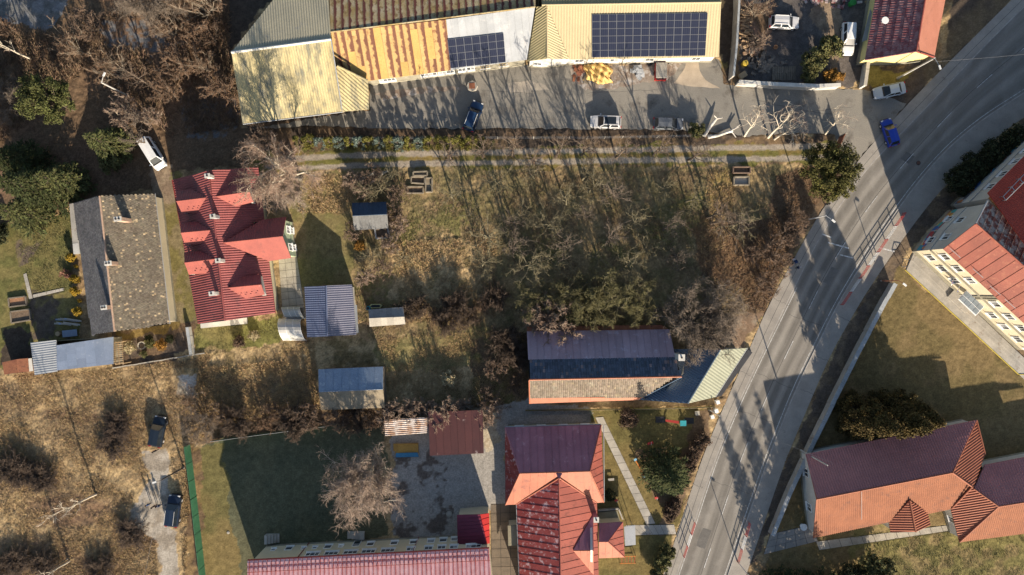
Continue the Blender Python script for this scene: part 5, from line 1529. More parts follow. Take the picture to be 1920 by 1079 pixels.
    if rails:
        for y in (-1, 1):
            mb = MB(); mb.tube(P(rf * L - .1, y * tw, zt + .02), P(rr * L + .1, y * tw, zt + .02), .035, .035, 6); obj('roof_rail', mb, rails, t)
    for x in (.31, -.31):
        for y in (-1, 1):
            mb = MB(); r = .33; cc = P(x * L, y * (hw - .10), r)
            mb.tube(cc - s * .11, cc + s * .11, r, r, 16); wo = obj('wheel', mb, M_tyre, t)
            mb = MB(); mb.tube(cc + s * y * .05, cc + s * y * .125, r * .62, r * .58, 12); obj('rim', mb, M_rim, wo)
            mb = MB(); mb.obox(P(x * L, y * (hw - .012), .40), f * .42, s * .03, (0, 0, .33)); obj('wheel_arch', mb, M_trim, t) if style in ('suv', 'van') else None
    for y in (-1, 1):
        mb = MB(); mb.obox(P(.465 * L, y * hw * .66, belt * .74), f * .10, s * hw * .17, (0, 0, .07)); obj('headlight', mb, M_lamp, t)
        mb = MB(); mb.obox(P(-.488 * L, y * hw * .74, belt * .80), f * .06, s * hw * .16, (0, 0, .13)); obj('tail_light', mb, M_red_l, t)
        mb = MB(); mb.obox(P(ws * L - .22, y * (hw + .09), belt + .06), f * .07, s * .11, (0, 0, .075)); obj('wing_mirror', mb, pm, t)
    mb = MB(); mb.obox(P(.5 * L - .02, 0, .42), f * .06, s * hw * .62, (0, 0, .12)); obj('grille', mb, M_trim, t)
    mb = MB(); mb.obox(P(ws * L + .06, 0, belt - .005), f * .09, s * hw * .78, (0, 0, .015)); obj('wiper_cowl', mb, M_trim, t)
    return t
P_dblue = paint("midnight_blue_paint", (.012, .022, .045)); P_navy = paint("navy_paint", (.013, .035, .085)); P_silver = paint("silver_paint", (.50, .50, .50), .28)
P_white = paint("white_paint", (.75, .75, .74)); P_black = paint("black_blue_paint", (.010, .016, .026)); P_grey = paint("dark_grey_paint", (.10, .11, .125)); P_blue = paint("bright_blue_paint", (.012, .045, .34))
car('dark SUV on the gravel drive with a person standing behind it', 'car', 294, 810, .2, -1, 4.7, 1.92, 1.75, P_black, 'suv')
car('dark SUV parked beside the three people on the gravel drive', 'car', 323, 959, .12, -1, 4.8, 1.95, 1.78, P_dblue, 'suv', rails=M_rim)
car('white van half under the bare trees north of the old house', 'van', 285, 288, .62, 1, 5.0, 1.95, 2.0, P_white, 'van', name='parked_van')
car('navy SUV with silver roof rails parked slantwise in the factory yard', 'car', 887, 217, .38, -1, 4.6, 1.9, 1.72, P_navy, 'suv', rails=M_lamp)
car('silver white SUV with black sunroof in the factory yard', 'car', 1136, 228, -1, -.03, 4.65, 1.9, 1.68, P_silver, 'suv', sunroof=True, rails=M_rim)
car('dark grey hatchback parked to the right of the silver SUV', 'car', 1254, 231, 1, .03, 4.5, 1.85, 1.55, P_grey, 'hatch')
car('silver SUV parked inside the walled scrap yard', 'car', 1472, 41, 1, .04, 4.4, 1.9, 1.72, P_silver, 'suv', rails=M_rim)
t_est = car('white and silver estate car on the narrow drive beside the maroon roofed house', 'car', 1592, 72, -.04, 1, 4.9, 1.85, 1.75, P_white, 'estate', rails=M_lamp)
car('silver blue saloon car parked below the bright yellow gable', 'car', 1670, 169, -1, .22, 4.9, 1.85, 1.45, paint("silver_blue_paint", (.36, .42, .48), .25), 'sedan')
car('bright blue hatchback driving out of the side road', 'car', 1671, 248, -.33, -1, 4.2, 1.78, 1.5, P_blue, 'hatch', name='car')

# trailer with a pale cover by the hall
c = W(1239, 135, .8)
t = thing('trailer', 'small red trailer with pale hard cover standing by the tan hall', 'trailer', (c.x, c.y, 0))
mb = MB(); mb.box((c.x, c.y, .6), (1.7, 2.5, .5), -.04); obj('body', mb, M_brightred, t)
mb = MB(); mb.prism([Vector((c.x + x, c.y + y, z)) for x, y, z in ((-.8, -1.0, 1.35), (.8, -1.05, 1.35), (.85, 1.25, 1.15), (-.75, 1.3, 1.15))], (0, 0, -.35)); obj('cover', mb, M_conc, t)
mb = MB(); mb.box((c.x, c.y - 1.2, .98), (1.3, .05, .28)); obj('rear_window', mb, M_cargl, t)
for y in (-1, 1):
    mb = MB(); mb.tube((c.x + y * .82 - .1, c.y, .32), (c.x + y * .82 + .1, c.y, .32), .32, .32, 14); obj('wheel', mb, M_tyre, t)
mb = MB(); mb.tube((c.x, c.y + 1.2, .5), (c.x, c.y + 2.0, .5), .05, .05, 6); obj('drawbar', mb, M_dark, t)

# ------------------------------------------------------------------ people
def skin_mesh(name, V, E, R, m, parent, sub=1, root=0):
    me = bpy.data.meshes.new(name); me.from_pydata([tuple(v) for v in V], E, [])
    me.materials.append(m)
    o = link_mesh(name, me, parent)
    sk = o.modifiers.new("skin", 'SKIN'); sk.use_smooth_shade = True
    for i, r in enumerate(R):
        d = me.skin_vertices[0].data[i]; d.radius = (r, r) if not hasattr(r, '__len__') else r
        d.use_root = (i == root)
    s = o.modifiers.new("sub", 'SUBSURF'); s.levels = sub; s.render_levels = sub
    return o
M_skin = mat("skin", (.50, .30, .21), fine=.05)
M_hair = mat("dark_hair", (.03, .022, .018), fine=.2)
def person(label, px, py, face, top, legs, hairm=None, armpose=0.0, group=None, hgt=1.76, z=.02):
    p0 = W(px, py)
    t = thing('person', label, 'person', (p0.x, p0.y, z), group, rotz=face)
    k = hgt / 1.76
    V, E, R = [], [], []
    def add(x, y, zz, r, par=None):
        V.append(Vector((x, y, zz)) * k); R.append((r[0] * k, r[1] * k) if hasattr(r, '__len__') else r * k)
        if par is not None: E.append((par, len(V) - 1))
        return len(V) - 1
    pel = add(0, 0, .95, (.15, .11))
    ch = add(0, .01, 1.18, (.15, .11), pel); sh = add(0, 0, 1.40, (.16, .10), ch); nk = add(0, -.01, 1.49, .058, sh)
    for sx in (-1, 1):
        hp = add(sx * .10, 0, .86, .088, pel); kn = add(sx * .115, -.015, .48, .062, hp); an = add(sx * .12, .02, .09, .045, kn); add(sx * .13, -.13, .045, .045, an)
        s0 = add(sx * .20, 0, 1.40, .06, sh); el = add(sx * .255, .03, 1.12, .045, s0); wr = add(sx * (.24 - armpose * .1), -.09 - armpose * .12, .90 + armpose * .1, .032, el)
    body = skin_mesh('body', V, E, R, top, t)
    # trousers share the body surface; legs get their own cloth
    V, E, R = [], [], []
    pel = add(0, 0, .96, (.155, .118))
    for sx in (-1, 1):
        hp = add(sx * .10, 0, .85, .095, pel); kn = add(sx * .115, -.015, .48, .07, hp); an = add(sx * .12, .02, .12, .055, kn)
    skin_mesh('trousers', V, E, R, legs, t)
    # head: neck, skull, jaw, nose and ears in one surface
    V, E, R = [], [], []
    n0 = add(0, -.01, 1.47, .055); h0 = add(0, -.015, 1.58, .085, n0); h1 = add(0, 0, 1.66, (.082, .098), h0); add(0, 0, 1.715, .06, h1)
    add(0, -.10, 1.585, .03, h0)
    for sx in (-1, 1): add(sx * .085, .005, 1.62, .018, h0)
    head = skin_mesh('head', V, E, R, M_skin, t)
    mb = MB()
    for sx in (-1, 1): mb.box((sx * .033 * k, -.098 * k, 1.645 * k), (.022, .012, .014))
    mb.box((0, -.108 * k, 1.555 * k), (.05, .012, .012))
    me = mb.mesh('eyes', M_dark, (0, 0, 0)); link_mesh('face_detail', me, head)
    V, E, R = [], [], []
    a = add(0, .02, 1.66, .096); add(0, .015, 1.725, .068, a); add(0, .06, 1.62, .06, a)
    skin_mesh('hair', V, E, R, hairm or M_hair, t)
    for sx in (-1, 1):
        V, E, R = [], [], []
        w = Vector((sx * (.24 - armpose * .1), -.09 - armpose * .12, .90 + armpose * .1))
        q = add(w.x, w.y, w.z, .03); pm_ = add(w.x, w.y - .02, w.z - .07, (.036, .022), q)
        for j, (dx, l) in enumerate(((-.03, .062), (-.011, .072), (.009, .068), (.028, .052))):
            b0 = add(w.x + dx * .9, w.y - .03, w.z - .09, .011, pm_); b1 = add(w.x + dx, w.y - .04, w.z - .09 - l * .55, .010, b0); add(w.x + dx, w.y - .028, w.z - .09 - l, .008, b1)
        th = add(w.x - sx * .038, w.y - .035, w.z - .045, .012, q); add(w.x - sx * .045, w.y - .05, w.z - .085, .009, th)
        skin_mesh('hand', V, E, R, M_skin, t)
    return t
C_navy = mat("navy_jacket", (.025, .05, .12), fine=.2); C_black = mat("black_jacket", (.015, .015, .018), fine=.2); C_brown = mat("brown_jacket", (.09, .06, .045), fine=.2); C_blue = mat("blue_jacket", (.05, .10, .22), fine=.2)
C_jean = mat("dark_trousers", (.03, .035, .05), fine=.2); C_grey = mat("grey_trousers", (.14, .13, .12), fine=.2); C_white = mat("white_cap", (.6, .55, .54), fine=.1)
person('person in a blue jacket, leftmost of the three standing on the drive', 284, 943, .25, C_blue, C_grey)
person('person in a dark brown jacket, middle of the three standing on the drive', 295, 946, 3.4, C_brown, C_jean)
person('person in a navy jacket standing closest to the dark SUV on the drive', 303, 945, -.2, C_navy, C_jean)
person('person in black standing behind the dark SUV on the drive', 297, 843, 3.3, C_black, C_jean)
person('person in black walking on the pavement under the evergreen tree', 1546, 384, 2.6, C_black, C_jean, armpose=.6)
person('person with a pale cap walking with a pushchair on the pavement', 1492, 502, .9, C_navy, C_jean, hairm=C_white, armpose=1.0)
c = W(1487, 490)
t = thing('pushchair', 'dark pushchair with pale seat on the pavement', 'pushchair', (c.x, c.y, .02))
f = Vector((-.35, .93, 0)); s_ = Vector((.93, .35, 0)); O = Vector((c.x, c.y, .02))
mb = MB(); mb.obox(O + Vector((0, 0, .5)) , f * .38, s_ * .2, (0, 0, .05)); mb.obox(O - f * .3 + Vector((0, 0, .72)), f * .04, s_ * .2, (0, 0, .26)); obj('seat', mb, C_white, t)
mb = MB()
for k in range(5):
    th = .3 + k * .32; mb.obox(O - f * (.28 - .3 * math.cos(th)) * .9 + Vector((0, 0, .72 + .32 * math.sin(th))), f * .12, s_ * .24, (0, 0, .02))
obj('hood', mb, C_navy, t)
mb = MB()
for y in (-1, 1):
    mb.tube(O + s_ * y * .24 + f * .45 + Vector((0, 0, .15)), O + s_ * y * .24 - f * .5 + Vector((0, 0, 1.0)), .018, .018, 5); mb.tube(O + s_ * y * .24 - f * .35 + Vector((0, 0, .15)), O + s_ * y * .22 + f * .1 + Vector((0, 0, .55)), .018, .018, 5)
mb.tube(O + s_ * .24 - f * .5 + Vector((0, 0, 1.0)), O - s_ * .24 - f * .5 + Vector((0, 0, 1.0)), .022, .022, 5)
obj('frame', mb, M_dark, t)
for x in (.45, -.35):
    for y in (-1, 1):
        mb = MB(); cc = O + f * x + s_ * y * .27 + Vector((0, 0, .14)); mb.tube(cc - s_ * .025, cc + s_ * .025, .14, .14, 12); obj('wheel', mb, M_tyre, t)

# ------------------------------------------------------------------ fences and walls
def px_line(pts): return [W(*p) for p in pts]
def wall_thing(name, label, cat, pts, h, w, m, cap=None, capw=None, joint=2.8, z0=-.15, capname='coping_slab', panels=True):
    P = [W(*p) for p in pts]
    t = thing(name, label, cat, P[0])
    for a, b in zip(P[:-1], P[1:]):
        d = b - a; L = d.length; d.normalize(); n = max(1, int(round(L / joint)))
        if not panels:
            mb = MB(); mb.obox((a + b) / 2 + Vector((0, 0, (h + z0) / 2)), d * L / 2, Vector((-d.y, d.x, 0)) * w / 2, (0, 0, (h - z0) / 2)); obj('wall', mb, m, t)
        r = random.Random(int(a.x * 9))
        for k in range(n):
            c = a.lerp(b, (k + .5) / n); q = L / n / 2
            jz = r.uniform(-.02, .02); jd = Vector((-d.y, d.x, 0)) * r.uniform(-.03, .03)
            if panels:
                mb = MB(); mb.obox(c + jd + Vector((0, 0, (h + z0) / 2 + jz)), d * (q - .015), Vector((-d.y, d.x, 0)) * w / 2, (0, 0, (h - z0) / 2)); obj('wall_panel', mb, m, t)
            if cap:
                mb = MB(); mb.obox(c + jd + Vector((0, 0, h + .05 + jz)), d * (q - .01), Vector((-d.y, d.x, 0)) * (capw or w) / 2, (0, 0, .05)); obj(capname, mb, cap, t)
    return t
M_coping = mat("grey_coping", (.33, .35, .36), (.27, .285, .29), scale=1, fine=.2, third=(.42, .42, .41), tscale=2)
wall_thing('boundary_wall', 'long concrete wall with grey coping along the right side of the road', 'wall', [(1668, 532), (1640, 583), (1600, 658), (1520, 820), (1475, 915), (1441, 998)], 1.5, .3, M_conc, M_coping, .62)
wall_thing('yard_wall', 'tall grey concrete wall along the left side of the scrap yard', 'wall', [(1376, -60), (1376, 20), (1372, 90), (1366, 152)], 2.3, .22, M_conc, M_coping, .3, joint=2.4)
wall_thing('white_wall', 'white coped wall along the front of the scrap yard', 'wall', [(1378, 160), (1440, 164), (1525, 168), (1566, 166)], 1.7, .3, M_grey_r, M_white_r, .55, joint=3.2)
wall_thing('side_wall', 'low pale wall beside the drive of the yellow gable house', 'wall', [(1619, 122), (1612, 167)], 1.5, .3, M_white_r, M_conc, .5, joint=1.3)
wall_thing('garden_wall', 'short pale wall at the right end of the planted garden bed', 'wall', [(357, 613), (364, 664)], 1.0, .3, M_white_r, M_coping, .45, joint=1.4)
wall_thing('stone_edging', 'low pale stone edging along the lower side of the garden bed', 'edging', [(212, 690), (240, 686), (300, 676), (385, 662)], .3, .16, M_palel, None, joint=.8)
# green screen fence by the drive
M_greenmesh = mat("green_screen", (.045, .17, .085), (.035, .14, .07), scale=.8, fine=.2); M_greenm = mat("green_metal", (.06, .15, .09), fine=.15)
def screen_fence(label, pts, h, m, pm, step=2.5, cat='fence', name='screen_fence', posts=True, rail=True, th=.02, mesh='screen_panel'):
    P = [W(*p) for p in pts]; t = thing(name, label, cat, P[0])
    for a, b in zip(P[:-1], P[1:]):
        d = b - a; L = d.length; d.normalize(); n = max(1, int(round(L / step)))
        for k in range(n + 1):
            c = a.lerp(b, k / n)
            if posts:
                mb = MB(); mb.tube(c, c + Vector((0, 0, h + .08)), .04, .04, 6); obj('post', mb, pm, t)
            if k < n:
                e = a.lerp(b, (k + 1) / n)
                mb = MB(); mb.obox((c + e) / 2 + Vector((0, 0, h / 2 + .04)), d * (L / n / 2 - .05), Vector((-d.y, d.x, 0)) * th, (0, 0, h / 2 - .04)); obj(mesh, mb, m, t)
                if rail:
                    mb = MB(); mb.tube(c + Vector((0, 0, h)), e + Vector((0, 0, h)), .03, .03, 5); obj('rail', mb, pm, t)
    return t
screen_fence('tall green screen fence between the gravel drive and the school field', [(357, 833), (369, 930), (391, 1125)], 2.0, M_greenmesh, M_greenm)
screen_fence('low green fence along the upper edge of the school field', [(400, 826), (480, 815), (612, 798)], 1.0, M_greenm, M_zinc, 2.5)
screen_fence('green fence panel beside the path at the corner of the T shaped building', [(1104, 768), (1112, 782)], 1.6, M_greenm, M_greenm, 1.2)
screen_fence('low mossy fence between the long house and the playground', [(985, 769), (1120, 767), (1290, 764), (1338, 762)], 1.0, mat("mossy_boards", (.17, .165, .05), (.12, .10, .05), fine=.25), M_wood, 2.4, name='board_fence')
# wire fence between yard and track
P = [W(x, y) for x, y in ((560, 263), (700, 262), (900, 261), (1100, 261), (1330, 257))]
t = thing('wire_fence', 'thin wire fence on short posts between the factory yard and the track', 'fence', P[0])
for a, b in zip(P[:-1], P[1:]):
    n = int((b - a).length / 2.6)
    for k in range(n):
        q0, q1 = a.lerp(b, k / n), a.lerp(b, (k + 1) / n)
        mb = MB(); mb.tube(q0, q0 + Vector((0, 0, 1.6)), .06, .05, 6); obj('post', mb, M_conc, t)
        mb = MB()
        for z in (.3, .7, 1.1, 1.5): mb.tube(q0 + Vector((0, 0, z)), q1 + Vector((0, 0, z)), .008, .008, 3, False)
        obj('wire', mb, M_zinc, t)
# road railings in red and white
M_rred = mat("railing_red", (.45, .04, .035), fine=.1); M_rwhite = mat("railing_white", (.72, .72, .70), fine=.08)
def railing(label, pts, n, first=0):
    P = [Vector(p) for p in pts]; t = thing('road_railing', label, 'railing', W(*pts[0]))
    for k in range(n):
        a = P[0].lerp(P[1], (k + .02) / n); b = P[0].lerp(P[1], (k + .98) / n)
        a, b = W(a.x, a.y), W(b.x, b.y); m = (M_rred, M_rwhite)[(k + first) % 2]
        mb = MB()
        for z in (.35, .70, 1.05): mb.tube(a + Vector((0, 0, z)), b + Vector((0, 0, z)), .04, .04, 6)
        for q in (a, b): mb.tube(q, q + Vector((0, 0, 1.05)), .04, .04, 6)
        obj('rail_section', mb, m, t)
    return t
railing('long red and white railing on the right pavement opposite the evergreen tree', [(1692, 400), (1575, 572)], 7, 0)
railing('short red and white railing on the left pavement near the garden path', [(1301, 978), (1280, 1042)], 3, 0)
railing('short red and white railing on the right pavement at the end of the concrete wall', [(1403, 978), (1381, 1052)], 3, 0)

# ------------------------------------------------------------------ poles and lamps
def pole(label, px, py, h, r0, r1, m, arm=None, name='street_lamp', cat='street lamp', lampm=None):
    c = W(px, py); t = thing(name, label, cat, c)
    mb = MB(); mb.tube(c, c + Vector((0, 0, h)), r0, r1, 10); obj('pole', mb, m, t)
    if arm:
        a = Vector((arm[0], -arm[1], 0)); 
        mb = MB(); mb.tube(c + Vector((0, 0, h - .05)), c + a + Vector((0, 0, h + .25)), .045, .035, 6); ao = obj('arm', mb, m, t)
        d = a.normalized(); mb = MB(); mb.obox(c + a + d * .3 + Vector((0, 0, h + .27)), d * .30, Vector((-d.y, d.x, 0)) * .12, (0, 0, .06)); obj('lamp_head', mb, lampm or M_lamp, ao)
    mb = MB(); mb.tube(c, c + Vector((0, 0, .25)), r0 * 1.6, r0 * 1.5, 8); obj('base', mb, M_conc, t)
    return t
M_concp = mat("pale_concrete_pole", (.46, .45, .42), (.37, .36, .34), fine=.15); M_steel = mat("galvanised_steel", (.55, .55, .55), fine=.1, rough=.5); M_dkwood = mat("dark_pole_wood", (.06, .05, .045), fine=.2)
pole('pale steel street lamp by the orchard leaning over the left pavement', 1516, 412, 5.7, .10, .06, M_steel, (.7, .6))
pole('slender street lamp behind the end of the concrete wall', 1652, 527, 4.6, .07, .05, M_rustplate, (.5, .4), lampm=M_white)
pole('thick concrete pole in front of the bright yellow gable', 1683, 147, 9.0, .15, .10, M_concp, (.4, 1.1))
pole('concrete pole beside the gable end of the hipped orange building', 1502, 845, 8.6, .13, .08, M_concp, None, name='utility_pole', cat='utility pole')
pole('pale pole beside the meter boxes at the corner of the long house', 1329, 768, 5.4, .10, .07, M_concp, None, name='utility_pole', cat='utility pole')
pole('concrete street lamp among the bare bushes left of the factory hall', 240, 180, 6.6, .15, .10, M_concp, (.4, -.8))
pole('dark wooden pole with a small lamp beside the green screen fence', 345, 877, 6.5, .12, .09, M_dkwood, (-.6, .2))
pole('thin steel pole at the lower end of the right railing', 1383, 1054, 4.6, .06, .05, M_steel, (.3, .2))
pole('thin pole standing in the dry field at the left', 127, 1048, 5.5, .07, .05, M_dkwood, None, name='utility_pole', cat='utility pole')
M_wire = mat("cable_grey", (.22, .22, .22), fine=.1)
def wire(label, a, b, sag=.4):
    A, B = W(*a), W(*b); t = MB()
    pts = [A.lerp(B, k / 10) - Vector((0, 0, sag * 4 * (k / 10) * (1 - k / 10))) for k in range(11)]
    for p, q in zip(pts[:-1], pts[1:]): t.tube(p, q, .012, .012, 4, False)
    o = obj('overhead_wire', t, M_wire, None, loc=A); tag(o, label, 'cable')
wire('cable running from the pale corner pole across the road', (1352, 784, 5.4), (1562, 869, 8.9))
wire('cable running from the dark wooden pole down past the three people', (302, 903, 6.5), (262, 1120, 6.5))
wire('cable from the concrete pole by the yellow gable over the road', (1752, 116, 9), (1990, 95, 9))

# ------------------------------------------------------------------ small things around the yards
def heap(name, label, cat, px, py, w, d, h, m, n=14, seed=1):
    c = W(px, py); t = thing(name, label, cat, c); r = random.Random(seed); mb = MB()
    for k in range(n):
        x, y = r.gauss(0, w / 4), r.gauss(0, d / 4); q = max(.1, 1 - math.hypot(x / w * 2, y / d * 2))
        a = r.uniform(0, 3); 
        mb.obox(c + Vector((x, y, h * q * r.uniform(.4, .9))), Vector((math.cos(a), math.sin(a), r.uniform(-.3, .3))) * r.uniform(.15, .5), Vector((-math.sin(a), math.cos(a), 0)) * r.uniform(.08, .3), (0, 0, r.uniform(.04, .12)))
    o = obj('debris', mb, m, t); o['kind'] = 'stuff'
    return t
# crumpled tarpaulin
c = W(1121, 137)
bm = bmesh.new(); N = 34
gv = [[None] * N for _ in range(N)]
for i in range(N):
    for j in range(N):
        u, v = i / (N - 1) * 2 - 1, j / (N - 1) * 2 - 1
        x = u * 2.0 * (1 + .12 * math.sin(v * 5)); y = v * 1.55 * (1 + .15 * math.sin(u * 4 + 1)) + u * -.25
        q = max(0, 1 - (abs(u) ** 3 + abs(v) ** 3) / 1.5)
        z = .05 + .75 * q * (1 + .35 * math.sin(u * 9 + v * 4) * math.sin(v * 7 - u * 3)) + .1 * math.sin(u * 22 + v * 9)
        gv[i][j] = bm.verts.new((x, y, max(.03, z)))
for i in range(N - 1):
    for j in range(N - 1): bm.faces.new((gv[i][j], gv[i + 1][j], gv[i + 1][j + 1], gv[i][j + 1]))
me = bpy.data.meshes.new('tarpaulin'); bm.to_mesh(me); bm.free(); me.materials.append(mat("yellow_tarp", (.60, .40, .14), (.52, .34, .12), scale=1, fine=.15, rough=.6))
o = link_mesh('tarpaulin', me, None, c); sdf = o.modifiers.new("thick", 'SOLIDIFY'); sdf.thickness = .03
tag(o, 'crumpled yellow tarpaulin spread over a pile in the factory yard', 'tarpaulin')
def pallet(label, px, py, rz, m, n=7, w=1.2, d=.9, group=None, h=.15):
    c = W(px, py, h); t = thing('pallet', label, 'pallet', (c.x, c.y, 0), group, rz)
    for k in range(n):
        mb = MB(); mb.box((-w / 2 + (k + .5) * w / n, 0, h), (w / n * .7, d, .03)); link_mesh('slat', mb.mesh('slat', m, (0, 0, 0)), t)
    mb = MB()
    for y in (-1, 0, 1): mb.box((0, y * d * .44, h / 2 - .01), (w, .09, h - .02))
    link_mesh('bearer', mb.mesh('bearer', m, (0, 0, 0)), t)
    return t
M_pal = mat("pallet_wood", (.46, .33, .19), (.36, .26, .15), scale=2, fine=.2)
pallet('pale wooden pallet at the hall wall, straight above the tarpaulin', 1141, 117, 0, M_pal)
pallet('pale wooden pallet just right of the first by the hall wall', 1169, 117, .05, M_pal)
pallet('dark pallet half under the lower left corner of the tarpaulin', 1100, 150, 1.5, M_wood)
pallet('dark pallet peeping out below the tarpaulin', 1125, 153, .05, M_wood)
heap('scrap_heap', 'heap of grey scrap and sheet metal beside the red trailer', 'scrap heap', 1193, 135, 2.0, 2.4, 1.0, M_zinc, 26, 4)
heap('scrap_heap', 'dark clutter against the tan hall wall', 'scrap heap', 1232, 113, 3.5, .9, .8, M_dark, 16, 5)
heap('rubble_heap', 'brown rubble and boards left of the tarpaulin', 'rubble', 1082, 132, 1.8, 3.0, .4, M_rustplate, 22, 6)
heap('scrap_heap', 'pale clutter at the right end of the tan hall wall', 'scrap heap', 1268, 114, 2.0, .9, .7, M_palel, 14, 7)
heap('scrap_heap', 'jumbled scrap in the lower left corner of the walled yard', 'scrap heap', 1426, 118, 5, 3.4, 1.0, mat("mixed_scrap", (.09, .085, .08), (.25, .2, .15), scale=1.8, fine=.4), 60, 8)
heap('scrap_heap', 'orange and pale junk beside the yard wall, above the dark scrap', 'scrap heap', 1408, 98, 3, 2.2, .8, mat("pale_scrap", (.42, .33, .24), (.3, .17, .1), scale=2, fine=.4), 34, 9)
heap('scrap_heap', 'household clutter along the back fence of the walled yard', 'scrap heap', 1555, 4, 9, 1.2, .9, mat("bright_scrap", (.45, .44, .42), (.2, .05, .05), scale=1.5, fine=.3), 30, 10)
# split logs along the yard wall
c = W(1398, 52); t = thing('wood_pile', 'pile of split logs along the inside of the tall grey yard wall', 'wood pile', c); r = random.Random(4)
M_log = mat("split_log", (.36, .25, .15), (.22, .15, .09), scale=2, fine=.35)
for k in range(46):
    p = W(1396 + r.uniform(-6, 10), 20 + k * 1.55, 0); a = r.uniform(-.4, .4); z = .15 + r.choice((0, 0, .22))
    d = Vector((math.cos(a), math.sin(a), r.uniform(-.15, .15))) * r.uniform(.4, .65)
    mb = MB(); mb.tube(p + Vector((0, 0, z)) - d, p + Vector((0, 0, z)) + d, r.uniform(.09, .16), None, 6); obj('log', mb, M_log, t)
# dark boards stacked at the front wall of the yard
c = W(1468, 138); t = thing('board_stack', 'stack of dark boards lying behind the white wall of the yard', 'board stack', c)
for k in range(13):
    for row in range(2):
        p = W(1450 + k * 3.4, 131 + row * 13, .3); mb = MB(); mb.box((p.x, p.y, .18 + r.uniform(0, .1)), (.20, 1.0, .05), r.uniform(-.06, .06)); obj('board', mb, M_wood, t)
def bx(name, label, cat, px, py, s, m, rz=0, group=None):
    p = W(px, py); t = thing(name, label, cat, p, group); mb = MB(); mb.box((p.x, p.y, s[2] / 2), s, rz); o = obj('body', mb, m, t)
    b = o.modifiers.new("round", 'BEVEL'); b.width = .04; b.segments = 2
    mb = MB(); mb.box((p.x, p.y, s[2] + .02), (s[0] * 1.06, s[1] * 1.06, .05), rz); obj('lid', mb, m, t)
    return t
bx('box', 'pale cardboard box lying among the scrap at the yard wall corner', 'box', 1391, 143, (1.1, .8, .5), M_pal, .6)
bx('meter_box', 'white meter box beside the corner pole, upper one', 'box', 1343, 753, (.5, .5, .9), M_white, .3)
bx('meter_box', 'white meter box in the middle beside the corner pole', 'box', 1340, 769, (.5, .55, 1.0), M_white, .3)
bx('meter_box', 'small white box lowest beside the corner pole', 'box', 1334, 781, (.5, .5, .6), M_white, .3)
bx('meter_box', 'small pale box on the playground side of the corner pole', 'box', 1306, 774, (.6, .6, .5), M_palel, .1)
p = W(1594, 9); t = thing('bin', 'round green bin at the back of the walled yard', 'bin', p); mb = MB(); mb.lathe(p, [(.38, 0), (.46, .9), (.5, .95), (.4, 1.0)], 14); obj('body', mb, mat("bin_green", (.03, .22, .05), fine=.1), t); mb = MB(); mb.lathe(p + Vector((0, 0, 1)), [(.42, 0), (.3, .1), (.08, .14)], 14); obj('lid', mb, bpy.data.materials["bin_green"], t)
p = W(1394, 122); t = thing('barrel', 'yellow round barrel among the scrap by the yard wall', 'barrel', p); mb = MB(); mb.lathe(p, [(.4, 0), (.45, .3), (.4, .6), (.45, .8), (.4, .95), (.1, .97)], 14); obj('body', mb, mat("barrel_yellow", (.5, .36, .05), fine=.2), t); mb = MB(); mb.lathe(p + Vector((.1, .1, .97)), [(.08, 0), (.08, .04)], 8); obj('cap', mb, M_dark, t)
for px, py, lab, m in ((1453, 90, 'orange tub standing alone in the walled yard', 'tub_orange'), ):
    p = W(px, py); t = thing('tub', lab, 'tub', p); mm = mat(m, (.5, .26, .12), fine=.1); mb = MB(); mb.lathe(p, [(.22, 0), (.3, .35), (.33, .37), (.28, .36), (.2, .1)], 14); obj('body', mb, mm, t); mb = MB(); mb.tube(p + Vector((-.3, 0, .38)), p + Vector((.3, 0, .38)), .02, .02, 5); obj('handle', mb, M_dark, t)
# inspection hatch in the yard
p = W(885.5, 163); t = thing('inspection_hatch', 'octagonal concrete ring with square rusty lid in the factory yard', 'hatch', p)
mb = MB(); mb.lathe(p, [(.86, 0), (.8, .42), (.78, .45)], 8); obj('concrete_ring', mb, M_palel, t)
mb = MB(); mb.box((p.x, p.y, .49), (.85, .85, .06), .05); obj('lid', mb, M_rustplate, t)
# white rings in the gravel yard and on the field
for px, py, lab, r_ in ((842, 964, 'pale round cover lying in the gravel yard', .45), (428, 999, 'small pale round cover in the grass of the school field', .22)):
    p = W(px, py); t = thing('manhole_cover', lab, 'manhole cover', p); mb = MB(); mb.lathe(p, [(r_, 0), (r_, .05), (r_ * .9, .07)], 18); obj('ring', mb, M_palel, t); mb = MB(); mb.lathe(p + Vector((0, 0, .05)), [(r_ * .6, 0), (r_ * .55, .04)], 16); obj('lid', mb, M_conc, t)
p = W(1506, 988, .5); t = thing('round_table', 'round white table top standing at the lower end of the concrete wall', 'table', (p.x, p.y, 0)); mb = MB(); mb.lathe((p.x, p.y, 0), [(.08, 0), (.06, .65), (.5, .7), (.52, .75), (.3, .77)], 18); obj('top', mb, M_white, t); mb = MB(); mb.lathe((p.x, p.y, 0), [(.3, 0), (.25, .05)], 14); obj('foot', mb, M_white, t)
for px, py, lab in ((1722, 306, 'dark round manhole cover in the shaded lane opposite the yews'), (1612, 523, 'dark drain cover beside the long railing near the wall lamp'), (1426, 981, 'dark drain cover beside the short right railing')):
    p = W(px, py, -.05); t = thing('drain_cover', lab, 'drain cover', p); mb = MB(); mb.lathe(p, [(.34, -.03), (.34, .012)], 16); obj('ring', mb, M_dark, t)
    mb = MB()
    for k in range(4): mb.box(p + Vector((-.18 + k * .12, 0, .018)), (.05, .45, .012))
    obj('grate', mb, M_rustplate, t)
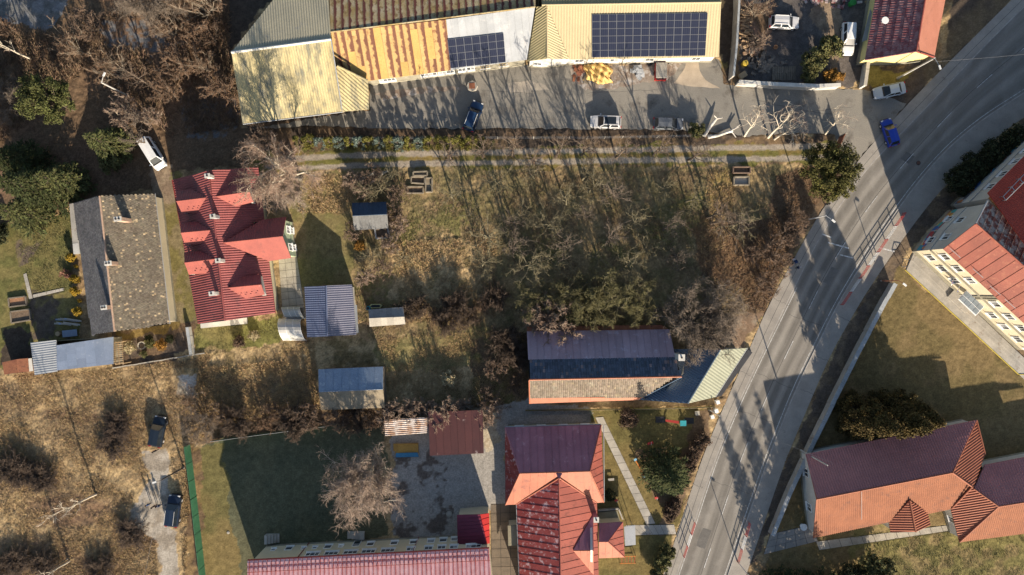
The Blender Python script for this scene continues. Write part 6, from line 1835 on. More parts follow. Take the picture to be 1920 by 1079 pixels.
# sandbox
p = W(762, 842); t = thing('sandbox', 'sandbox with ochre and blue boards on the gravel yard', 'sandbox', p)
M_ochre = mat("ochre_boards", (.38, .23, .06), (.32, .19, .05), fine=.2); M_bluew = mat("blue_boards", (.05, .19, .33), (.04, .16, .28), fine=.2)
for k in range(5):
    q = W(743 + k * 9.2, 838); mb = MB(); mb.box((q.x, q.y, .42), (.72, 1.15, .05), .03); obj('lid_board', mb, M_ochre, t)
mb = MB(); mb.prism([W(742, 850, .45), W(783, 849, .45), W(785, 857, .3), W(742, 858, .3)], (0, 0, -.12)); obj('bench', mb, M_bluew, t)
mb = MB(); q = W(763, 841); mb.box((q.x, q.y, .2), (3.5, 1.5, .36), .03); obj('frame', mb, M_ochre, t)
# playground equipment
M_pred = mat("play_red", (.50, .06, .05), fine=.1); M_pteal = mat("play_teal", (.03, .28, .33), fine=.1); M_por = mat("play_orange", (.62, .22, .05), fine=.1); M_pblue = mat("play_blue", (.22, .45, .62), fine=.1)
a, b = W(1191, 862, .6), W(1208, 893, .6); t = thing('seesaw', 'orange seesaw with pale blue seats on the lawn', 'seesaw', ((a + b) / 2).xy.to_3d())
mb = MB(); mb.tube(a, b, .09, .09, 8); obj('beam', mb, M_por, t)
for q in (a, b): 
    mb = MB(); mb.box(q + Vector((0, 0, .1)), (.42, .32, .08), .5); obj('seat', mb, M_pblue, t)
mb = MB(); c = (a + b) / 2; mb.tube((c.x, c.y, 0), (c.x, c.y, .6), .12, .07, 8); obj('pivot', mb, M_dark, t)
p = W(1262, 790); t = thing('slide', 'red and teal playground slide with dark side mats', 'slide', p)
mb = MB(); mb.prism([W(1248, 787, .3), W(1273, 790, 1.3), W(1273, 795, 1.3), W(1248, 791, .3)], (0, 0, -.12)); obj('chute', mb, M_pred, t)
mb = MB(); q = W(1277, 791); mb.box((q.x, q.y, 1.25), (.9, .8, .1), 0); mb.box((q.x + .4, q.y, .65), (.06, .8, 1.2), 0); obj('platform', mb, M_pteal, t)
mb = MB()
for k in range(4): mb.box((q.x + .5 + k * .12, q.y, 1.0 - k * .28), (.06, .7, .04))
obj('ladder', mb, M_dark, t)
for px, py, w in ((1238, 787, 1.4), (1292, 789, 1.4)):
    q = W(px, py); mb = MB(); mb.box((q.x, q.y, .06), (w, .9, .08)); obj('mat', mb, M_dark, t)
def spring(label, px, py, m, sx=.45):
    p = W(px, py); t = thing('spring_rider', label, 'spring rider', p)
    mb = MB(); mb.tube(p, p + Vector((0, 0, .42)), .1, .1, 8); obj('spring', mb, M_dark, t)
    mb = MB(); mb.box(p + Vector((0, 0, .5)), (sx, .32, .14), .3); mb.box(p + Vector((sx * .35, .1, .72)), (.12, .25, .3), .3); obj('body', mb, m, t)
    mb = MB(); mb.tube(p + Vector((.1, -.25, .72)), p + Vector((.1, .25, .72)), .025, .025, 5); obj('handle', mb, M_white, t)
spring('red spring rider beside the coral roof corner', 1154.5, 937, M_pred); spring('red spring rider below the big spruce on the lawn', 1229, 932, M_pred); spring('red and white rocker in the spruce shade', 1218, 830, M_pred, .9)
p = W(1145, 898); t = thing('bench', 'small grey bench on the lawn by the wall of the T shaped building', 'bench', p)
mb = MB(); mb.box(p + Vector((0, 0, .45)), (.9, .35, .05), .1); obj('seat', mb, M_conc, t)
for x in (-.35, .35):
    mb = MB(); mb.box(p + Vector((x, 0, .21)), (.06, .3, .42), .1); obj('leg', mb, M_dark, t)
c = W(1177, 1050); t = thing('climbing_frame', 'orange climbing frame below the grey canopy', 'climbing frame', c)
for x0, y0, x1, y1 in ((1163, 1044, 1192, 1043), (1163, 1057, 1192, 1056)):
    for z in (.9, .5):
        mb = MB(); mb.tube(W(x0, y0, z), W(x1, y1, z), .045, .045, 6); obj('bar', mb, M_por, t)
for x, y in ((1163, 1044), (1192, 1043), (1163, 1057), (1192, 1056)):
    mb = MB(); mb.tube(W(x, y, 0), W(x, y, .95), .05, .05, 6); obj('post', mb, M_por, t)
for k in range(5):
    mb = MB(); mb.tube(W(1166 + k * 6, 1044, .88), W(1166 + k * 6, 1057, .88), .03, .03, 5); obj('bar', mb, M_pred, t)
# flags on the cream wall
def flag(label, px, py, cols, gold=False):
    A, B = FLAG_AB; s, z = wall_t(A, B, px, py)
    e = Vector((B.x - A.x, B.y - A.y, 0)); L = e.length; e.normalize(); n = Vector((e.y, -e.x, 0))
    base = Vector((A.x, A.y, 0)) + e * s * L + Vector((0, 0, 3.4))
    t = thing('flag', label, 'flag', base)
    tip = base + n * 1.5 + Vector((0, 0, .9)); mb = MB(); mb.tube(base, tip, .025, .02, 6); obj('pole', mb, M_white, t)
    d = (tip - base).normalized(); dn = Vector((0, 0, -1)) * .72 + e * .6
    k = len(cols)
    for i, m in enumerate(cols):
        for j in range(6):
            a0, a1 = j / 6, (j + 1) / 6; w0, w1 = .08 * math.sin(a0 * 7 + i), .08 * math.sin(a1 * 7 + i)
            mb = MB() if j == 0 else mb
            q0 = tip - d * (i / k * .9 + .05); q1 = tip - d * ((i + 1) / k * .9 + .05)
            mb.prism([q0 + dn * a0 + n * w0, q1 + dn * a0 + n * w0, q1 + dn * a1 + n * w1, q0 + dn * a1 + n * w1], n * .012)
        obj('stripe' if k > 1 else 'cloth', mb, m, t)
    if gold:
        mb = MB(); cc = tip - d * .5 + dn * .5
        for q in range(12):
            th = q * math.pi / 6; mb.obox(cc + d * .22 * math.cos(th) + dn * .24 * math.sin(th) - n * .03 + Vector((0, 0, .02)), d * .025, dn * .025, n * .06)
        obj('star', mb, M_yel, t)
FLAG_AB = wall_edge(R_MUN, 1769, 467, 1990, 670, 8)
M_fb = mat("flag_blue", (.03, .07, .38), fine=.05); M_fw = mat("flag_white", (.75, .75, .75), fine=.05); M_fr = mat("flag_red", (.5, .03, .04), fine=.05)
flag('white, blue and red striped flag on the cream wall', 1764, 520, [M_fw, M_fb, M_fr]); flag('dark blue flag with a ring of gold stars on the cream wall', 1778, 531, [M_fb], True)
p = W(1697, 489, .5); t = thing('square_gate', 'dark square metal frame standing at the corner of the cream building', 'gate', (p.x, p.y, 0))
for a, b in (((1690, 500), (1694, 485)), ((1694, 485), (1706, 487)), ((1706, 487), (1700, 500)), ((1700, 500), (1690, 500))):
    mb = MB(); mb.tube(W(*a, 1.0), W(*b, 1.0), .05, .05, 6); mb.tube(W(*a, 0), W(*a, 1.0), .04, .04, 6); obj('bar', mb, M_dark, t)
# brown gate leaf at the end of the track
a, b = W(1561, 286), W(1574, 256); t = thing('gate', 'brown board gate standing open at the road end of the track', 'gate', a)
for k in range(6):
    q = a.lerp(b, (k + .5) / 6); d = (b - a).normalized(); mb = MB(); mb.obox(q + Vector((0, 0, .95)), d * ((b - a).length / 12 - .01), Vector((-d.y, d.x, 0)) * .03, (0, 0, .9 + .05 * (k % 2))); obj('board', mb, M_rustplate, t)
mb = MB(); 
for q in (a, b): mb.tube(q, q + Vector((0, 0, 2.2)), .08, .08, 8)
obj('post', mb, M_conc, t)
# hollow concrete frames and lumber in the orchard
M_ofr = mat("old_concrete_frame", (.25, .215, .16), (.18, .15, .11), scale=1.5, fine=.3)
def cold_frame(label, quad, h, m, inner, name='cold_frame', cat='cold frame'):
    P = [W(x, y) for x, y in quad]; c = sum(P, Vector()) / 4; t = thing(name, label, cat, c)
    for i in range(4):
        a, b = P[i], P[(i + 1) % 4]; d = (b - a); L = d.length; d.normalize()
        mb = MB(); mb.obox((a + b) / 2 + Vector((0, 0, h / 2)), d * L / 2, Vector((-d.y, d.x, 0)) * .09, (0, 0, h / 2 + .05)); obj('side_board', mb, m, t)
    mb = MB(); mb.prism([p.lerp(c, .08) + Vector((0, 0, h * .45)) for p in P], (0, 0, -h * .4)); obj('soil', mb, inner, t)
    return t
M_leafs = mat("leaf_litter", (.17, .12, .08), (.11, .08, .055), scale=3, fine=.5, fscale=8)
cold_frame('wooden cold frame filled with leaves, upper one by the track', [(772, 333), (797, 333), (797, 346), (772, 344)], .5, M_ofr, M_leafs)
cold_frame('pale cold frame of boards, lower left of the group by the track', [(764, 351), (794, 351), (794, 363), (764, 363)], .35, M_ofr, M_leafs)
cold_frame('narrow boarded bed standing upright beside the cold frames', [(799, 335), (811, 335), (811, 361), (799, 361)], .6, M_ofr, M_ofr, 'planter', 'planter')
cold_frame('small boarded frame above the cold frames at the track edge', [(776, 324), (802, 323), (802, 331), (776, 331)], .6, M_ofr, M_ofr, 'planter', 'planter')
cold_frame('cracked concrete frame in the brush at the right of the orchard', [(1374, 333), (1402, 333), (1402, 348), (1374, 348)], .6, M_ofr, M_conc, 'planter', 'planter')
cold_frame('rotting brown frame above the cracked concrete frame', [(1372, 315), (1404, 315), (1404, 326), (1372, 326)], .7, mat("rotten_wood", (.16, .11, .08), fine=.3), M_leafs, 'planter', 'planter')
cold_frame('square raised bed of old boards in the left garden', [(22, 585), (58, 580), (60, 600), (24, 606)], .3, M_wood, M_leafs, 'raised_bed', 'raised bed')
cold_frame('upper raised bed with orange rubble in the left garden', [(18, 560), (50, 556), (52, 572), (20, 576)], .3, M_wood, mat("orange_rubble", (.3, .16, .09), fine=.4), 'raised_bed', 'raised bed')
cold_frame('tin edged box of junk at the front corner of the overgrown shed', [(704, 430), (728, 428), (731, 446), (707, 448)], .7, M_zinc, M_leafs, 'junk_box', 'box')
t = thing('lumber_pile', 'pale boards leaning in the brush left of the cold frames', 'lumber pile', W(700, 335)); r = random.Random(9)
for k in range(9):
    q = W(690 + r.uniform(0, 28), 328 + r.uniform(0, 14)); a = .45 + r.uniform(-.25, .25)
    mb = MB(); mb.obox(q + Vector((0, 0, .3 + k * .06)), Vector((math.cos(a), math.sin(a), .1)) * 1.2, (-.08 * math.sin(a), .08 * math.cos(a), 0), (0, 0, .03)); obj('board', mb, M_palel, t)
t = thing('board_pile', 'splayed pale boards with a blue sheet beside the old house', 'board pile', W(134, 612))
for k in range(12):
    q = W(120 + (k % 6) * 4.6, 600 + (k // 6) * 7); a = -.1 + r.uniform(-.12, .12)
    mb = MB(); mb.obox(q + Vector((0, 0, .25 + .05 * k)), Vector((math.cos(a), math.sin(a), 0)) * 1.1, (0, .12, 0), (0, 0, .03)); obj('board', mb, M_palel if k % 4 else M_bluezinc, t)
mb = MB(); q = W(134, 625); mb.box((q.x, q.y, .4), (2.2, 1.0, .06), .1); obj('sheet', mb, M_bluezinc, t)
t = thing('pergola', 'bare wooden pergola laths at the end of the long blue shed', 'pergola', W(221, 662))
for k in range(3):
    a, b = W(214 + k * 7, 642, 2.2), W(217 + k * 7, 684, 2.2); mb = MB(); mb.obox((a + b) / 2, (b - a) / 2, (.05, 0, 0), (0, 0, .05)); obj('beam', mb, M_pal, t)
for k in range(11):
    a, b = W(212, 644 + k * 3.8, 2.3), W(231, 642 + k * 3.8, 2.3); mb = MB(); mb.obox((a + b) / 2, (b - a) / 2, (0, .035, 0), (0, 0, .025)); obj('lath', mb, M_pal, t)
for x, y in ((214, 643), (229, 641), (217, 684), (231, 682)):
    mb = MB(); p = W(x, y, 2.2); mb.box((p.x, p.y, 1.1), (.09, .09, 2.2)); obj('post', mb, M_pal, t)
# planted bed: stone ring and round shrubs come with the plants
p = W(267, 648); t = thing('stone_ring', 'pale stone ring around bare soil in the planted garden bed', 'stone ring', p)
for k in range(13):
    th = k * 2 * math.pi / 13; mb = MB(); mb.box(p + Vector((.52 * math.cos(th), .52 * math.sin(th), .15)), (.14, .24, .3), th); obj('stone', mb, M_palel, t)
mb = MB(); mb.lathe(p, [(.46, 0), (.45, .14)], 14); obj('soil', mb, M_leafs, t)
for px, py, lab in ((705, 574, 'yellow boat shaped tub behind the off white shed'), ):
    p = W(px, py); t = thing('tub', lab, 'tub', p); mm = mat("tub_yellow", (.55, .5, .22), fine=.1); mb = MB()
    mb.prism([p + Vector((-1, -.1, .4)), p + Vector((-.6, -.35, .4)), p + Vector((.7, -.3, .4)), p + Vector((1, .1, .4)), p + Vector((.6, .3, .4)), p + Vector((-.7, .28, .4))], (0, 0, -.4)); obj('body', mb, mm, t)
    mb = MB(); mb.prism([p + Vector((-.8, -.05, .41)), p + Vector((-.5, -.22, .41)), p + Vector((.6, -.18, .41)), p + Vector((.8, .06, .41)), p + Vector((.5, .18, .41)), p + Vector((-.5, .16, .41))], (0, 0, -.03)); obj('inside', mb, M_dark, t)
p = W(692, 578); t = thing('barrel', 'teal water barrel at the corner of the off white shed', 'barrel', p); mb = MB(); mb.lathe(p, [(.3, 0), (.36, .4), (.3, .9), (.26, .92)], 14); obj('body', mb, mat("barrel_teal", (.03, .22, .28), fine=.1), t); mb = MB(); mb.lathe(p + Vector((0, 0, .9)), [(.24, 0), (.22, .03)], 12); obj('lid', mb, M_dark, t)
p = W(112, 626); t = thing('tree_stump', 'round sawn stump beside the board pile', 'stump', p); mb = MB(); mb.lathe(p, [(.42, 0), (.38, .5), (.36, .52)], 12); obj('trunk', mb, M_log, t); mb = MB(); mb.lathe(p + Vector((0, 0, .5)), [(.34, 0), (.3, .03)], 12); obj('cut_face', mb, M_pal, t)
# ------------------------------------------------------------------ plants: generators (shared meshes, origin at the foot)
def tubes_mesh(name, segs, n, m):
    """segs: list of (p0,p1,r0,r1); one mesh of tapered n-sided tubes"""
    P0 = np.array([s[0] for s in segs]); P1 = np.array([s[1] for s in segs])
    R0 = np.array([s[2] for s in segs])[:, None]; R1 = np.array([s[3] for s in segs])[:, None]
    D = P1 - P0; D /= np.linalg.norm(D, axis=1, keepdims=True) + 1e-9
    up = np.where(np.abs(D[:, 2:3]) < .9, np.array([[0, 0, 1.]]), np.array([[1., 0, 0]]))
    A = np.cross(D, up); A /= np.linalg.norm(A, axis=1, keepdims=True) + 1e-9
    B = np.cross(D, A)
    V = []
    for P, R in ((P0, R0), (P1, R1)):
        for k in range(n):
            t = 2 * np.pi * k / n
            V.append(P + (A * math.cos(t) + B * math.sin(t)) * R)
    V = np.stack(V, 1)                       # seg, 2n, 3
    base = (np.arange(len(segs)) * 2 * n)[:, None]
    F = []
    for k in range(n):
        k2 = (k + 1) % n
        F.append(base + np.array([[k, k2, n + k2, n + k]]))
    return raw_mesh(name, V.reshape(-1, 3), np.concatenate(F), m, True)

def spikes_mesh(name, segs, m):
    """thin three-sided tapering twigs"""
    P0 = np.array([s[0] for s in segs]); P1 = np.array([s[1] for s in segs]); R0 = np.array([s[2] for s in segs])[:, None]
    D = P1 - P0; D /= np.linalg.norm(D, axis=1, keepdims=True) + 1e-9
    up = np.where(np.abs(D[:, 2:3]) < .9, np.array([[0, 0, 1.]]), np.array([[1., 0, 0]]))
    A = np.cross(D, up); A /= np.linalg.norm(A, axis=1, keepdims=True) + 1e-9
    B = np.cross(D, A)
    V = np.stack([P0 + A * R0, P0 + (-.5 * A + .87 * B) * R0, P0 + (-.5 * A - .87 * B) * R0, P1], 1)
    b = (np.arange(len(segs)) * 4)[:, None]
    F = np.concatenate([b + np.array([[0, 1, 3]]), b + np.array([[1, 2, 3]]), b + np.array([[2, 0, 3]])])
    return raw_mesh(name, V.reshape(-1, 3), F, m)

def gen_bare(seed, h, spread, r0, stems=1, limbs=8, sub=6, twigs=9, tlets=3, up=.55, twr=.014, trunk_frac=.35, wob=.18, lean=0.0):
    """bare broadleaf: returns (limb segments, twig segments)"""
    r = random.Random(seed); L, T = [], []
    def rv(s): return Vector((r.gauss(0, s), r.gauss(0, s), r.gauss(0, s)))
    def grow(p, d, ln, ra, rb, nseg, w, grav):
        pts = [(p.copy(), ra)]
        for k in range(nseg):
            d = (d + rv(w) + Vector((0, 0, grav))).normalized()
            p = p + d * (ln / nseg)
            pts.append((p.copy(), ra + (rb - ra) * (k + 1) / nseg))
        return pts, d
    def pick(pts, t):
        x = t * (len(pts) - 1); i = min(int(x), len(pts) - 2); f = x - i
        return pts[i][0].lerp(pts[i + 1][0], f), pts[i][1] * (1 - f) + pts[i + 1][1] * f, (pts[i + 1][0] - pts[i][0]).normalized()
    for s in range(stems):
        if stems == 1: d0, p0 = Vector((lean, 0, 1)).normalized(), Vector((0, 0, -.1))
        else:
            a = s * 2.4 + r.uniform(0, .6); d0 = Vector((math.cos(a) * .45, math.sin(a) * .45, 1)).normalized(); p0 = Vector((math.cos(a) * .15 * spread * .3, math.sin(a) * .15 * spread * .3, -.1))
        tl = h * (.85 if stems == 1 else .75)
        trunk, _ = grow(p0, d0, tl, r0 / (stems ** .5), r0 * .16, 7, wob * .35, .06)
        for a, b in zip(trunk[:-1], trunk[1:]): L.append((a[0], b[0], a[1], b[1]))
        nl = max(3, limbs // stems + 1)
        for i in range(nl):
            t = trunk_frac + (1 - trunk_frac) * (i + r.random()) / nl
            p, ra, td = pick(trunk, min(.98, t))
            az = i * 2.4 + r.uniform(-.5, .5) + s
            out = Vector((math.cos(az), math.sin(az), up + r.uniform(-.15, .25)))
            ln = spread * (1.15 - .55 * (t - trunk_frac) / (1 - trunk_frac)) * r.uniform(.75, 1.1)
            limb, _ = grow(p, (out + td * .3).normalized(), ln, ra * .62, .02, 5, wob, .05)
            for a, b in zip(limb[:-1], limb[1:]): L.append((a[0], b[0], a[1], b[1]))
            for j in range(sub):
                q, rb, ld = pick(limb, .25 + .73 * (j + r.random()) / sub)
                br, _ = grow(q, (ld * .8 + rv(.55) + Vector((0, 0, .25))).normalized(), ln * r.uniform(.28, .48), max(.026, rb * .6), .014, 3, wob, .05)
                for a, b in zip(br[:-1], br[1:]): L.append((a[0], b[0], a[1], b[1]))
                for k in range(twigs):
                    q2, _, bd = pick(br, .1 + .88 * (k + r.random()) / twigs)
                    td2 = (bd * .7 + rv(.5) + Vector((0, 0, .15))).normalized()
                    l2 = ln * r.uniform(.10, .22)
                    e = q2 + td2 * l2
                    T.append((q2, e, twr * 1.35))
                    for _k in range(tlets):
                        q3 = q2.lerp(e, r.uniform(.25, .95)); T.append((q3, q3 + (td2 * .6 + rv(.5)).normalized() * l2 * r.uniform(.4, .8), twr * 1.05))
    return L, T

def twig_mat(name, a, b): return mat(name, a, b, scale=.8, fine=.25, fscale=3, rough=.95, spec=.1)
M_bark_p = mat("pale_bark", (.55, .49, .39), (.40, .35, .275), scale=1.5, fine=.25)
M_bark_b = mat("brown_bark", (.13, .10, .075), (.09, .07, .055), scale=1.5, fine=.25)
M_bark_o = mat("lichen_bark", (.17, .15, .095), (.12, .105, .07), scale=1.5, fine=.25)
M_tw_brown = twig_mat("brown_twig", (.21, .145, .105), (.155, .108, .08))
M_tw_tan = twig_mat("tan_twig", (.29, .21, .16), (.22, .155, .12))
M_tw_olive = twig_mat("olive_twig", (.21, .18, .105), (.16, .138, .08))
M_tw_russet = twig_mat("russet_twig", (.195, .125, .082), (.14, .092, .063))
M_tw_grey = twig_mat("grey_twig", (.215, .175, .14), (.155, .128, .105))

BARE = {}
def bare_proto(key, seed, bark, twig, **kw):
    L, T = gen_bare(seed, **kw)
    BARE[key] = (tubes_mesh("trunk", L, 5, bark), spikes_mesh("crown", T, twig))
bare_proto('big_pale', 1, M_bark_p, M_tw_tan, h=11.5, spread=6.6, r0=.36, limbs=15, sub=9, twigs=13, tlets=5, twr=.0135, up=.6)
bare_proto('big_pale2', 2, M_bark_p, twig_mat("pale_grey_twig", (.32, .25, .205), (.245, .19, .155)), h=9.0, spread=5.7, r0=.36, limbs=26, sub=10, twigs=14, tlets=5, twr=.0145, up=.45)
bare_proto('orch1', 3, M_bark_o, M_tw_olive, h=5.5, spread=3.2, r0=.17, limbs=9, sub=6, twigs=7, tlets=1, twr=.013, up=.35, wob=.28)
bare_proto('orch2', 4, M_bark_o, M_tw_olive, h=6.6, spread=3.6, r0=.19, limbs=10, sub=6, twigs=7, tlets=1, twr=.013, up=.4, wob=.3)
bare_proto('orch3', 5, M_bark_b, M_tw_grey, h=7.5, spread=3.2, r0=.2, limbs=9, sub=6, twigs=6, tlets=1, twr=.012, up=.7, wob=.22)
bare_proto('tall', 6, M_bark_b, M_tw_brown, h=13, spread=3.6, r0=.26, limbs=12, sub=5, twigs=6, tlets=1, twr=.012, up=.9)
bare_proto('slim_pale', 7, M_bark_p, M_tw_tan, h=12, spread=2.4, r0=.15, limbs=10, sub=5, twigs=5, tlets=1, twr=.011, up=.9, trunk_frac=.3)
bare_proto('crooked', 8, M_bark_p, M_tw_tan, h=7.5, spread=3.8, r0=.19, limbs=6, sub=6, twigs=5, tlets=1, twr=.012, up=.5, wob=.34)
bare_proto('thick', 9, M_bark_b, M_tw_grey, h=7.6, spread=5.4, r0=.34, stems=7, limbs=32, sub=8, twigs=12, tlets=3, twr=.0145, up=.45, trunk_frac=.2)
bare_proto('green_thick', 10, M_bark_o, twig_mat("green_twig", (.17, .155, .075), (.125, .118, .058)), h=7.4, spread=4.2, r0=.28, stems=6, limbs=26, sub=7, twigs=11, tlets=3, twr=.015, up=.5, trunk_frac=.2)
M_bark_m = mat("grey_tan_bark", (.30, .25, .19), (.22, .185, .14), scale=1.5, fine=.25)
bare_proto('fan', 11, M_bark_m, M_tw_russet, h=6.5, spread=3.0, r0=.2, stems=7, limbs=24, sub=5, twigs=10, tlets=2, twr=.013, up=1.1, trunk_frac=.2)
bare_proto('bush1', 12, M_bark_b, M_tw_brown, h=2.6, spread=1.7, r0=.1, stems=6, limbs=20, sub=5, twigs=8, tlets=2, twr=.012, up=.6, trunk_frac=.1)
bare_proto('bush2', 13, M_bark_b, M_tw_russet, h=2.0, spread=1.5, r0=.09, stems=7, limbs=22, sub=5, twigs=8, tlets=2, twr=.012, up=.45, trunk_frac=.1)
bare_proto('briar', 15, M_bark_b, twig_mat("briar_twig", (.105, .078, .06), (.075, .056, .045)), h=1.4, spread=2.3, r0=.08, stems=8, limbs=32, sub=6, twigs=12, tlets=3, twr=.012, up=.3, trunk_frac=.1)
bare_proto('bush3', 14, M_bark_m, M_tw_tan, h=2.4, spread=1.6, r0=.08, stems=6, limbs=20, sub=6, twigs=12, tlets=2, twr=.012, up=.6, trunk_frac=.1)
vr = random.Random(5)
def bare(key, px, py, label, sc=1.0, group=None, name='bare_tree', cat='tree', apparent=0.0, rot=None):
    """px,py: foot of the tree in the photo, or the middle of its crown if apparent (its height in metres) is given"""
    p = W(px, py, apparent); p.z = -.05
    t = thing(name, label, cat, p, group, vr.uniform(0, 6.28) if rot is None else rot)
    s = sc * vr.uniform(.93, 1.07) if group else sc
    t.scale = (s, s, s * (vr.uniform(.92, 1.1) if group else 1))
    a, b = BARE[key]
    link_mesh('trunk' if cat == 'tree' else 'stem', a, t); link_mesh('crown' if cat == 'tree' else 'foliage', b, t)
    return t

def leaf_mesh(name, C, U, Vv, m, tint):
    """quads given by centre, half u and half v vectors"""
    V = np.stack([C - U - Vv, C + U - Vv * .6, C + U * .3 + Vv, C - U * .7 + Vv * .7], 1)
    b = (np.arange(len(C)) * 4)[:, None]
    me = raw_mesh(name, V.reshape(-1, 3), b + np.array([[0, 1, 2, 3]]), m)
    vcol(me, "tint", np.repeat(tint, 4, 0))
    return me
def leafmat(name, a, b): return mat(name, a, b, scale=.7, fine=.2, fscale=3, attr="tint", rough=.85, spec=.2)
def rand_dir(rg, n):
    v = rg.normal(size=(n, 3)); return v / np.linalg.norm(v, axis=1, keepdims=True)
EVER = {}
def spruce_proto(key, seed, h, r, m, dens=1.0, shape=1.0):
    rg = np.random.default_rng(seed); C, U, Vv, T = [], [], [], []; segs = []
    nw = int(h * 2.1)
    for w in range(nw):
        f = w / nw; z = h * (.06 + .93 * f); ln = r * (1 - f) ** shape * rg.uniform(.85, 1.12) + .12
        nb = int((7 + 5 * (1 - f)) * dens)
        for k in range(nb):
            az = k * 2 * math.pi / nb + w * 1.3 + rg.uniform(-.25, .25); l = ln * rg.uniform(.72, 1.12)
            n = max(6, int(l * 11)); t = np.sqrt(rg.random(n)); droop = -.10 * l
            base = np.stack([np.cos(az) * l * t, np.sin(az) * l * t, z + droop * t * t + .12 * l * t ** 3], 1)
            side = np.array([-math.sin(az), math.cos(az), 0]); out = np.array([math.cos(az), math.sin(az), .1])
            sd = rg.uniform(-1, 1, n)[:, None]
            c = base + side * sd * (.30 * l * (1 - .6 * t))[:, None] + np.array([0, 0, 1]) * rg.normal(0, .05, n)[:, None]
            u = (out + side * sd * .8 + rg.normal(0, .25, (n, 3))); u /= np.linalg.norm(u, axis=1, keepdims=True)
            v = np.cross(u, np.array([0, 0, 1.]) + rg.normal(0, .35, (n, 3)))
            C.append(c); U.append(u * rg.uniform(.16, .30, n)[:, None]); Vv.append(v * rg.uniform(.05, .09, n)[:, None])
            g = rg.uniform(.65, 1.3, n)[:, None] * (0.9 + .25 * t[:, None]); T.append(g * np.array([[1, 1, 1]]) * rg.uniform(.92, 1.08, (n, 3)))
            segs.append((Vector((0, 0, z)), Vector((math.cos(az) * l * .9, math.sin(az) * l * .9, z + droop * .8)), .035, .01))
    segs.append((Vector((0, 0, -.1)), Vector((0, 0, h)), .2, .02))
    C = np.concatenate(C)
    EVER[key] = (tubes_mesh("trunk", segs, 4, M_bark_b), leaf_mesh("crown", C, np.concatenate(U), np.concatenate(Vv), m, np.concatenate(T)))
def clump_proto(key, seed, h, r, m, clumps=60, per=110, leaf=.16, z0=.25, flat=.75, crad=.8, trunk=.2, cone=False):
    rg = np.random.default_rng(seed); C, U, Vv, T = [], [], [], []; segs = []
    for k in range(clumps):
        d = rand_dir(rg, 1)[0]; q = rg.random() ** .4
        if cone:
            f = rg.random() ** 1.2; ax = rg.uniform(0, 6.28); rr = r * (1 - f ** 1.6) * (.55 + .45 * rg.random())
            c = np.array([math.cos(ax) * rr, math.sin(ax) * rr, h * (z0 + (1 - z0) * f)])
        else: c = np.array([d[0] * r * q, d[1] * r * q, h * (z0 + (1 - z0) * (.5 + .5 * d[2] * q))])
        n = per; cr = crad * rg.uniform(.65, 1.25)
        dd = rand_dir(rg, n) * (rg.random(n) ** .5)[:, None] * cr * np.array([[1, 1, flat]])
        nn = rand_dir(rg, n) + dd / cr * .8 + np.array([[0, 0, .4]])
        u = np.cross(nn, rg.normal(size=(n, 3))); u /= np.linalg.norm(u, axis=1, keepdims=True) + 1e-9
        v = np.cross(nn, u); v /= np.linalg.norm(v, axis=1, keepdims=True) + 1e-9
        s = leaf * rg.uniform(.6, 1.4, n)[:, None]
        C.append(c + dd); U.append(u * s); Vv.append(v * s * .6)
        T.append((rg.uniform(.7, 1.3) * rg.uniform(.7, 1.3, n))[:, None] * rg.uniform(.93, 1.07, (n, 3)))
        segs.append((Vector((c[0] * .12, c[1] * .12, h * z0 + (c[2] - h * z0) * .35)), Vector(c), .05, .015))
    segs.append((Vector((0, 0, -.1)), Vector((0, 0, h * .8)), trunk, trunk * .3))
    EVER[key] = (tubes_mesh("trunk", segs, 4, M_bark_b), leaf_mesh("crown", np.concatenate(C), np.concatenate(U), np.concatenate(Vv), m, np.concatenate(T)))
G_spruce = leafmat("spruce_green", (.055, .062, .022), (.038, .047, .018)); G_pine = leafmat("pine_green", (.085, .092, .03), (.06, .066, .022)); G_olive = leafmat("olive_green", (.085, .08, .022), (.058, .056, .017))
G_thuja = leafmat("thuja_yellow_green", (.125, .115, .026), (.095, .09, .022)); G_blue = leafmat("blue_juniper", (.10, .13, .11), (.08, .105, .09)); G_gold = leafmat("golden_shrub", (.28, .185, .022), (.22, .145, .02)); G_dk = leafmat("dark_hedge", (.035, .04, .017), (.027, .03, .014)); G_brown = leafmat("brown_hedge", (.12, .08, .055), (.09, .06, .042))
G_arbor = leafmat("dull_thuja", (.085, .06, .019), (.06, .045, .015))
spruce_proto('spruce', 1, 12, 3.6, G_spruce, 1.35); spruce_proto('spruce_s', 2, 9, 3.2, leafmat("spruce_green_light", (.085, .088, .03), (.06, .068, .026)))
clump_proto('pine', 3, 10, 3.4, G_pine, clumps=95, per=170, leaf=.105, z0=.3, crad=.75)
clump_proto('evergreen', 4, 9, 3.9, G_olive, clumps=120, per=190, leaf=.105, z0=.18, crad=.8)
clump_proto('arbor', 5, 13, 3.3, G_arbor, clumps=190, per=150, leaf=.115, z0=.05, crad=.7, cone=True)
clump_proto('hedge_y', 6, 3.8, 1.05, G_thuja, clumps=26, per=60, leaf=.09, z0=.08, crad=.3, cone=True, trunk=.07)
clump_proto('hedge_b', 7, 3.6, 1.0, G_blue, clumps=24, per=60, leaf=.09, z0=.08, crad=.3, cone=True, trunk=.07)
clump_proto('gold', 8, 1.8, .75, G_gold, clumps=26, per=70, leaf=.08, z0=.25, crad=.35, trunk=.06)
clump_proto('shrub_g', 9, 2.6, 1.5, leafmat("shrub_green", (.125, .12, .045), (.09, .09, .035)), clumps=45, per=90, leaf=.11, z0=.2, crad=.5, trunk=.1)
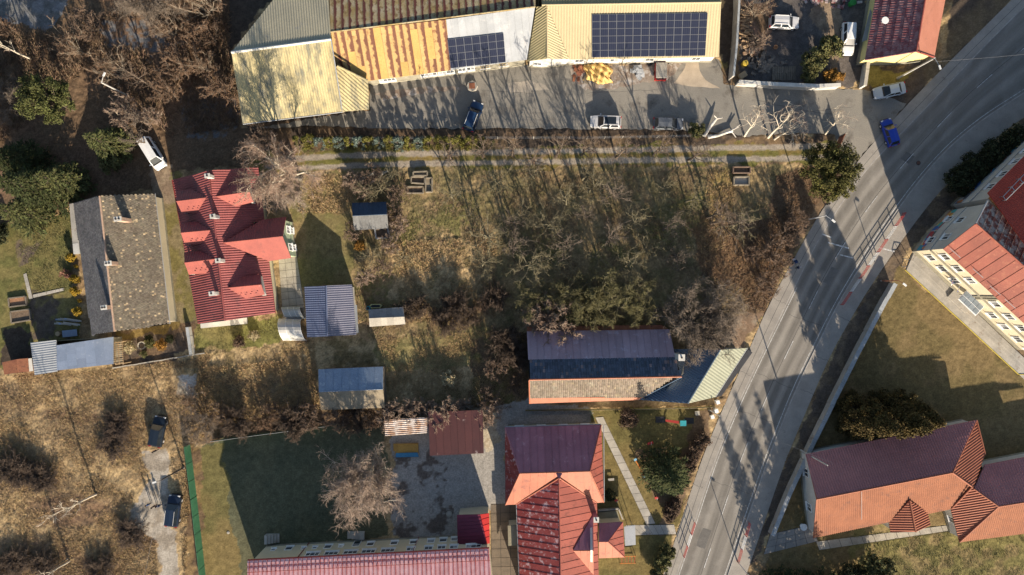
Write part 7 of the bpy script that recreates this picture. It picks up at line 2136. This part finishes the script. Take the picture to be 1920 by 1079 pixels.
clump_proto('shrub_pale', 10, 1.2, .95, leafmat("pale_shrub", (.40, .33, .19), (.30, .25, .15)), clumps=30, per=80, leaf=.07, z0=.3, crad=.35, trunk=.06)
clump_proto('shrub_dk', 11, 2.2, 1.8, G_dk, clumps=50, per=90, leaf=.11, z0=.2, crad=.6, trunk=.1)
clump_proto('hedge_br', 12, 1.6, .9, G_brown, clumps=30, per=90, leaf=.08, z0=.15, crad=.45, trunk=.06)
clump_proto('shrub_orange', 13, 1.9, 1.0, leafmat("orange_shrub", (.26, .135, .03), (.20, .105, .025)), clumps=34, per=80, leaf=.09, z0=.2, crad=.42, trunk=.06)
clump_proto('small_pink', 14, 1.0, .8, leafmat("pinkish_shrub", (.25, .125, .09), (.19, .10, .075)), clumps=18, per=60, leaf=.07, z0=.2, crad=.35, trunk=.05)
def ever(key, px, py, label, sc=1.0, group=None, name='evergreen_tree', cat='tree', apparent=0.0, rot=None, sz=None):
    p = W(px, py, apparent); p.z = -.05
    t = thing(name, label, cat, p, group, vr.uniform(0, 6.28) if rot is None else rot)
    s = sc * (vr.uniform(.9, 1.1) if group else 1); t.scale = (s, s, (sz or 1) * s)
    a, b = EVER[key]
    link_mesh('trunk' if cat == 'tree' else 'stem', a, t); link_mesh('crown' if cat == 'tree' else 'foliage', b, t)
    return t

# ------------------------------------------------------------------ plants: placed one by one
bare('big_pale', 563, 336, 'large pale limbed bare tree leaning over the red house', 1.1)
bare('big_pale2', 562, 360, 'smaller pale bare tree just below the large one beside the red house', .62)
bare('big_pale2', 704, 868, 'wide pinkish bare tree with white limbs in the school field', 1.12)
bare('slim_pale', 181, 927, 'slim pale bare tree in the dry field, upper one', 1.08)
bare('slim_pale', 131, 1052, 'slim grey bare tree at the bottom of the dry field', .9)
bare('thick', 1302, 608, 'big round twiggy thicket tree hanging over the navy roof', 1.18, apparent=4)
bare('thick', 1352, 585, 'smaller twiggy thicket beside the pale corner ground by the road', .75, apparent=3)
for px, py, s, lab in ((1140, 560, 1.0, 'largest olive twigged tree behind the long house'), (1085, 555, .9, 'olive twigged tree in the middle behind the long house'), (1195, 560, .85, 'olive twigged tree behind the right part of the plum roof'),
                       (1005, 562, .8, 'olive twigged tree behind the left end of the long house'), (1112, 585, .75, 'low olive twigged tree touching the eaves of the plum roof')):
    bare('green_thick', px, py, lab, s, apparent=4)
bare('bush3', 1040, 606, 'tan twiggy bush spilling over the plum roof edge', 2.5, name='bush', cat='bush', apparent=4)
bare('bush3', 1010, 590, 'tan twiggy bush at the left end of the plum roof', 1.9, name='bush', cat='bush', apparent=3)
G_ORCH = 'bare fruit trees of the overgrown orchard'
orch = [(985, 398), (1022, 425), (1062, 452), (880, 402), (912, 446), (962, 474), (1092, 338), (1182, 425), (1242, 432), (1212, 474), (1032, 486), (1152, 368), (1232, 352), (848, 372), (1142, 455), (1002, 335), (932, 345), (1102, 408), (1285, 380), (1062, 385), (1262, 478), (905, 500), (1172, 500), (950, 420), (1120, 480), (985, 500)]
for i, (px, py) in enumerate(orch):
    bare(('orch1', 'orch2', 'orch3')[i % 3], px, py, 'bare fruit tree with olive grey twigs in the crowded overgrown orchard', vr.uniform(.85, 1.15), G_ORCH)
bare('orch2', 1105, 362, 'pale forked fruit tree in the upper middle of the orchard', 1.1)
bare('orch3', 1332, 420, 'big lichen covered tree at the right end of the orchard with a long trunk shadow', 1.25)
bare('orch2', 1370, 428, 'crooked dark limbed tree next to the open leaf strewn ground in the orchard', .95)
bare('tall', 1325, 408, 'tall straight bare tree at the right end of the orchard', .85)
G_LEFT = 'bare bushes round the overgrown shed'
for i, (px, py) in enumerate(((742, 338), (702, 330), (682, 358), (722, 362), (752, 368), (668, 340), (690, 368), (742, 402), (752, 425), (700, 478), (722, 505), (690, 520), (760, 480), (668, 436), (735, 460))):
    bare(('orch1', 'bush1', 'bush3')[i % 3], px, py, 'twiggy brown bush crowding round the overgrown orchard shed', (.72, 1.15, 1.1)[i % 3], G_LEFT, 'bush', 'bush')
G_YARD = 'tall bare trees along the factory yard fence'
for px, py in ((960, 292), (1042, 296), (1090, 292), (1155, 296), (1225, 292), (848, 300), (1002, 312), (1290, 300), (905, 296)):
    bare('tall', px, py, 'tall thin bare tree standing between the wheel track and the orchard', vr.uniform(.62, .85), G_YARD)
for px, py, s, ro, lab in ((1396, 256, .95, .4, 'crooked pale bare tree left of the group by the yard entrance'), (1440, 259, 1.1, .1, 'crooked pale bare tree in the middle of the group by the yard entrance'), (1452, 262, .95, -.5, 'crooked pale bare tree right of the group by the yard entrance'),
                           (1548, 252, .85, .6, 'single crooked pale tree beside the brown board gate')):
    bare('crooked', px, py, lab, s, rot=ro)
for px, py, s, lab in ((1468, 440, 1.5, 'grey brown bush by the pale steel street lamp'), (1440, 470, 1.6, 'grey brown bush left of the street lamp, second from the road'), (1485, 415, 1.2, 'small bush right at the foot of the pale street lamp'), (1450, 500, 1.4, 'dark bush above the pedestrian with the pushchair'), (1425, 535, 1.5, 'dark bush at the lower right corner of the orchard'), (1405, 480, 1.2, 'twiggy bush between orchard ground and roadside bushes')):
    bare('bush1', px, py, lab, s, name='bush', cat='bush')
# top left wood
for px, py, key, s, lab in ((60, 112, 'slim_pale', 1.0, 'leaning pale bare tree at the far left edge'), (235, 140, 'fan', 1.05, 'fan shaped russet bare tree left of the concrete lamp post'), (398, 28, 'fan', 1.25, 'pale fan of bare stems at the top edge beside the factory hall'),
                            (328, 66, 'fan', .9, 'russet bare tree above the grey frosted ground'), (155, 100, 'fan', .95, 'dark bare tree behind the slim pale one'), (290, 165, 'tall', .7, 'bare tree right of the concrete lamp post'),
                            (395, 132, 'fan', .8, 'russet bare tree closest to the yellowed hall corner'), (350, 130, 'bush2', 2.2, 'broad russet thicket on the slope below the frosted ground'), (420, 170, 'bush2', 1.9, 'russet thicket right against the yellowed hall'),
                            (310, 25, 'thick', 1.0, 'wide brown thicket at the top edge'), (395, 75, 'bush2', 2.2, 'orange brown thicket in the sun beside the hall'), (325, 175, 'bush2', 1.8, 'brown thicket below the russet slope'), (278, 235, 'orch3', .9, 'bare tree leaning over the white van'),
                            (287, 268, 'orch3', .85, 'twiggy bare tree partly covering the white van'), (248, 215, 'bush3', 1.7, 'pale brown bush just below the concrete lamp post'), (20, 60, 'bush2', 1.6, 'brown bush at the far upper left edge'), (180, 60, 'bush1', 1.8, 'dark bush in the shaded upper left wood'), (25, 200, 'thick', .8, 'shaded thicket at the far left edge'), (290, 225, 'bush3', 1.3, 'small tan bush next to the white van'), (500, 262, 'bush1', 1.5, 'bare bush under the eaves of the yellowed hall')):
    tree = key not in ('bush1', 'bush2', 'bush3')
    bare(key, px, py, lab, s, name='bare_tree' if tree else 'bush', cat='tree' if tree else 'bush')
ever('pine', 97, 190, 'bright olive pine tree standing alone in the dark upper left', 1.0, apparent=5, name='pine_tree')
ever('spruce_s', 196, 268, 'spruce just left of the white van', 1.0, apparent=4, name='spruce_tree')
ever('spruce', 62, 352, 'largest spruce of the dark group behind the old house', 1.12, apparent=5, name='spruce_tree')
ever('spruce_s', 112, 340, 'right hand spruce of the dark group behind the old house', 1.05, apparent=4, name='spruce_tree')
ever('spruce', 20, 300, 'spruce at the far left edge of the dark group', .95, apparent=5, name='spruce_tree')
ever('spruce_s', 40, 400, 'lowest spruce of the dark group beside the left garden', 1.05, apparent=4, name='spruce_tree')
ever('shrub_g', 218, 310, 'green shrub by the gate above the old house', 1.0, name='shrub', cat='shrub')
ever('shrub_g', 228, 270, 'green shrub between the spruce and the white van', 1.2, name='shrub', cat='shrub')
ever('shrub_dk', 5, 440, 'dark shrub at the left edge by the garden', 1.0, name='shrub', cat='shrub')
# hedge row between yard and track
for k in range(19):
    px = 566 + k * 18.4; blue = k in (2, 4, 6, 8, 10, 12)
    if blue: ever('hedge_b', px, 271, 'blue green columnar conifer in the hedge row along the wheel track', 1.0, 'blue green conifers of the hedge row', 'columnar_conifer', 'conifer')
    else: ever('hedge_y', px, 270, 'yellow green columnar conifer in the hedge row along the wheel track', 1.0, 'yellow green conifers of the hedge row', 'columnar_conifer', 'conifer')
ever('shrub_g', 1303, 246, 'small green bush beside the pile of cut birch trunks', .75, name='shrub', cat='shrub')
ever('evergreen', 1556, 322, 'big olive green evergreen tree at the road end of the track', 1.02, apparent=5)
ever('spruce', 1241, 879, 'big spruce on the playground lawn beside the pavement', 1.0, name='spruce_tree')
ever('arbor', 1594, 774, 'left one of the tall dark conifers behind the maroon roof', .98, name='conifer_tree')
ever('arbor', 1640, 770, 'middle one of the tall dark conifers behind the maroon roof', 1.03, name='conifer_tree')
ever('arbor', 1676, 766, 'right one of the tall dark conifers behind the maroon roof', .88, name='conifer_tree')
for px, py, s, lab in ((1455, 1098, .85, 'dark spruce at the bottom edge next to the short right railing'), (1503, 1112, 1.0, 'dark spruce at the bottom edge below the forecourt'), (1540, 1106, .98, 'dark spruce at the bottom edge below the tile path')):
    ever('spruce', px, py, lab, s, name='spruce_tree')
ever('shrub_g', 1622, 1060, 'green shrub at the bottom edge beside the dry lawn', 1.7, name='shrub', cat='shrub'); ever('shrub_dk', 1590, 1075, 'dark shrub at the bottom edge left of the green one', 1.2, name='shrub', cat='shrub')
for i, (px, py, lab) in enumerate(((1790, 338, 'left one of the dark yews against the mural wing'), (1815, 315, 'second dark yew along the mural wing'), (1850, 293, 'third dark yew along the mural wing'), (1888, 268, 'rightmost dark yew along the mural wing'))):
    ever('shrub_dk', px, py, lab, 1.25, name='shrub', cat='shrub')
for i, (px, py) in enumerate(((1312, 822), (1304, 838), (1296, 855), (1288, 872), (1262, 945), (1254, 962))):
    ever('hedge_br', px, py, 'brown leaved hedge bush between playground lawn and pavement', 1.15, 'brown hedge beside the pavement', 'hedge_bush', 'hedge')
for px, py, lab in ((1246, 1030, 'green hedge bush by the pavement, upper one'), (1238, 1050, 'green hedge bush by the pavement, middle one'), (1232, 1072, 'green hedge bush by the pavement at the bottom edge')):
    ever('shrub_g', px, py, lab, .8, name='hedge_bush', cat='hedge')
ever('shrub_g', 1517, 122, 'large olive shrub behind the white wall of the walled yard', 1.1, name='shrub', cat='shrub'); ever('shrub_g', 1546, 100, 'taller olive shrub beside the drive of the walled yard', 1.15, name='shrub', cat='shrub'); ever('shrub_g', 1512, 145, 'low olive shrub against the white wall', .75, name='shrub', cat='shrub')
ever('shrub_orange', 1553, 148, 'golden orange shrub behind the end of the white wall', 1.05, name='shrub', cat='shrub'); ever('shrub_orange', 1572, 146, 'small golden orange shrub beside the larger one', .6, name='shrub', cat='shrub')
bare('fan', 1412, 30, 'bare tree leaning over the split logs in the walled yard', .75); bare('bush3', 1418, 85, 'bare bush beside the scrap in the walled yard', 1.1, name='bush', cat='bush')
for px, py, s, lab in ((139, 484, .85, 'golden domed shrub uppermost along the old house wall'), (146, 524, .85, 'golden domed shrub second along the old house wall'), (149, 547, .9, 'golden domed shrub third along the old house wall'), (151, 584, .9, 'golden domed shrub lowest along the old house wall'), (145, 500, .4, 'small golden shrub between the upper two domed ones'), (152, 565, .4, 'small golden shrub between the lower two domed ones')):
    ever('gold', px, py, lab, s, name='shrub', cat='shrub')
ever('small_pink', 128, 515, 'reddish shrub on the left garden lawn', 1.0, name='shrub', cat='shrub')
ever('shrub_pale', 245, 650, 'pale round shrub in the planted garden bed', 1.1, name='shrub', cat='shrub'); ever('shrub_orange', 308, 647, 'russet round shrub in the planted garden bed', .8, name='shrub', cat='shrub'); ever('shrub_g', 285, 643, 'green shrub in the middle of the planted bed', .45, name='shrub', cat='shrub'); ever('shrub_dk', 320, 636, 'dark shrub at the back of the planted bed', .35, name='shrub', cat='shrub'); ever('shrub_dk', 280, 634, 'dark little shrub at the back left of the planted bed', .3, name='shrub', cat='shrub'); ever('shrub_g', 272, 664, 'green tuft at the front of the planted bed', .35, name='shrub', cat='shrub')
ever('shrub_pale', 478, 628, 'frosty grey shrub on the lawn below the red house', .9, name='shrub', cat='shrub'); ever('hedge_br', 452, 640, 'brown shrub beside the frosty grey one', .9, name='shrub', cat='shrub')
ever('shrub_orange', 678, 462, 'small orange tinged conifer below the overgrown shed', .8, name='shrub', cat='shrub'); ever('shrub_pale', 843, 708, 'round tan bush in the shade of the field', 1.25, name='shrub', cat='shrub'); ever('hedge_br', 1176, 782, 'round brown bush on the playground lawn', 1.5, name='shrub', cat='shrub'); ever('shrub_dk', 1142, 925, 'dark green shrub at the corner of the T shaped building', .5, name='shrub', cat='shrub')
bare('thick', 388, 786, 'smoky grey brown thicket at the end of the gravel drive', .55); bare('fan', 372, 742, 'thin grey upright bush above the thicket', .7, name='bush', cat='bush')
G_ROW = 'brown bushes along the lower edge of the field'
for i, (px, py) in enumerate(((420, 770), (450, 790), (520, 768), (585, 775), (560, 790), (500, 790), (630, 782), (665, 785), (700, 780), (930, 690), (950, 640), (965, 720), (920, 740), (975, 670))):
    bare(('bush1', 'briar', 'bush2')[i % 3], px, py, 'brown twiggy bush in the thicket along the lower edge of the rough field', vr.uniform(1.1, 1.6), G_ROW, 'bush', 'bush')
for px, py, s, lab in ((735, 772, 1.5, 'tan bush above the rust streaked corrugated store'), (775, 768, 1.3, 'thin bush above the right end of the corrugated store'), (835, 768, 1.7, 'largest bush over the back edge of the brown shelter'), (865, 762, 1.2, 'small bush behind the middle of the brown shelter'), (918, 772, 1.5, 'bush at the right back corner of the brown shelter'), (800, 760, 1.1, 'bush behind the gap between store and shelter')):
    bare('bush3', px, py, lab, s, name='bush', cat='bush')
bare('slim_pale', 716, 838, 'thin tan sapling between school field and gravel yard', .45)
G_FIELD = 'dark shrubs in the dry field'
for px, py in ((55, 888), (85, 898), (30, 880), (40, 1052), (90, 1060), (10, 1062), (190, 1065), (225, 798), (250, 1000), (215, 830)):
    bare('briar', px, py, 'dark leafless shrub in the dry field at the lower left', vr.uniform(1.1, 1.5), G_FIELD, 'bush', 'bush').scale.z *= .5
G_SCRUB = 'brown scrub in the middle of the rough ground'
for px, py in ((790, 575), (815, 590), (850, 570), (880, 595), (905, 575), (760, 590), (930, 560), (840, 600)):
    bare(('briar', 'bush2')[px % 2], px, py, 'brown scrub bush on the rough ground above the off white shed', vr.uniform(.9, 1.2), G_SCRUB, 'bush', 'bush')

# each plant of a row gets its own place in the row
ORD = 'first second third fourth fifth sixth seventh eighth ninth tenth eleventh twelfth thirteenth fourteenth fifteenth sixteenth seventeenth eighteenth nineteenth twentieth'.split()
def number(group, pattern, bands=None):
    mem = [o for o in bpy.data.objects if o.get('group') == group]
    rows = {}
    for o in mem:
        py = 539.5 - o.location.y / S
        nm = ''
        for lim, nm in (bands or [(1e9, '')]):
            if py < lim: break
        rows.setdefault(nm, []).append(o)
    for nm, os_ in rows.items():
        for k, o in enumerate(sorted(os_, key=lambda q: q.location.x)): o['label'] = pattern.format(ORD[k], nm)
number(G_ORCH, 'bare fruit tree, {} from the left in the {} part of the orchard', [(392, 'upper'), (440, 'middle'), (1e9, 'lower')])
number(G_LEFT, 'twiggy brown bush, {} from the left {} the overgrown shed', [(380, 'above'), (1e9, 'below')])
number(G_YARD, 'tall thin bare tree, {} from the left of those beside the wheel track')
number(G_ROW, 'brown twiggy bush, {} from the left {}', [(752, 'in the upper thicket of the rough field'), (1e9, 'in the lower thicket of the rough field')])
number(G_FIELD, 'dark leafless shrub, {} from the left {} of the dry field', [(870, 'in the upper part'), (960, 'in the middle'), (1e9, 'along the bottom')])
number(G_SCRUB, 'brown scrub bush, {} from the left above the off white shed')
number('blue green conifers of the hedge row', '{} blue green conifer from the left in the hedge along the wheel track')
number('yellow green conifers of the hedge row', '{} yellow green conifer from the left in the hedge along the wheel track')
number('brown hedge beside the pavement', 'brown leaved hedge bush by the pavement, {} from the left along the playground')

# felled birch trunks beside the yard entrance
def log_thing(label, pts, r, stubs=()):
    P = [W(*p) for p in pts]; t = thing('felled_trunk', label, 'tree trunk', P[0].xy.to_3d()); mb = MB()
    for i, (a, b) in enumerate(zip(P[:-1], P[1:])): mb.tube(a, b, r * (1 - .4 * i / len(P)), r * (1 - .4 * (i + 1) / len(P)), 9)
    obj('trunk', mb, M_bark_w, t)
    for a, b, q in stubs:
        mb = MB(); mb.tube(W(*a), W(*b), q, q * .6, 7); obj('branch_stub', mb, M_bark_w, t)
M_bark_w = mat("white_birch_bark", (.60, .56, .50), (.42, .39, .34), scale=1.4, fine=.2, third=(.12, .10, .09), tscale=3, tlo=.62, thi=.68)
log_thing('felled white birch trunk lying upright of the pair by the yard entrance', [(1320, 256, .3), (1330, 240, .35), (1344, 222, .6)], .26, [((1344, 223, .6), (1355, 221, 1.0), .12), ((1344, 222, .6), (1339, 217, 1.1), .1)])
log_thing('felled white birch trunk lying flat along the fence by the yard entrance', [(1327, 258, .25), (1345, 255, .35), (1365, 248, .4), (1374, 246, .4)], .24, [((1370, 246, .4), (1388, 234, .7), .1), ((1372, 247, .4), (1380, 258, .3), .1), ((1371, 245, .5), (1386, 238, .9), .09)])

# ------------------------------------------------------------------ ground cover nobody could count
def scatter(name, poly_list, n, ln, wd, m, tint, seed, spread=.5, zlo=0.0, exclude=None, kind='blade', dens=None):
    rg = np.random.default_rng(seed); XY = []
    tot = 0
    for poly in poly_list:
        xs = [p[0] for p in poly]; ys = [p[1] for p in poly]
        k = int(n * 1.0)
        X = rg.uniform(min(xs), max(xs), k * 3); Y = rg.uniform(min(ys), max(ys), k * 3)
        mk = inpoly(X, Y, poly)
        area = (max(xs) - min(xs)) * (max(ys) - min(ys))
        keep = rg.random(k * 3) < area / 250000
        mk &= keep
        XY.append(np.stack([X[mk], Y[mk]], 1))
    XY = np.concatenate(XY)
    if dens:
        q = vnoise(XY[:, 0] * S, XY[:, 1] * S, dens, seed + 40); XY = XY[rg.random(len(XY)) < np.clip((q - .3) * 2.6, .06, 1)]
    if exclude:
        mk = np.ones(len(XY), bool)
        for e in exclude: mk &= ~inpoly(XY[:, 0], XY[:, 1], e)
        XY = XY[mk]
    x, y = (XY[:, 0] - 960) * S, (539.5 - XY[:, 1]) * S
    z = gsample(GZ, x, y)
    N_ = len(x)
    az = rg.uniform(0, 2 * np.pi, N_); el = rg.uniform(.2, 1.2, N_); l = ln * rg.uniform(.5, 1.4, N_)
    D = np.stack([np.cos(az) * np.cos(el), np.sin(az) * np.cos(el), np.sin(el)], 1)
    A = np.stack([-np.sin(az), np.cos(az), np.zeros(N_)], 1) * (wd * rg.uniform(.6, 1.3, N_))[:, None]
    P = np.stack([x, y, z - .02], 1); E = P + D * l[:, None]; Md = P + D * (l * .55)[:, None] + np.array([[0, 0, .06]]) * l[:, None]
    V = np.stack([P - A, P + A, Md + A * .8, E], 1)
    b = (np.arange(N_) * 4)[:, None]
    me = raw_mesh(name, V.reshape(-1, 3), b + np.array([[0, 1, 2, 3]]), m)
    T = (rg.uniform(.65, 1.3, N_)[:, None] * np.ones((1, 3))) * rg.uniform(.92, 1.08, (N_, 3))
    vcol(me, "tint", np.repeat(T, 4, 0))
    o = link_mesh(name, me); o['kind'] = 'stuff'
    return o
M_straw = leafmat("dry_grass_blades", (.42, .30, .155), (.30, .21, .11)); M_bramble = leafmat("bramble_stems", (.22, .15, .095), (.155, .11, .075)); M_litter = leafmat("dead_leaves", (.25, .15, .08), (.16, .10, .06)); M_green = leafmat("winter_grass", (.15, .138, .054), (.11, .105, .045))
DRIVE = [(262, 840), (318, 840), (330, 940), (340, 1000), (346, 1130), (300, 1130), (292, 1016), (240, 988), (235, 962), (258, 920), (276, 885)]
FIELDS = [[(-40, 705), (200, 695), (395, 668), (362, 835), (345, 1120), (-40, 1120)], [(372, 662), (590, 640), (980, 618), (985, 752), (720, 775), (590, 775), (345, 830), (372, 740)]]
HUTS = [[(590, 640), (705, 632), (725, 770), (595, 775)], [(320, 690), (375, 690), (375, 745), (325, 745)]]
scatter('dry_grass', FIELDS, 110000, .32, .018, M_straw, None, 1, exclude=[DRIVE] + HUTS, dens=2.2)
scatter('dry_grass', [[(725, 455), (930, 445), (930, 605), (760, 605)], [(1330, 318), (1380, 318), (1370, 440), (1320, 520), (1310, 430)], [(560, 330), (655, 325), (665, 400), (560, 400)]], 90000, .36, .03, M_straw, None, 2, dens=1.6)
scatter('undergrowth', [[(655, 325), (1500, 318), (1495, 470), (1430, 585), (1240, 615), (990, 615), (700, 640), (668, 600)]], 24000, .6, .018, M_bramble, None, 3, dens=3.0, exclude=[[(655, 375), (735, 375), (735, 450), (655, 450)], [(760, 320), (815, 320), (815, 366), (760, 366)], [(730, 470), (900, 460), (900, 560), (740, 560)], [(1368, 310), (1410, 310), (1410, 352), (1368, 352)]])
scatter('undergrowth', [[(150, 40), (430, -20), (430, 95), (452, 235), (320, 260), (300, 240), (160, 120)], [(-30, 60), (150, 60), (160, 130), (-30, 300)]], 60000, .9, .022, M_bramble, None, 4, dens=2.5, exclude=[[(180, 40), (270, 35), (350, 75), (320, 105), (200, 90)]])
scatter('fallen_leaves', [[(1300, 430), (1500, 400), (1440, 590), (1320, 530)], [(330, -20), (430, -20), (430, 95), (450, 180), (340, 190), (300, 120)], [(1455, 330), (1600, 290), (1500, 430), (1430, 580)]], 120000, .11, .05, M_litter, None, 5)
scatter('winter_grass', [[(735, 400), (900, 380), (900, 470), (740, 480)], [(1180, 400), (1330, 370), (1330, 470), (1180, 480)], [(560, 262), (930, 262), (930, 284), (560, 286)], [(365, 610), (525, 595), (525, 640), (370, 660)], [(1600, 1000), (1920, 990), (1920, 1100), (1620, 1100)], [(30, 440), (135, 410), (140, 545), (60, 550)]], 60000, .2, .03, M_green, None, 6, dens=1.2)
scatter('dry_grass', [[(375, 690), (592, 672), (600, 775), (430, 815), (345, 830)]], 170000, .45, .026, M_straw, None, 8, dens=1.6)
scatter('undergrowth', FIELDS[:1], 60000, .3, .018, M_bramble, None, 9, exclude=[DRIVE], dens=3.5)
scatter('undergrowth', [[(600, 772), (960, 752), (975, 765), (720, 782)]], 70000, .5, .022, M_bramble, None, 7, dens=1.5)
